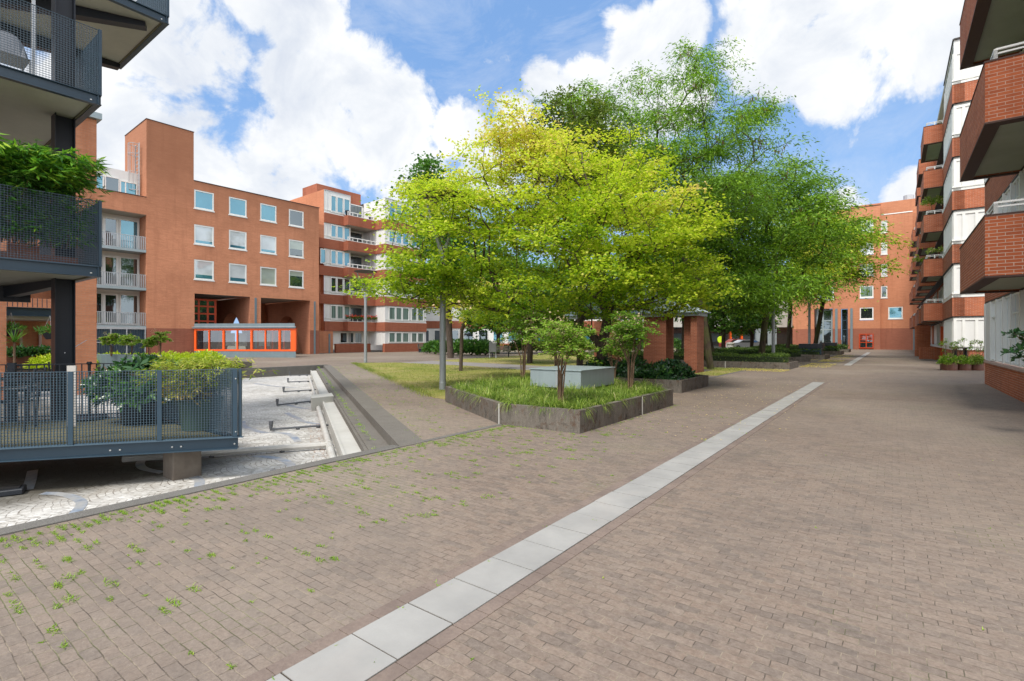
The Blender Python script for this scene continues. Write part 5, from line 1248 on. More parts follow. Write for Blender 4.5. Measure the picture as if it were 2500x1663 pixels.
# hedge planters down the square
HP = [([(-13,27.5),(-3.97,27.75),(-3.93,30.3),(-13,30.6)], 'concrete planter with a low clipped hedge right of the pavilion', 'low clipped hedge nearest the pavilion'),
      ([(-13,36.6),(-4.9,36.6),(-4.3,38.6),(-13,40.5)], 'second hedge planter down the square, behind the nearest one', 'low clipped hedge in the second planter down the square'),
      ([(-12,42.8),(-3.9,42.8),(-3.8,45.6),(-12,47.5)], 'hedge planter with a zinc box on its corner', 'low clipped hedge beside the nearer dark box'),
      ([(-12,56.0),(-3.8,56.0),(-3.8,60.0),(-12,60.5)], 'far hedge planter before the orange block', 'low clipped hedge beside the far dark box'),
      ([(-12,66.5),(-3.8,66.5),(-3.8,70.5),(-12,70.5)], 'farthest hedge planter beside the glazed entrance', 'low clipped hedge farthest down the square')]
for k, (pl, lb1, lb2) in enumerate(HP):
    planter(pl, 0.33, lb1, group='hedge planters down the square', joints=[(-6.9, 27.62, .02, .03)] if k == 0 else ())
    _, ii = inset(pl, 0.3); rng = np.random.default_rng(60+k); n = [16000, 11000, 9000, 6000, 5000][k]
    x = rng.uniform(-13, -3.5, n*2); y = rng.uniform(pl[0][1], max(p[1] for p in pl), n*2); keep = np.array([inside(ii, a, b) for a, b in zip(x, y)]); x, y = x[keep][:n], y[keep][:n]
    top = rng.random(len(x)) < 0.6; z = np.where(top, rng.normal(0.62+0.05*np.sin(x*2.3)+.04*np.sin(x*5.1+y*3), 0.03, len(x)), rng.uniform(0.28, 0.62, len(x)))
    # edges: push side leaves to the outline
    P = np.stack([x, y, z], 1); D = rng.normal(0, 1, P.shape); D[:, 2] = np.abs(D[:, 2])*.9+.2; lf = [.075,.10,.12,.16,.2][k]
    V, Q, v = leaf_quads(P, D, rng.normal(0, 1, P.shape)+np.array([0,0,.7]), lf*(.7+.6*rng.random(len(P))), lf*.5*np.ones(len(P)), rng.normal(.48 if k == 0 else .38, .2, len(P)))
    hb = (-8, pl[0][1]+1, .3); T = Thing('hedge', lb2, 'hedge', hb, TD, 'clipped hedges down the square')
    me = np_mesh('foliage', V, Q, v, M['hedge'], hb); o = bpy.data.objects.new('foliage', me); COL.objects.link(o); o.parent = T.o
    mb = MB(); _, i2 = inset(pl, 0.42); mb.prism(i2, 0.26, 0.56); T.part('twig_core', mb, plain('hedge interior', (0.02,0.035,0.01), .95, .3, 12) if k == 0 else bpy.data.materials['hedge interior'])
for (x0, x1, y0_, y1_, lb1) in [(-5.55,-4.15,43.4,45.2,'dark zinc box on the corner of the third hedge planter'), (-5.6,-4.4,57.5,59.3,'farther dark zinc box on a hedge planter')]:
    T = Thing('zinc_box', lb1, 'vent box', ((x0+x1)/2, (y0_+y1_)/2, .3), TD, 'dark boxes on the planters')
    mb = MB(); mb.box(x0, x1, y0_, y1_, .3, .82); T.part('body', mb, M['steel_blue']); mb = MB(); mb.box(x0-.06, x1+.06, y0_-.06, y1_+.06, .82, 1.12); T.part('lid', mb, M['pot_dark'])

# heavenly bamboo shrubs (feathery, on bare stems)
def nandina(x, y, z0, h, r, lbl, th=TD, n=26, seed=1, tone=.5, lf=.055, clump=None, grp=None, bare=0.45):
    rng = np.random.default_rng(seed); T = Thing('feathery_shrub', lbl, 'shrub', (x, y, z0), th, grp); mb = MB(); tops = []
    for k in range(7):
        a = rng.random()*2*pi; rr = 0.05*rng.random(); q = rng.uniform(.2, .7)*r; hh = h*rng.uniform(.75, 1.0)
        p = [(x+rr*cos(a), y+rr*sin(a), z0), (x+rr*1.8*cos(a)+.02, y+rr*1.8*sin(a), z0+hh*.45), (x+q*cos(a), y+q*sin(a), z0+hh*.92)]
        mb.tube(p, [.011*h, .009*h, .005*h], 5); tops.append(Vector(p[1]).lerp(Vector(p[2]), .6)); tops.append(Vector(p[2]))
    Ps = []
    for k in range(n):
        t0 = tops[rng.integers(len(tops))]; a = rng.random()*2*pi; L = r*rng.uniform(.5, 1.0); zz_ = rng.uniform(-.25, .25)*h*.35
        e = t0+Vector((cos(a)*L, sin(a)*L, zz_)); e.x = x+(e.x-x)*min(1, r*1.15/max(1e-6, (Vector((e.x-x, e.y-y))).length)); e.y = y+(e.y-y)*min(1, r*1.15/max(1e-6, (Vector((e.x-x, e.y-y))).length)); e.z = max(e.z, z0+h*bare)
        mb.tube([t0, t0.lerp(e, .5)+Vector((0,0,.05*h)), e], .0035*h, 3, cap=False)
        for s in range(60):
            u = rng.uniform(.25, 1.05); c = t0.lerp(e, u); w = .30*r*(1.25-u); Ps.append((c.x+rng.normal(0, w*.55), c.y+rng.normal(0, w*.55), c.z+rng.normal(0, w*.16)+.05*h*sin(pi*min(u,1))))
    P = np.array(Ps); D = rng.normal(0, 1, P.shape)*np.array([1,1,.35])+np.array([0,0,-.15]); N = rng.normal(0, .45, P.shape)+np.array([0,0,1.]); L = lf*(.7+.7*rng.random(len(P)))
    T.part('stems', mb, M['stem']); V, Q, v = leaf_quads(P, D, N, L, L*.48, rng.normal(tone, .17, len(P)))
    me = np_mesh('foliage', V, Q, v, M['leaf_nandina'], (x,y,z0)); o = bpy.data.objects.new('foliage', me); COL.objects.link(o); o.parent = T.o
    # pale flower panicles
    n2 = 120; tt = [tops[i] for i in rng.integers(len(tops), size=4)]; P = np.concatenate([np.array([(t.x, t.y, t.z+.04*h)])+rng.normal(0, 1, (n2//4, 3))*np.array([.05,.05,.07])*h for t in tt])
    V, Q, v = leaf_quads(P, rng.normal(size=P.shape), rng.normal(size=P.shape), np.full(len(P), .035*h), np.full(len(P), .02*h), np.full(len(P), .97)); me = np_mesh('flowers', V, Q, v, M['leaf_nandina'], (x,y,z0)); o = bpy.data.objects.new('flowers', me); COL.objects.link(o); o.parent = T.o; o['kind'] = 'stuff'
    return T
GN = 'feathery shrubs in the nearest planter'
nandina(-4.75, 7.75, .28, 1.58, .56, 'feathery shrub on bare stems at the front corner of the nearest planter', n=80, seed=3, tone=.55, lf=.058, grp=GN, bare=.40)
nandina(-4.55, 10.35, .28, 1.85, .55, 'tall feathery shrub right of the zinc box in the nearest planter', n=75, seed=4, tone=.34, lf=.062, grp=GN, bare=.34)
nandina(-7.75, 12.5, .28, 2.0, .85, 'feathery shrub with pale stems behind the zinc box in the nearest planter', n=90, seed=5, tone=.42, lf=.07, grp=GN, bare=.42)
nandina(-8.15, 11.4, .28, 1.95, .62, 'feathery shrub with two pale stems left of the zinc box', n=70, seed=7, tone=.36, lf=.06, grp=GN, bare=.45)
nandina(-5.9, 12.3, .28, 1.2, .45, 'smaller feathery shrub between the zinc box and the stained planter', n=22, seed=6, tone=.36, lf=.06, grp=GN, bare=.45)
# ================================================================== left: steel balconies, brick wall with an opening, deck over the basin
XE = -22.6
ey = lambda px: onx(px, XE, TD)[0]
ez = lambda px, py: onxz(px, py, XE, TD)[1]
Eb = Thing('gallery_block', 'orange brick wall with cantilevered blue steel balconies at the left edge', 'apartment block', (XE, 4, 0), TD)
zE = ez(236, 293); ya0, ya1, ya2 = ey(15.7), ey(138), ey(236)
FEx = Face('x', XE, 1)
mb = MB(); wall(mb, FEx, -14, ya2, -0.5, zE, [(ya0, ya1, -0.6, 4.6, 0.5)])
mb.quad((XE,ya2,-.5),(XE-1.2,ya2,-.5),(XE-1.2,ya2,zE),(XE,ya2,zE)); mb.quad((XE-1.2,-14,2.9),(XE-1.2,ya2,2.9),(XE-1.2,ya2,zE),(XE-1.2,-14,zE))
Eb.part('wall', mb, M['brick_pier'])
mb = MB(); FEx.box(mb, -14, ya2+.12, -0.15, 1.3, zE+.01, zE+.22); Eb.part('coping', mb, M['zinc'])
def grate(T, p, q, z0, z1, pitch=0.036, parent=None, name='railing', hp=None, depth=0.011, frame=True, bw=.0019):
    """pressed steel grating panel: deep upright bars and thin cross bars"""
    p, q = Vector(p), Vector(q); L = (q-p).length; d = (q-p)/L; n = int(L/pitch); mb = MB(); hp = hp or pitch
    for k in range(n+1):
        c = p+d*(L*k/n); mb.obox(c-d*bw, c+d*bw, depth, z0, z1)
    m = int((z1-z0)/hp)
    for k in range(m+1):
        z = z0+(z1-z0)*k/m; mb.obox(p, q, 0.006, z-.003, z+.003, off=depth/2)
    if frame: mb.obox(p, q, 0.012, z1, z1+.006); mb.obox(p, q, 0.03, z0-.01, z0-.003)
    return T.part(name, mb, M['steel_mesh'], parent)
def ibeam(mb, p, q, z0, z1, w=0.09, t=0.012):
    mb.obox(p, q, w, z0, z0+t); mb.obox(p, q, w, z1-t, z1); mb.obox(p, q, t, z0+t, z1-t)
def steel_balcony(T, xo, xi, yn, yf_, zb, rail=1.08, panel=True, label=None):
    """platform: channel beams on the edge, concrete slab, grating guards; outer edge x=xo, far end y=yf_"""
    mb = MB(); ibeam(mb, (xo+.045, yn), (xo+.045, yf_), zb, zb+.175); ibeam(mb, (xo+.09, yf_-.045), (xi, yf_-.045), zb+.002, zb+.173)
    b = T.part('balcony_beam', mb, M['steel_blue'])
    mb = MB(); mb.box(xi, xo-.05+.04, yn, yf_-.10, zb+.02, zb+.15); T.part('slab', mb, M['concrete'], b)
    mb = MB(); mb.box(xi, xo-.01, yf_-.13, yf_-.101, zb+.0, zb+.11); T.part('trim', mb, M['mustard'], b)
    mb = MB()
    for y in (yf_-.13,): mb.lathe((xo+.052, y, zb+.05), [(.0, 0),(.016, .001),(.016,.02),(0,.021)], 8)
    T.part('bolt', mb, M['chrome'], b)
    z0, z1 = zb+.19, zb+.19+rail
    grate(T, (xo+.03, yn), (xo+.03, yf_), z0, z1, parent=b); grate(T, (xo, yf_+.0), (xi, yf_+.0), z0, z1, parent=b)
    mb = MB(); mb.box(xo+.02, xo+.06, yf_-.03, yf_+.012, zb+.175, z1+.01); mb.box(xo-.04, xo+.0, yf_-.012, yf_+.02, zb+.175, z1+.01)
    T.part('post', mb, M['steel_blue'], b)
    return b
L0 = steel_balcony(Eb, -10.68, -14.8, -4.0, 2.69, 2.53)
L1_ = steel_balcony(Eb, -10.68, -14.8, -4.0, 2.69, 5.40)
L2_ = steel_balcony(Eb, -12.45, -15.4, -4.0, 4.30, 8.21)
# cantilever brackets, column
mb = MB()
mb.box(-11.87,-11.60,2.30,2.315,-.45,8.2); mb.box(-11.87,-11.60,2.56,2.575,-.45,8.2); Eb.part('column_flange', mb, M['steel_dark'])
mb = MB(); mb.box(-11.80, -11.72, 2.316, 2.559, -0.45, 8.2); Eb.part('column', mb, M['steel_dark'])
mb = MB()
def taper(mb, p, q, zt_, h0, h1, w=.16):
    p, q = Vector(p), Vector(q); d = (q-p).normalized(); n = Vector((-d.y, d.x))*w/2
    for s in (-1, 1): mb.quad((*(p+n*s), zt_-h0), (*(q+n*s), zt_-h1), (*(q+n*s), zt_), (*(p+n*s), zt_))
    mb.quad((*(p-n), zt_-h0), (*(q-n), zt_-h1), (*(q+n), zt_-h1), (*(p+n), zt_-h0)); mb.quad((*(q-n), zt_-h1), (*(q+n), zt_-h1), (*(q+n), zt_), (*(q-n), zt_))
taper(mb, (-15.0, -0.6), (-12.75, 4.0), 8.215, 0.50, 0.10, .2); Eb.part('bracket', mb, M['steel_dark']); mb = MB(); taper(mb, (-15.2, 1.0), (-15.2, 4.2), 8.215, 0.45, 0.10, .2); Eb.part('bracket', mb, M['steel_dark']); mb = MB()
taper(mb, (-14.0, 2.4), (-15.0, -3.0), 2.535, 0.30, 0.30); Eb.part('bracket', mb, M['steel_dark']); mb = MB(); taper(mb, (-11.8, 2.4), (-14.6, 2.0), 2.535, 0.12, 0.25)
Eb.part('bracket', mb, M['steel_dark'])
mb = MB(); mb.box(-11.2, -11.15, 1.93, 1.97, 5.6, 7.0); Eb.part('railing_post', mb, M['galv'])
mb = MB(); mb.tube([(-11.7,2.45,1.25),(-22.5,5.3,1.45)], .012, 4); Eb.part('tie_cable', mb, M['galv'])
# things behind the opening
XG = -33.0
G = Thing('rear_wall', 'brick wall with pale posts and a steel balcony seen through the opening', 'wall', (XG, 12, 0), TD)
gy = lambda px: onx(px, XG, TD)[0]
gz = lambda px, py: onxz(px, py, XG, TD)[1]
mb = MB(); mb.quad((XG,-5,-.5),(XG,gy(234),-.5),(XG,gy(234),6.4),(XG,-5,6.4)); G.part('wall', mb, M['brick_pier'])
mb = MB()
for q in (50, 97): mb.box(XG+.01, XG+.16, gy(q-3), gy(q+3), -.2, gz(97, 798))
G.part('pale_post', mb, plain('pinkish render', (0.55,0.42,0.36), .8, .1))
XG2 = -30.5; zb_g = onxz(70, 772, XG2, TD)[1]
mb = MB(); ibeam(mb, (XG2, -5), (XG2, onx(150,XG2,TD)[0]), zb_g, zb_g+.38, .2, .03); G.part('balcony_beam', mb, M['steel_blue'])
mb = MB(); mb.box(XG, XG2-.11, -5, onx(150,XG2,TD)[0], zb_g-.15, zb_g+.2); G.part('slab', mb, M['conc_light'])
mb = MB(); y = -4
while y < onx(150,XG2,TD)[0]: mb.box(XG2-.02, XG2+.0, y, y+.025, zb_g+.4, zb_g+1.5); y += .16
mb.box(XG2-.03, XG2+.02, -5, onx(150,XG2,TD)[0], zb_g+1.5, zb_g+1.54); G.part('railing', mb, M['steel_blue'])
mb = MB(); ypl = [onx(q, -30, TD)[0] for q in (18, 128)]; zsh = onxz(70, 868, -30, TD)[1]
mb.box(-30.3, -29.9, ypl[0], ypl[1], zsh-.45, zsh); Tt = solo('flower_trough', mb, M['pot_clay'], 'brown flower trough behind the wall opening', 'trough', (-30.1, sum(ypl)/2, zsh-.45), TD)
rng = np.random.default_rng(77)
def plant(name, label, cat, parts_, mat, base, th, group=None, stem=None):
    T = Thing(name, label, cat, base, th, group); V, Q, v = merge(parts_); me = np_mesh('foliage', V, Q, v, M[mat], base); o = bpy.data.objects.new('foliage', me); COL.objects.link(o); o.parent = T.o
    if stem: T.part('stems', stem, M['stem'])
    return T
ym = sum(ypl)/2
plant('trailing_plant', 'green plants filling the brown trough behind the wall opening', 'plant', [bush_leaves(rng, -30.1, ypl[0]+(ypl[1]-ypl[0])*u, zsh, .35, .45, .35, 260, .16, .5, .55, .2) for u in (.1,.3,.5,.7,.9)], 'leaf_laurel', (-30.1, ym, zsh), TD)
for (px, py, Y, lbl) in ((27, 805, 16.5, 'hanging basket left in the wall opening'), (122, 812, 16.5, 'hanging basket right in the wall opening, beside the steel column')):
    w = at(px, py, Y); l = w2loc(w[0], w[1], TD); T = Thing('hanging_basket', lbl, 'hanging basket', (l[0], l[1], w[2]), TD, 'hanging baskets in the wall opening')
    mb = MB(); mb.lathe((l[0], l[1], w[2]-.12), [(.10,-.10),(.16,.0),(.20,.12)], 14); T.part('pot', mb, M['pot_dark'])
    mb = MB()
    for a in (0, 2.1, 4.2): mb.tube([(l[0]+.19*cos(a), l[1]+.19*sin(a), w[2]), (l[0], l[1], w[2]+.55)], .005, 3)
    T.part('wires', mb, M['galv'])
    V, Q, v = bush_leaves(rng, l[0], l[1], w[2], .33, .33, .16, 220, .16, .25, .5, .2); me = np_mesh('foliage', V, Q, v, M['leaf_dark'], (l[0], l[1], w[2])); o = bpy.data.objects.new('foliage', me); COL.objects.link(o); o.parent = T.o
w = at(35, 835, 15.5); l = w2loc(w[0], w[1], TD); n = 46; a = rng.random(n)*2*pi; e = rng.uniform(-.1, 1.2, n)
P = np.tile([l[0], l[1], w[2]], (n, 1)); V, Q, v = blade_quads(P, np.stack([np.cos(a)*np.cos(e), np.sin(a)*np.cos(e), np.sin(e)], 1), np.full(n, .55), np.full(n, .035), np.full(n, .25), rng.normal(.4, .2, n), rng, 3)
T = Thing('spiky_plant', 'spiky palm like plant below the left hanging basket', 'plant', (l[0], l[1], w[2]-.9), TD)
me = np_mesh('foliage', V, Q, v, M['leaf_dark'], (l[0], l[1], w[2]-.9)); o = bpy.data.objects.new('foliage', me); COL.objects.link(o); o.parent = T.o
mb = MB(); mb.tube([(l[0], l[1], w[2]-.9), (l[0], l[1], w[2])], .03, 6); T.part('stem', mb, M['stem'])
mb = MB(); mb.lathe((l[0], l[1], w[2]-1.3), [(.16,0),(.22,.4)], 12); T.part('pot', mb, M['pot_dark'])

# ------------------------------------------------------------------ deck on a concrete stub
TK = radians(73.3)
c0 = Vector(((589-1250)/FOC*7.03, 7.03)); kd = Vector((sin(TK), cos(TK)))
kx, ky = w2loc(c0.x, c0.y, TK)                 # deck grid: y along the front edge to the right
K = Thing('deck', 'dark steel framed terrace deck with grating guards over the drained pond', 'deck', (kx, ky-2, 0), TK)
bk = Vector(loc2w(0, 0, 0)); back = Vector(w2loc(*(c0+Vector((-.8, .6))*3.3), TK)); LY = ky-5.2
zf = 0.135
mb = MB(); ibeam(mb, (kx-.05, LY), (kx-.05, ky-.05), -0.025, zf, .11, .012); ibeam(mb, (kx-.12, ky-.10), (back.x, back.y-.02), -0.024, zf-.001, .09, .012); ibeam(mb, (back.x, back.y-.05), (back.x, LY), -0.023, zf-.002, .09)
K.part('edge_beam', mb, M['steel_blue'])
mb = MB(); mb.prism([(kx-.12, LY), (kx-.12, ky-.2), (back.x+.06, back.y-.08), (back.x+.06, LY)], zf-.10, zf-.008); K.part('floor', mb, M['mustard'])
mb = MB(); mb.obox((kx-.0, LY), (kx-.0, ky+.03), .07, zf+.002, zf+.010); K.part('edge_flat', mb, M['steel_mesh'])
grate(K, (kx-.012, LY), (kx-.012, ky-.05), zf+.02, 1.075, .0335, depth=.016, bw=.0024)
grate(K, (kx-.05, ky-.03), (back.x+.05, back.y), zf+.02, 1.075, .034)
posts_y = [onx(q, kx, TK)[0] for q in (173, 390)]
for y in posts_y + [posts_y[0]-(posts_y[1]-posts_y[0]), ky-.075]:
    mb = MB(); mb.box(kx+.008, kx+.016, y-.028, y+.028, zf-.0, 1.082); K.part('post', mb, M['steel_blue'])
mb = MB(); mb.box(kx-.055, kx-.01, ky-.034, ky-.0, zf, 1.08); K.part('corner_post', mb, M['steel_blue'])
mb = MB()
for y in (ky-.075,): 
    for z in (.22, .95): mb.tube([(kx+.016, y+.01, z), (kx+.024, y+.01, z)], .009, 8)
for y in (onx(266,kx,TK)[0], onx(290,kx,TK)[0], onx(418,kx,TK)[0], onx(440,kx,TK)[0], onx(571,kx,TK)[0]): mb.tube([(kx-.044, y, .045), (kx-.030, y, .045)], .011, 8)
K.part('bolts', mb, M['chrome'])
# rear guard: upright bars only
mb = MB(); y = LY
while y < back.y-.02: mb.box(back.x-.006, back.x+.006, y-.007, y+.007, zf, 1.06); y += .105
mb.box(back.x-.02, back.x+.02, LY, back.y, 1.06, 1.075); mb.box(back.x-.02, back.x+.02, LY, back.y, zf+.05, zf+.065)
for yq in (back.y-.1, back.y-2.0, back.y-3.6): mb.box(back.x-.03, back.x+.03, yq-.05, yq+.05, zf, 1.1)
K.part('rear_railing', mb, M['steel_dark'])
s0 = gnd(422.5, 1173.5, -0.445, TD); s1x = s0[0]
mb = MB(); mb.box(s0[0], s0[0]-.36, s0[1], s0[1]+.36, -.46, -.028)
# the stub is aligned with the basin grid
solo('support_block', mb, plain('stained concrete stub', (0.20,0.17,0.14), .9, .3, 3, dark=(.06,.045,.035), streak=.15), 'short stained concrete block carrying the deck corner', 'support', (s0[0]-.18, s0[1]+.18, -.46), TD, bevel=.006)

# on the deck
def dpos(px, py, z=zf): w = gnd(px, py, z, 0); return w
mb = MB(); c = dpos(218, 1023); T = Thing('parasol_base', 'black round parasol foot with its tube on the deck', 'parasol foot', (c[0], c[1], zf), 0)
mb.lathe((c[0], c[1], zf), [(.25,0),(.26,.02),(.25,.045),(.05,.055)], 28); T.part('plate', mb, M['pot_dark']); mb = MB(); mb.tube([(c[0],c[1],zf+.05),(c[0],c[1],1.08)], .022, 10); mb.lathe((c[0],c[1],1.06), [(.03,0),(.042,.02),(.03,.05)], 10); T.part('tube', mb, M['black'])
w = at(173, 990, 6.95)
mb = MB(); mb.obox((w[0]-.048, w[1]+.0), (w[0]+.048, w[1]+.03), .03, .30, 1.13); solo('post_box', mb, M['cream'], 'pale box strapped behind the left deck post', 'box', (w[0], w[1], .3), 0)
# folding chair and table at the left
def slat_chair(px, py, lbl, rz):
    c = dpos(px, py); T = Thing('garden_chair', lbl, 'chair', (c[0], c[1], zf), 0, 'garden chairs on the deck'); R = lambda x, y, z: (c[0]+x*cos(rz)-y*sin(rz), c[1]+x*sin(rz)+y*cos(rz), zf+z)
    for s in (-.24, .24):
        mb = MB(); mb.tube([R(-.22,s,0), R(-.22,s,.62), R(.25,s,.64)], .016, 6); T.part('leg', mb, M['pot_dark'])
        mb = MB(); mb.tube([R(.22,s,0), R(.25,s,.45), R(.34,s,.92)], .016, 6); T.part('leg', mb, M['pot_dark'])
    mb = MB()
    for k in range(7): mb.tube([R(-.22+.07*k,-.22,.43), R(-.22+.07*k,.22,.43)], .014, 5)
    T.part('seat', mb, M['pot_dark']); mb = MB()
    for k in range(6): mb.tube([R(.26+.015*k,-.22,.50+.075*k), R(.26+.015*k,.22,.50+.075*k)], .013, 5)
    T.part('backrest', mb, M['pot_dark'])
slat_chair(25, 1052, 'dark folding garden chair at the left end of the deck', .5); slat_chair(95, 1010, 'dark garden chair farther back on the deck, near the steel column', 2.6)
c = dpos(60, 1030); T = Thing('garden_table', 'dark slatted garden table between the chairs on the deck', 'table', (c[0], c[1], zf), 0)
mb = MB(); mb.box(c[0]-.45, c[0]+.45, c[1]-.3, c[1]+.3, zf+.70, zf+.73); T.part('table_top', mb, M['pot_dark'])
for s in ((-.4,-.25),(.4,-.25),(-.4,.25),(.4,.25)): mb = MB(); mb.tube([(c[0]+s[0],c[1]+s[1],zf),(c[0]+s[0]*.9,c[1]+s[1]*.9,zf+.7)], .018, 6); T.part('leg', mb, M['pot_dark'])
# laurel in a dark pot
c = dpos(335, 1035); T = Thing('pot', 'dark round pot holding the glossy shrub on the deck', 'pot', (c[0], c[1], zf), 0)
mb = MB(); mb.lathe((c[0], c[1], zf), [(.19,0),(.24,.30),(.27,.34),(.255,.35),(.0,.33)], 28); T.part('body', mb, M['pot_dark'], smooth=True)
rng = np.random.default_rng(31); C0 = (c[0]-.02, c[1]+.05, zf+.42)
prt = [bush_leaves(rng, C0[0]+dx, C0[1]+dy, C0[2]+dz, rx, .40, rz, n, .135, .30, .48, .22, whorl=8) for dx, dy, dz, rx, rz, n in ((0,0,-.05,.62,.62,2900),(-.42,.15,.12,.38,.36,900),(.40,.1,.20,.36,.38,1000),(.05,0,.40,.34,.26,700),(-.62,.2,.18,.20,.18,300))]
st = MB()
for k in range(12): a = k*.55; st.tube([(c[0], c[1], zf+.33), (c[0]+.2*cos(a), c[1]+.14*sin(a), zf+.6), (c[0]+.5*cos(a), c[1]+.28*sin(a), zf+.92)], [.016,.012,.006], 5)
plant('laurel_shrub', 'glossy dark green shrub above the rail in a dark pot on the deck', 'shrub', prt, 'leaf_laurel', (c[0], c[1], zf+.33), 0, stem=st)
# bamboo in a green tub
c = dpos(478, 1049); T = Thing('pot', 'green ribbed tub holding the bamboo at the deck corner', 'pot', (c[0], c[1], zf), 0)
mb = MB(); mb.lathe((c[0], c[1]+.12, zf), [(.25,0),(.30,.42),(.32,.44),(.32,.47),(.29,.47),(.0,.44)], 20); T.part('body', mb, M['pot_green'])
def bamboo(rng, cx_, cy_, z0, rx, ry, z1, nc, per, leaf, tone, tv, lean=.2, wlf=.16, lo=.35, fan=1.0):
    st = MB(); P, D, v = [], [], []
    for k in range(nc):
        x, y = cx_+rng.uniform(-rx, rx), cy_+rng.uniform(-ry, ry); h = (z1-z0)*rng.uniform(.7, 1.05); lx, ly = rng.normal(0, lean, 2)
        st.tube([(x, y, z0), (x+lx*.3, y+ly*.3, z0+h*.6), (x+lx, y+ly, z0+h*.92)], [.008,.006,.003], 4)
        for s in range(per):
            u = lo+(1.0-lo)*rng.random(); q = np.array([x+lx*u*u, y+ly*u*u, z0+h*u]); a = rng.random()*2*pi; r = rng.uniform(.02, .22)*fan
            tip = q+np.array([cos(a)*r, sin(a)*r, rng.uniform(-.05, .08)])
            for j in range(5):
                b = a+rng.normal(0, .7); P.append(tip+rng.normal(0, .015, 3)); D.append((cos(b), sin(b), rng.uniform(-.9, .35))); v.append(tone+rng.normal(0, tv))
    P, D, v = np.array(P), np.array(D), np.array(v); L = leaf*rng.uniform(.6, 1.2, len(P)); return leaf_quads(P, D, rng.normal(0, .5, P.shape)+np.array([0,0,1.]), L, L*wlf, v), st
rng = np.random.default_rng(32)
p1, st = bamboo(rng, c[0]+.05, c[1]+.10, zf+.44, .22, .20, 1.20, 54, 22, .13, .45, .2, .30, .15, .30)
p2, st2 = bamboo(rng, c[0]-.02, c[1]-.14, zf+.42, .16, .05, .98, 16, 12, .14, .85, .12, .08, .15, .2)
st.v += []; plant('bamboo', 'yellow green bamboo with dry tips spilling over the deck corner rail', 'bamboo', [p1, p2], 'leaf_drybamboo', (c[0], c[1], zf+.44), 0, stem=st)
# bamboo on the first balcony, in a brown trough
T = Thing('balcony_trough', 'brown trough of bamboo on the lowest steel balcony', 'trough', (-10.95, 1.2, 2.72), TD); mb = MB(); mb.box(-11.15, -10.86, -1.8, 2.45, 2.70, 2.84); T.part('body', mb, M['pot_clay'])
rng = np.random.default_rng(33); Bp = []; st = MB()
for (ya_, yb__, ztop_, nc) in ((-1.7, 0.6, 4.55, 55), (0.6, 1.9, 4.55, 50), (1.6, 2.45, 4.42, 32)):
    p, s_ = bamboo(rng, -10.98, (ya_+yb__)/2, 3.0, .13, (yb__-ya_)/2, ztop_, nc, 44, .155, .42, .22, .13, .16, .08, 1.0); Bp.append(p); i = len(st.v); st.v += s_.v; st.f += [tuple(i+j for j in f) for f in s_.f]
p, s_ = bamboo(rng, -10.9, 1.9, 3.9, .14, .6, 4.5, 26, 40, .20, .70, .18, .22, .18, .25, 1.3); Bp.append(p)
plant('bamboo', 'dense green bamboo hedge behind the grating of the lowest steel balcony', 'bamboo', Bp, 'leaf_bamboo', (-10.95, 1.2, 3.0), TD, stem=st)
# moulded chair on the upper balcony
T = Thing('lounge_chair', 'grey moulded chair behind the grating of the upper steel balcony', 'chair', (-11.3, 1.7, 5.58), TD)
mb = MB()
for k in range(9):
    u = k/8; yq = 1.40+.52*u; hgt = .82*(1-abs(2*u-1)**3.2*.42)
    yq2 = 1.40+.52*(k+1)/8 if k < 8 else yq
    if k < 8:
        h2 = .82*(1-abs(2*(k+1)/8-1)**3.2*.42)
        mb.quad((-11.15, yq, 6.0), (-11.15, yq2, 6.0), (-11.32, yq2, 5.58+h2), (-11.32, yq, 5.58+hgt)); mb.quad((-11.19, yq, 6.0), (-11.19, yq2, 6.0), (-11.36, yq2, 5.58+h2), (-11.36, yq, 5.58+hgt))
mb.quad((-11.15,1.40,6.0),(-11.15,1.92,6.0),(-11.70,1.92,6.02),(-11.70,1.40,6.02)); T.part('shell', mb, plain('grey plastic', (.16,.17,.19), .5, .05))
for dx, dy in ((-.1,.0),(-.1,.5),(-.5,.02),(-.5,.48)): mb = MB(); mb.tube([(-11.1+dx,1.41+dy,5.58),(-11.1+dx,1.41+dy,6.0)], .014, 6); T.part('leg', mb, M['galv'])

# ------------------------------------------------------------------ pond pipes
RP = 'grey feed pipes lying in the pond'
def pw(px, py, z): return (*gnd(px, py, z, TD), z)
zf_ = -.445
T = Thing('main_pipe', 'pale grey header pipe along the concrete ledge in the drained pond', 'pipe', (-10, 6, zf_), TD)
def edge_pt(o, x, z): q = dpt(o, x); return (q[0], q[1], z)
mb = MB(); mb.tube([edge_pt(.80, GX-.42, zf_+.075), edge_pt(.80, -12.45, zf_+.075)], .055, 12); mb.tube([edge_pt(.80, -13.3, zf_+.07), edge_pt(.80, -23.5, zf_+.07)], .045, 10); T.part('tube', mb, M['pipe_light'])
for x in (-7.6, -7.95): mb = MB(); mb.tube([edge_pt(.80, x, zf_+.075), edge_pt(.80, x-.10, zf_+.075)], .066, 12); T.part('sleeve', mb, M['pipe_light'])
big_a = Vector(edge_pt(.80, -7.95, zf_+.075))
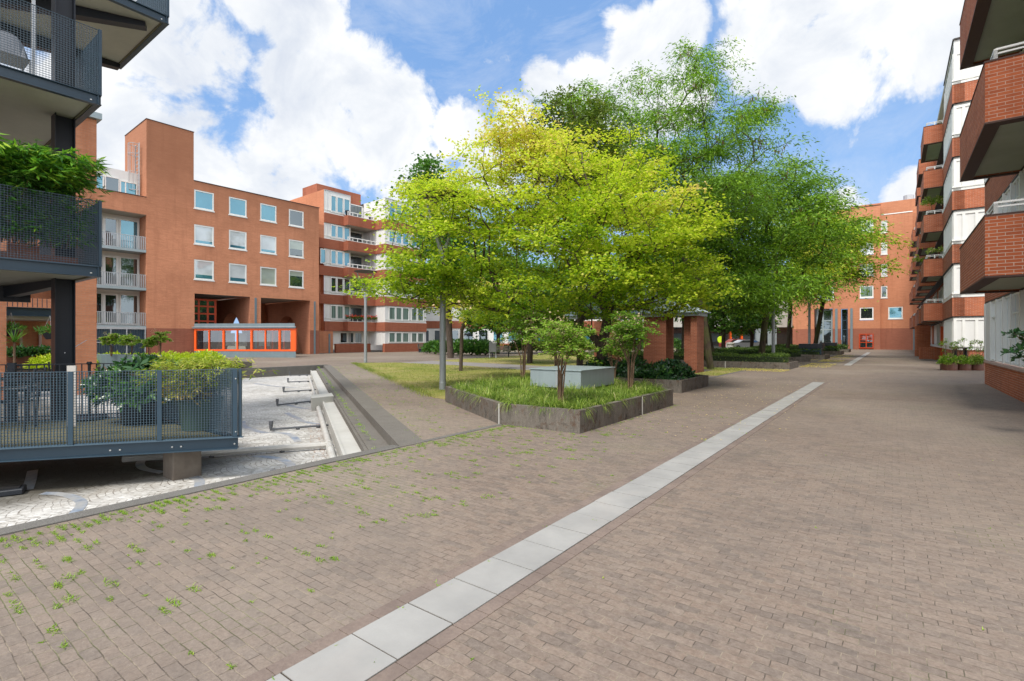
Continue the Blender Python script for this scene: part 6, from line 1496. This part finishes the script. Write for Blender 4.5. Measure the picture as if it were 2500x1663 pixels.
def side_pipe(a, b, r, lbl, mat='pipe_dark', riser=True):
    T = Thing('side_pipe', lbl, 'pipe', (b[0], b[1], zf_), TD, RP); mb = MB(); mb.tube([a, b], r, 8); T.part('tube', mb, M[mat])
    if riser:
        d = (Vector(b)-Vector(a)).normalized(); mb = MB(); e = Vector(b)+d*.05; mb.tube([Vector(b)-d*.03, e, e+Vector((0,0,.05)), e+Vector((0,0,.17))], [r*1.35, r*1.5, r*1.6, r*1.3], 8); mb.tube([e+Vector((0,0,.10)), e+Vector((0,0,.175))], r*1.9, 10)
        T.part('nozzle', mb, M[mat])
    for u in (.25, .6): p = Vector(a).lerp(Vector(b), u); mb = MB(); mb.box(p.x-.03, p.x+.03, p.y-.03, p.y+.03, zf_, p.z); T.part('clip', mb, M['pipe_dark'])
side_pipe(tuple(big_a), pw(300, 1121, zf_+.07), .052, 'thick pale pipe running from the header pipe under the deck', 'pipe_light', False)
zp_ = zf_+.045
for i, ((a, b), (c, d), s) in enumerate([((812,1037),(668,1048),.024), ((782,977),(681,988.5),.022), ((777,951),(696,956),.022), ((768,930),(706,932.5),.02), ((763,915),(710,916.5),.02)]):
    side_pipe(pw(a, b, zp_), pw(c, d, zp_), s, ['nearest thin side pipe with an upturned nozzle', 'second thin side pipe, beside the concrete block', 'third thin side pipe, just beyond the concrete block', 'fourth thin side pipe beyond the concrete block', 'farthest thin side pipe with a nozzle'][i])
side_pipe(pw(763, 908.5, zf_+.06), pw(560, 921, zf_+.06), .05, 'thick pipe along the far edge of the pond', 'pipe_dark', False)
a = pw(1, 1192, zf_); 
T = Thing('pump_box', 'black plastic box on the pond floor at the left edge', 'box', (a[0], a[1], zf_), TD); mb = MB()
u0 = Vector(gnd(-60, 1222, zf_, TD)); u1 = Vector(gnd(56, 1207, zf_, TD)); mb.obox(u0, u1, .26, zf_, zf_+.07, off=.13); T.part('body', mb, M['pot_dark'], bevel=.01); mb = MB(); mb.obox(u0.lerp(u1,.1), u0.lerp(u1,.9), .15, zf_+.071, zf_+.085, off=.13); T.part('lid', mb, M['black'])
for (px, py, lbl) in ((668, 1151, 'small dark pipe stub by the near rim'), (798, 937, 'small dark fitting on the concrete step')):
    a = pw(px, py, -.30 if px < 700 else -.15); mb = MB(); mb.lathe((a[0], a[1], a[2]-.14), [(.028,0),(.035,.10),(.045,.11),(.045,.16),(.02,.165)], 10); solo('pipe_stub', mb, M['pipe_dark'], lbl, 'pipe stub', (a[0], a[1], a[2]-.14), TD)

# raised planters beyond the pond
planter([(-28.2,3.5),(-25.75,3.5),(-25.75,12.6),(-28.2,12.6)], .34, 'concrete planter with lime green shrubs beyond the pond')
rng = np.random.default_rng(41); y_ = [5.2,6.2,7.2,8.2,9.2,10.1,10.9]
prt = [bush_leaves(rng, -26.75, y, .30, 1.1, .8, .55+(.05*sin(y*3)), 1500, .13, .4, .5, .2) for y in y_]
plant('lime_shrub', 'bright lime green clipped shrub behind the deck corner', 'shrub', prt, 'hedge_lime', (-26.8, 8, .3), TD)
kx0 = w2loc(*at(248, 0, 20)[:2], 0); 
mb = MB(); A0 = Vector(((248-1250)/FOC*20.5, 20.5)); A1 = Vector(((395-1250)/FOC*20.0, 20.0)); A2 = A1+Vector((-.8,.6))*1.2; A3 = A0+Vector((-.8,.6))*1.2
mb.prism([tuple(A0), tuple(A1), tuple(A2), tuple(A3)], -.1, .86); solo('tall_planter', mb, M['zinc_blue'], 'tall dark trough with small feathery trees behind the deck', 'planter', ((A0+A1)/2).to_tuple()+(0,), 0)
for i, (px, ty, r, bt) in enumerate([(272, 811, .40, 872), (322, 814, .42, 872), (363, 828, .33, 872), (391, 808, .36, 876)]):
    X, Yq = (px-1250)/FOC*20.4, 20.4; h = CH+(HOR-ty)/FOC*20.4-.80
    nandina(X, Yq, .80, h, r, ['small feathery tree at the left end of the tall trough', 'small feathery tree second from the left in the tall trough', 'lowest small feathery tree in the tall trough', 'small feathery tree at the right end of the tall trough'][i], th=0, n=22, seed=80+i, tone=.62, lf=.10, grp='feathery trees in the tall trough', bare=.5)

# ------------------------------------------------------------------ brick pavilion
yP = 22.6
def px_x(px, y=yP): return ony(px, y, TD)[0]
Pv = Thing('brick_pavilion', 'small open pavilion of red brick piers under a zinc roof', 'pavilion', (-9.5, 24, 0), TD)
hP = 2.50
for (x0, x1, y0_, y1_) in ((-7.10,-6.82,22.6,23.6),(-7.50,-7.101,22.95,23.6),(px_x(1571),-8.2,22.6,23.6),(-13.06,-12.1,25.6,26.6),(px_x(1466, 25.6),px_x(1466, 25.6)-.6,26.0,26.6)):
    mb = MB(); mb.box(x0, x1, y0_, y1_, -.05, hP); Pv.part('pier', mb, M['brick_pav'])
mb = MB(); mb.box(-13.3, -6.7, 22.45, 22.6, hP, hP+.16); mb.box(-13.3, -6.7, 23.6, 23.75, hP, hP+.16); mb.box(-6.82, -6.7, 22.601, 23.599, hP, hP+.16); mb.box(-13.3, -13.18, 22.601, 23.599, hP, hP+.16); Pv.part('eaves_beam', mb, M['zinc'])
mb = MB(); ap = (-9.9, 23.1, hP+1.55); c4 = [(-13.4,22.3),(-6.6,22.3),(-6.6,23.9),(-13.4,23.9)]
for k in range(4):
    p, q = c4[k], c4[(k+1)%4]; mb.quad((*p, hP+.165), (*q, hP+.165), ap)
    mb.quad((*p, hP+.14), (*q, hP+.14), (*q, hP+.165), (*p, hP+.165))
Pv.part('roof', mb, M['zinc_blue']); mb = MB()
for k in range(4):
    p, q = Vector((*c4[k], hP+.17)), Vector((*c4[(k+1)%4], hP+.17)); A_ = Vector(ap)+Vector((0,0,.01))
    for j in range(0, 12): e = p.lerp(q, j/12); f = A_.lerp(e, abs(j/12-.5)*1.6+.02 if 0 < j < 12 else .02); mb.tube([e, f], .025, 4)
Pv.part('standing_seams', mb, M['zinc'])

# ------------------------------------------------------------------ lamp posts
def lamp(px, Y, lbl, rot=0.0, h=4.05):
    X = (px-1250)/FOC*Y; T = Thing('street_lamp', lbl, 'street lamp', (X, Y, 0), 0, 'grey lamp posts with a dark disc'); mb = MB()
    mb.tube([(X,Y,0),(X,Y,.22),(X,Y,.23),(X,Y,h)], [.10,.10,.093,.086], 20); T.part('post', mb, M['pole'], smooth=False)
    for s in (-1, 1):
        mb = MB(); d = (cos(rot)*s, sin(rot)*s); mb.tube([(X+.04*d[0], Y+.04*d[1], h-.1), (X+.10*d[0], Y+.10*d[1], h+.15), (X+.52*d[0], Y+.52*d[1], h+1.62)], [.06,.055,.03], 8); T.part('arm', mb, M['pole'])
    mb = MB(); mb.lathe((X,Y,h+1.60), [(.30,-.07),(.66,-.02),(.70,.02),(.60,.05),(.1,.08)], 36); T.part('disc', mb, M['lamp_disc'], smooth=False)
    mb = MB(); mb.lathe((X,Y,h-.02), [(.09,0),(.10,.03),(.10,.16),(.05,.2)], 16); T.part('spotlight', mb, M['pole'])
lamp(1080.8, 14.9, 'grey lamp post at the corner of the nearest planter, its top lost in leaves', .2)
lamp(892.5, 31.5, 'grey lamp post with open V arms and a dark disc before the banded block', .15)
lamp(1888, 29.5, 'grey lamp post in the hedge planter under the locust trees', .9)
lamp(1976, 39.5, 'grey lamp post before the glazed entrance of the far orange block', .5)
lamp(2000, 60, 'farthest grey lamp post beside the entrance', .5)

# ------------------------------------------------------------------ bench, bins, bicycles, cars
def bench(px, Y, lbl, rz=0.0, w=1.9):
    X = (px-1250)/FOC*Y; T = Thing('park_bench', lbl, 'bench', (X, Y, 0), 0, 'park benches'); R = lambda x, y: (X+x*cos(rz)-y*sin(rz), Y+x*sin(rz)+y*cos(rz))
    mb = MB()
    for k in range(4): mb.obox(R(-w/2, -.2+.12*k), R(w/2, -.2+.12*k), .09, .43, .46)
    T.part('seat', mb, M['wood']); mb = MB()
    for k in range(3): mb.obox(R(-w/2, .27+.03*k), R(w/2, .27+.03*k), .03, .54+.13*k, .64+.13*k)
    T.part('backrest', mb, M['wood'])
    for s in (-w*.38, w*.38):
        mb = MB(); mb.obox(R(s, -.22), R(s, .28), .05, 0, .425); mb.obox(R(s, .26), R(s, .34), .05, .425, .92); T.part('leg', mb, M['pot_dark'])
bench(1222, 41, 'wooden park bench on the far lawn beside the grey bin', .1, 1.7); bench(1034, 56, 'wooden bench against the banded block', 1.2, 1.5)
X, Y = (1203-1250)/FOC*39, 39; T = Thing('litter_bin', 'grey litter bin on two legs left of the park bench', 'bin', (X, Y, 0), 0)
mb = MB(); mb.box(X-.28, X+.28, Y-.2, Y+.2, .45, 1.28); T.part('body', mb, plain('mid grey enamel', (.16,.16,.165), .5, .1), bevel=.03)
for s in (-.24, .24): mb = MB(); mb.box(X+s-.03, X+s+.03, Y-.03, Y+.03, 0, .45 if s > 0 else 1.2); T.part('leg', mb, M['galv'])
mb = MB(); mb.box(X+.0, X+.30, Y-.22, Y-.201, 1.16, 1.36); T.part('label_plate', mb, M['white']); mb = MB(); mb.box(X+.04, X+.13, Y-.23, Y-.221, 1.21, 1.31); mb.box(X+.17, X+.26, Y-.23, Y-.221, 1.21, 1.31); T.part('opening', mb, M['black'])
X, Y = (1783-1250)/FOC*45, 45; mb = MB(); mb.lathe((X, Y, 0), [(.30,0),(.30,1.0),(.36,1.02),(.36,1.15),(.1,1.18)], 14); solo('litter_bin', mb, M['conc_light'], 'pale round litter bin left of a leaning tree trunk', 'bin', (X, Y, 0), 0)
def bike(px, Y, lbl, rz):
    X = (px-1250)/FOC*Y; T = Thing('bicycle', lbl, 'bicycle', (X, Y, 0), 0, 'bicycles parked by the banded block'); R = lambda x, z: (X+x*cos(rz), Y+x*sin(rz), z)
    for s in (-.52, .52):
        mb = MB(); mb.tube([R(s+.33*cos(a), .34+.33*sin(a)) for a in [2*pi*k/16 for k in range(17)]], .022, 5, cap=False); T.part('wheel', mb, M['black'])
    mb = MB(); 
    for a, b in (((-.52,.34),(-.15,.85)),((-.15,.85),(.40,.80)),((-.05,.36),(.40,.72)),((-.52,.34),(-.05,.36)),((-.05,.36),(-.2,.95)),((.52,.34),(.38,.98)),((.38,.98),(.2,1.05))): mb.tube([R(*a), R(*b)], .018, 5)
    T.part('frame', mb, M['steel_blue']); mb = MB(); mb.tube([R(-.32,.97), R(-.08,.97)], .05, 6); T.part('saddle', mb, M['black'])
bike(1052, 54, 'bicycle beside the bench against the banded block', .2); bike(1068, 54, 'second bicycle, right of the bench by the banded block', .35)
def car(px, Y, lbl, mat, L=4.2, H=1.45, rz=0.0):
    X = (px-1250)/FOC*Y; T = Thing('parked_car', lbl, 'car', (X, Y, 0), 0, 'cars parked in front of the shop'); mb = MB(); W2 = .85
    prof = [(-L/2,.35),(-L/2,.8),(-L/2+.15,.95),(-L*.30,1.0),(-L*.17,H),(L*.20,H),(L*.33,1.0),(L/2-.1,.85),(L/2,.6),(L/2,.35)]
    n = len(prof); 
    for s in (-W2, W2): mb.quad(*[(X+x, Y+s*(1 if z < 1.01 else .85), z) for x, z in prof])
    for k in range(n):
        (x0, z0), (x1, z1) = prof[k], prof[(k+1)%n]; f0, f1 = (1 if z0 < 1.01 else .85), (1 if z1 < 1.01 else .85); mb.quad((X+x0,Y-W2*f0,z0),(X+x1,Y-W2*f1,z1),(X+x1,Y+W2*f1,z1),(X+x0,Y+W2*f0,z0))
    T.part('body', mb, mat); mb = MB(); mb.quad((X-L*.27,Y-W2-.01,1.02),(X+L*.29,Y-W2-.01,1.02),(X+L*.18,Y-W2*.87-.01,H-.06),(X-L*.16,Y-W2*.87-.01,H-.06)); T.part('side_window', mb, M['glass_dark'])
    for s in (-L*.31, L*.31):
        mb = MB(); mb.tube([(X+s,Y-W2-.02,.32),(X+s,Y-W2+.2,.32)], .32, 18); w = T.part('wheel', mb, M['black']); mb = MB(); mb.tube([(X+s,Y-W2-.03,.32),(X+s,Y-W2-.021,.32)], .19, 14); T.part('rim', mb, M['galv'], w)
car(1797, 72, 'red car parked in front of the shop with the lime disc', plain('red car paint', (.22,.03,.025), .3, .02)); car(1822, 66, 'white car parked in front of the grey shop front', plain('white car paint', (.6,.6,.6), .3, .02), 4.6, 1.35)
if False: car(1870, 70, 'silver car parked right of the white car', plain('silver car paint', (.35,.36,.38), .3, .02))

# ------------------------------------------------------------------ right: round pots with plants, bush at the image edge, balcony plants
rng = np.random.default_rng(51)
lblp = ['left round brown pot by the white panels', 'middle round brown pot by the white panels', 'right round brown pot, half hidden by the brick corner']
for i, (a, b) in enumerate(((2314,2348),(2349,2381),(2382,2412))):
    Y = 23.9; X = ((a+b)/2-1250)/FOC*Y; r = (b-a)/2/FOC*Y; T = Thing('pot', lblp[i], 'pot', (X, Y+r, 0), 0, 'round brown pots by the white panels')
    mb = MB(); mb.lathe((X, Y+r, 0), [(r*.97,0),(r,.1),(r,.36),(r*.86,.37),(r*.84,.30),(0,.30)], 24); T.part('body', mb, M['pot_clay'], smooth=False)
    cx_, cy_ = X, Y+r
    prt = [bush_leaves(rng, cx_, cy_, .33, .40, .40, [.45,.35,.4][i], 800, .085, .5, .50, .25), bush_leaves(rng, cx_-.2, cy_-.1, .3, .35, .3, .3, 500, .09, .5, .5, .2)]
    st = MB(); n = 14
    for k in range(n):
        a_ = rng.random()*2*pi; q = (cx_+.3*cos(a_), cy_+.3*sin(a_), .35+rng.uniform(.6, 1.15)); st.tube([(cx_+.1*cos(a_), cy_+.1*sin(a_), .3), q], .006, 3); prt.append(bush_leaves(rng, q[0], q[1], q[2]-.08, .07, .07, .14, 24, .07, .45, .35, .2))
    plant('flowering_plant', ['leafy green plant in the left round pot', 'leafy plant with tall stems in the middle round pot', 'feathery grass like plant in the right round pot'][i], 'plant', prt, 'leaf_nandina' if i < 2 else 'blade', (cx_, cy_, .33), 0, 'plants in the round pots', stem=st)
X, Y = (2345-1250)/FOC*24.8, 24.8; T = Thing('garden_table', 'small black stool table among the pot plants', 'table', (X, Y, 0), 0)
mb = MB(); mb.box(X-.35, X+.3, Y-.2, Y+.2, 1.02, 1.07); T.part('table_top', mb, M['black'])
for s in (-.28,.22): mb = MB(); mb.box(X+s-.03, X+s+.03, Y-.1, Y+.1, .3, 1.02); T.part('leg', mb, M['black'])
c = at(2485, 850, 7.5); prt = []; st = MB()
for k, (px, py, n) in enumerate([(2475,812,34),(2492,818,40),(2470,860,26),(2490,850,36),(2498,872,40),(2515,840,60),(2530,880,60)]):
    q = at(px, py, 7.6); prt.append(bush_leaves(rng, q[0], q[1], q[2]-.03, .10, .10, .05, n, .075, .6, .35, .2)); st.tube([at(2560, 900, 7.8), q], .006, 4)
st.tube([(*at(2560,900,7.8)[:2], 0), at(2560,900,7.8)], .015, 5)
plant('leafy_bush', 'dark leafy twigs reaching in at the right edge before the windows', 'bush', prt, 'leaf_laurel', (*at(2560,900,7.8)[:2], 0), 0, stem=st)
for (px, py, y, lbl, rx, n) in ((2275, 495, 43.0, 'green shrub on the fourth balcony of the terraced block', .55, 900), (2283, 612, 42.6, 'small plants on the third balcony of the terraced block', .35, 300), (2246, 636, 50.0, 'green plant on a farther balcony of the terraced block', .4, 300)):
    w = onyz(px, py, y, TD); prt = [bush_leaves(rng, w[0]+dx, y, w[1]-.1, rx*.6, .3, rx*.9, n//2, .12, .5, .7, .2) for dx in (-.2, .3)]; st = MB(); st.tube([(w[0], y, w[1]-1.0), (w[0], y, w[1])], .02, 5); plant('balcony_plant', lbl, 'plant', prt, 'leaf_nandina', (w[0], y, w[1]-1.0), TD, stem=st)
# red geraniums on the first balcony of the banded block
rng = np.random.default_rng(61); yg0, yg1 = yB1+.1, yB2-.1; zg_ = zp[0]+.42; prt = [bush_leaves(rng, X2+.02, y, zg_-.1, .2, .35, .25, 160, .12, .6, .3, .2) for y in np.linspace(yg0, yg1, 9)]
T = plant('geraniums', 'red flowering geraniums in boxes on the first balcony of the banded block', 'flowers', prt, 'leaf_dark', (X2, (yg0+yg1)/2, zg_), TA)
P = np.stack([np.full(260, X2)+rng.normal(0, .15, 260), rng.uniform(yg0-.3, yg1+.3, 260), zg_+rng.uniform(.05, .30, 260)], 1); V, Q, v = leaf_quads(P, rng.normal(size=P.shape), rng.normal(size=P.shape), np.full(260, .13), np.full(260, .12), rng.random(260))
M['petal'] = leaf_mat('red petals mat', [(0.0,(.45,.03,.02)),(1.0,(.75,.10,.05))], .2); me = np_mesh('blossoms', V, Q, v, M['petal'], (X2, (yg0+yg1)/2, zg_)); o = bpy.data.objects.new('blossoms', me); COL.objects.link(o); o.parent = T.o; o['kind'] = 'stuff'
# terrace pots on the top floor of the banded block
for (px, lbl, hh) in ((848, 'potted plant at the left of the roof terrace of the banded block', .5), (905, 'dark tub on the roof terrace rail of the banded block', .35)):
    y, _ = onx(px, X2-.3, TA); mb = MB(); mb.lathe((X2-.3, y, zp[4]+.05), [(.15,0),(.24,hh*.9),(.2,hh)], 12); T = solo('pot', mb, M['pot_dark'], lbl, 'pot', (X2-.3, y, zp[4]+.05), TA)

# ------------------------------------------------------------------ ground growth
rng = np.random.default_rng(71)
def weeds(n, fx, name, label, hmin, hmax, mat='weed', wide=.006, per=26, rad=.05, tone=.5):
    Ps, Ds, Ls, Vr = [], [], [], []
    for _ in range(n):
        x, y, s = fx(); 
        if x is None: continue
        m = max(4, int(per*s)); el = rng.random(m)*2*pi; r = rad*s*rng.random(m)**.7
        px_ = x+r*np.cos(el)*1.5; py_ = y+r*np.sin(el)*.6; tl = rng.uniform(.5, 2.2, m); a = rng.random(m)*2*pi
        Ps.append(np.stack([px_, py_, np.full(m, 0.001)], 1)); Ds.append(np.stack([np.cos(a)*tl, np.sin(a)*tl, np.ones(m)], 1)); Ls.append(rng.uniform(hmin, hmax, m)*(.6+.4*s)); Vr.append(rng.normal(tone, .2, m))
    P, D, L, v = map(np.concatenate, (Ps, Ds, Ls, Vr)); V, Q, vv = blade_quads(P, D, L, np.full(len(P), wide), rng.uniform(.2, .9, len(P)), v, rng, 2)
    return np_solo(name, V, Q, vv, mat, label, 'weeds', (0, 0, 0), TD, kind='stuff')
def snap(x, y):
    return x, round(y/.068)*.068
def fx_near():
    k = rng.random()
    if k < .42: y = rng.uniform(.2, 8.0); x = GX+.04+abs(rng.normal(0, .16)); s = rng.uniform(.25, .8)
    elif k < .85: 
        y = rng.uniform(.2, 7.5); x = GX+.1+rng.random()**1.5*2.3; s = rng.uniform(.2, 1.0)
        c = (-4.5, rng.uniform(1.2,5)); 
    else: x = rng.uniform(-5.3, -2.4); y = rng.uniform(1, 11); s = rng.uniform(.12, .45)
    x, y = snap(x, y)
    if y > 4.68 and x < GX+.05 : return None, None, 0
    return x, y, s
weeds(950, fx_near, 'weeds', 'bright green weeds growing in the paver joints beside the pond rim', .012, .042, per=46, rad=.058, wide=.0045)
def fx_far():
    # between the pond steps and the lawn
    u = rng.random(); x = -5.6-u*19; base_ = 4.68+(-5.42-x)*.586; y = base_+.35+rng.random()**1.3*3.8
    if rng.random() < .25: y = base_-.33-rng.random()*.08+.35*0; return x, y+.0, rng.uniform(.4, .9)
    return x, y, rng.uniform(.2, .8)
weeds(700, fx_far, 'weeds', 'green weeds between the pond steps and the lawn', .02, .07, per=20, rad=.07)
def fx_band():
    y = round(rng.uniform(1, 20)/.374)*.374+.02; k = rng.random()
    if k < .5: return -2.19+rng.normal(0, .03), y+rng.normal(0,.1), rng.uniform(.1, .4)
    return rng.uniform(-2.19, -1.84), y-.02, rng.uniform(.08, .25)
weeds(75, fx_band, 'weeds', 'small tufts of weed in the joints of the slab band', .02, .05, per=22, rad=.03)
def fx_r(): return rng.uniform(-2.5, 4.5), rng.uniform(1.2, 24), rng.uniform(.06, .2)
weeds(60, fx_r, 'weeds', 'sparse tiny weeds on the open paving', .015, .035, per=22, rad=.025)
def fx_pl():
    k = rng.random()
    if k < .4: u = rng.random(); return -3.9+.04*rng.random(), 7.05+u*4.3, rng.uniform(.15, .6)
    if k < .7: u = rng.random(); return -5.52+u*1.6, 6.98-.05*rng.random(), rng.uniform(.2, .7)
    return rng.uniform(-3.9, -3.0), rng.uniform(7, 12), rng.uniform(.1, .35)
weeds(110, fx_pl, 'weeds', 'weeds at the foot of the nearest planter', .02, .05, per=20, rad=.04)
# lawn blades
Ps = []
def sample(poly, n):
    xs_ = [p[0] for p in poly]; ys_ = [p[1] for p in poly]; out = []
    X = rng.uniform(min(xs_), max(xs_), n*3); Y = rng.uniform(min(ys_), max(ys_), n*3)
    for a, b in zip(X, Y):
        if inside(poly, a, b): out.append((a, b))
        if len(out) >= n: break
    return np.array(out)
S1 = np.concatenate([sample(L1, 26000), sample(L2, 14000), sample(L3, 3500)])
# longer growth along the edge facing the pond
u = rng.random(5000); ed = np.stack([-9.35+(-26.4+9.35)*u, 9.15+(19.1-9.15)*u], 1)+rng.normal(0, .12, (5000, 2)); S1 = np.concatenate([S1, ed])
P = np.concatenate([S1, np.full((len(S1), 1), .01)], 1); a = rng.random(len(P))*2*pi; tl = rng.uniform(.1, 1.2, len(P)); L = rng.uniform(.03, .075, len(P)); L[-5000:] *= 1.6
D = np.stack([np.cos(a)*tl, np.sin(a)*tl, np.ones(len(P))], 1); f = np.sin(P[:, 0]*.9+1)*np.cos(P[:, 1]*1.1)+.6*np.sin(P[:, 0]*2.3+P[:, 1]*1.7)
V, Q, v = blade_quads(P, D, L, np.full(len(P), .012), rng.uniform(.2, .8, len(P)), .48+.22*f+rng.normal(0, .12, len(P)), rng, 1)
np_solo('lawn_grass', V, Q, v, 'grass', 'thin patchy blades of grass on the lawns', 'grass', (0, 0, 0), TD, kind='stuff')
# fallen leaves
def flat_leaves(n, fx, mat, sz, label, tone):
    P = np.array([fx() for _ in range(n)]); P = np.concatenate([P, np.full((n, 1), .008)], 1)+np.array([0,0,1])*rng.uniform(0, .01, (n, 1)); D = rng.normal(0, 1, P.shape); D[:, 2] *= .1
    V, Q, v = leaf_quads(P, D, rng.normal(0, .15, P.shape)+np.array([0,0,1.]), sz*rng.uniform(.6, 1.3, n), sz*.6*np.ones(n), rng.normal(tone, .12, n)); return np_solo('leaf_litter', V, Q, v, mat, label, 'fallen leaves', (0,0,0), TD, kind='stuff')
flat_leaves(480, lambda: (rng.uniform(-4.0, -1.2)-rng.random()**2*1.0, rng.uniform(7.5, 22)), 'leaf_yellow', .035, 'scattered pale yellow leaves on the paving beside the planters', .90)
flat_leaves(7000, lambda: (lambda k: ((-3.9+rng.random()**1.8*1.3, rng.choice([rng.uniform(30.5, 36), rng.uniform(38.5, 42.5), rng.uniform(45.8, 55)])) if k < .55 else (rng.uniform(-12, -4.2), rng.choice([rng.uniform(30.8, 36.2), rng.uniform(40.6, 42.6)])) if k < .8 else (rng.uniform(-6.6, -3.9), rng.uniform(25.5, 27.6))))(rng.random()), 'leaf_yellow', .07, 'orange drift of tiny fallen leaves round the hedge planters', .80)
rng = np.random.default_rng(72)
def fx_dry():
    q = dpt(rng.uniform(.75, 1.1), rng.uniform(-10.5, -6.0)); return q
P = np.array([fx_dry() for _ in range(700)]); P = np.concatenate([P, np.full((700, 1), -.435)], 1); D = rng.normal(0, 1, P.shape); D[:, 2] *= .2
V, Q, v = leaf_quads(P, D, rng.normal(0, .4, P.shape)+np.array([0,0,1.]), rng.uniform(.02, .05, 700), np.full(700, .008), rng.random(700)); M['dry'] = leaf_mat('dry brown leaves', [(0.0,(.20,.07,.03)),(1.0,(.42,.20,.09))], .1)
np_solo('leaf_litter', V, Q, v, 'dry', 'dry brown leaves gathered by the pond pipes', 'fallen leaves', (0,0,0), TD, kind='stuff')
# dark hedge bank and bushes between the banded block and the bench
rng = np.random.default_rng(91)
for i, (px, Y, rx, rz) in enumerate([(1062, 50, 1.3, 1.0), (1105, 47, 1.9, 1.15), (1150, 46, 1.8, 1.1), (1185, 46, 1.2, 1.0), (1290, 52, 2.6, 1.1), (1420, 55, 3.4, 1.2), (1530, 56, 3.0, 1.2), (1650, 58, 3.4, 1.2)]):
    X = (px-1250)/FOC*Y; T = Thing('bush', ['dark bush right of the bicycles', 'dark rounded bush behind the thick trunk left of the bin', 'dark bush directly left of the grey litter bin', 'dark bush behind the grey litter bin', 'far bush right of the park bench', 'far bush behind the feathery shrubs', 'far bush left of the pavilion piers', 'far bush seen between the pavilion piers'][i], 'bush', (X, Y, 0), 0, 'dark bushes along the far lawn')
    V, Q, v = bush_leaves(rng, X, Y, .25, rx, 1.0, rz, 1700, .26, .55, .45, .22); me = np_mesh('foliage', V, Q, v, M['leaf_dark'], (X, Y, 0)); o = bpy.data.objects.new('foliage', me); COL.objects.link(o); o.parent = T.o
    mb = MB()
    for k in range(5): a_ = k*1.3; mb.tube([(X, Y, 0), (X+rx*.5*cos(a_), Y+.4*sin(a_), rz*.8)], .04, 5)
    T.part('stems', mb, M['bark'])
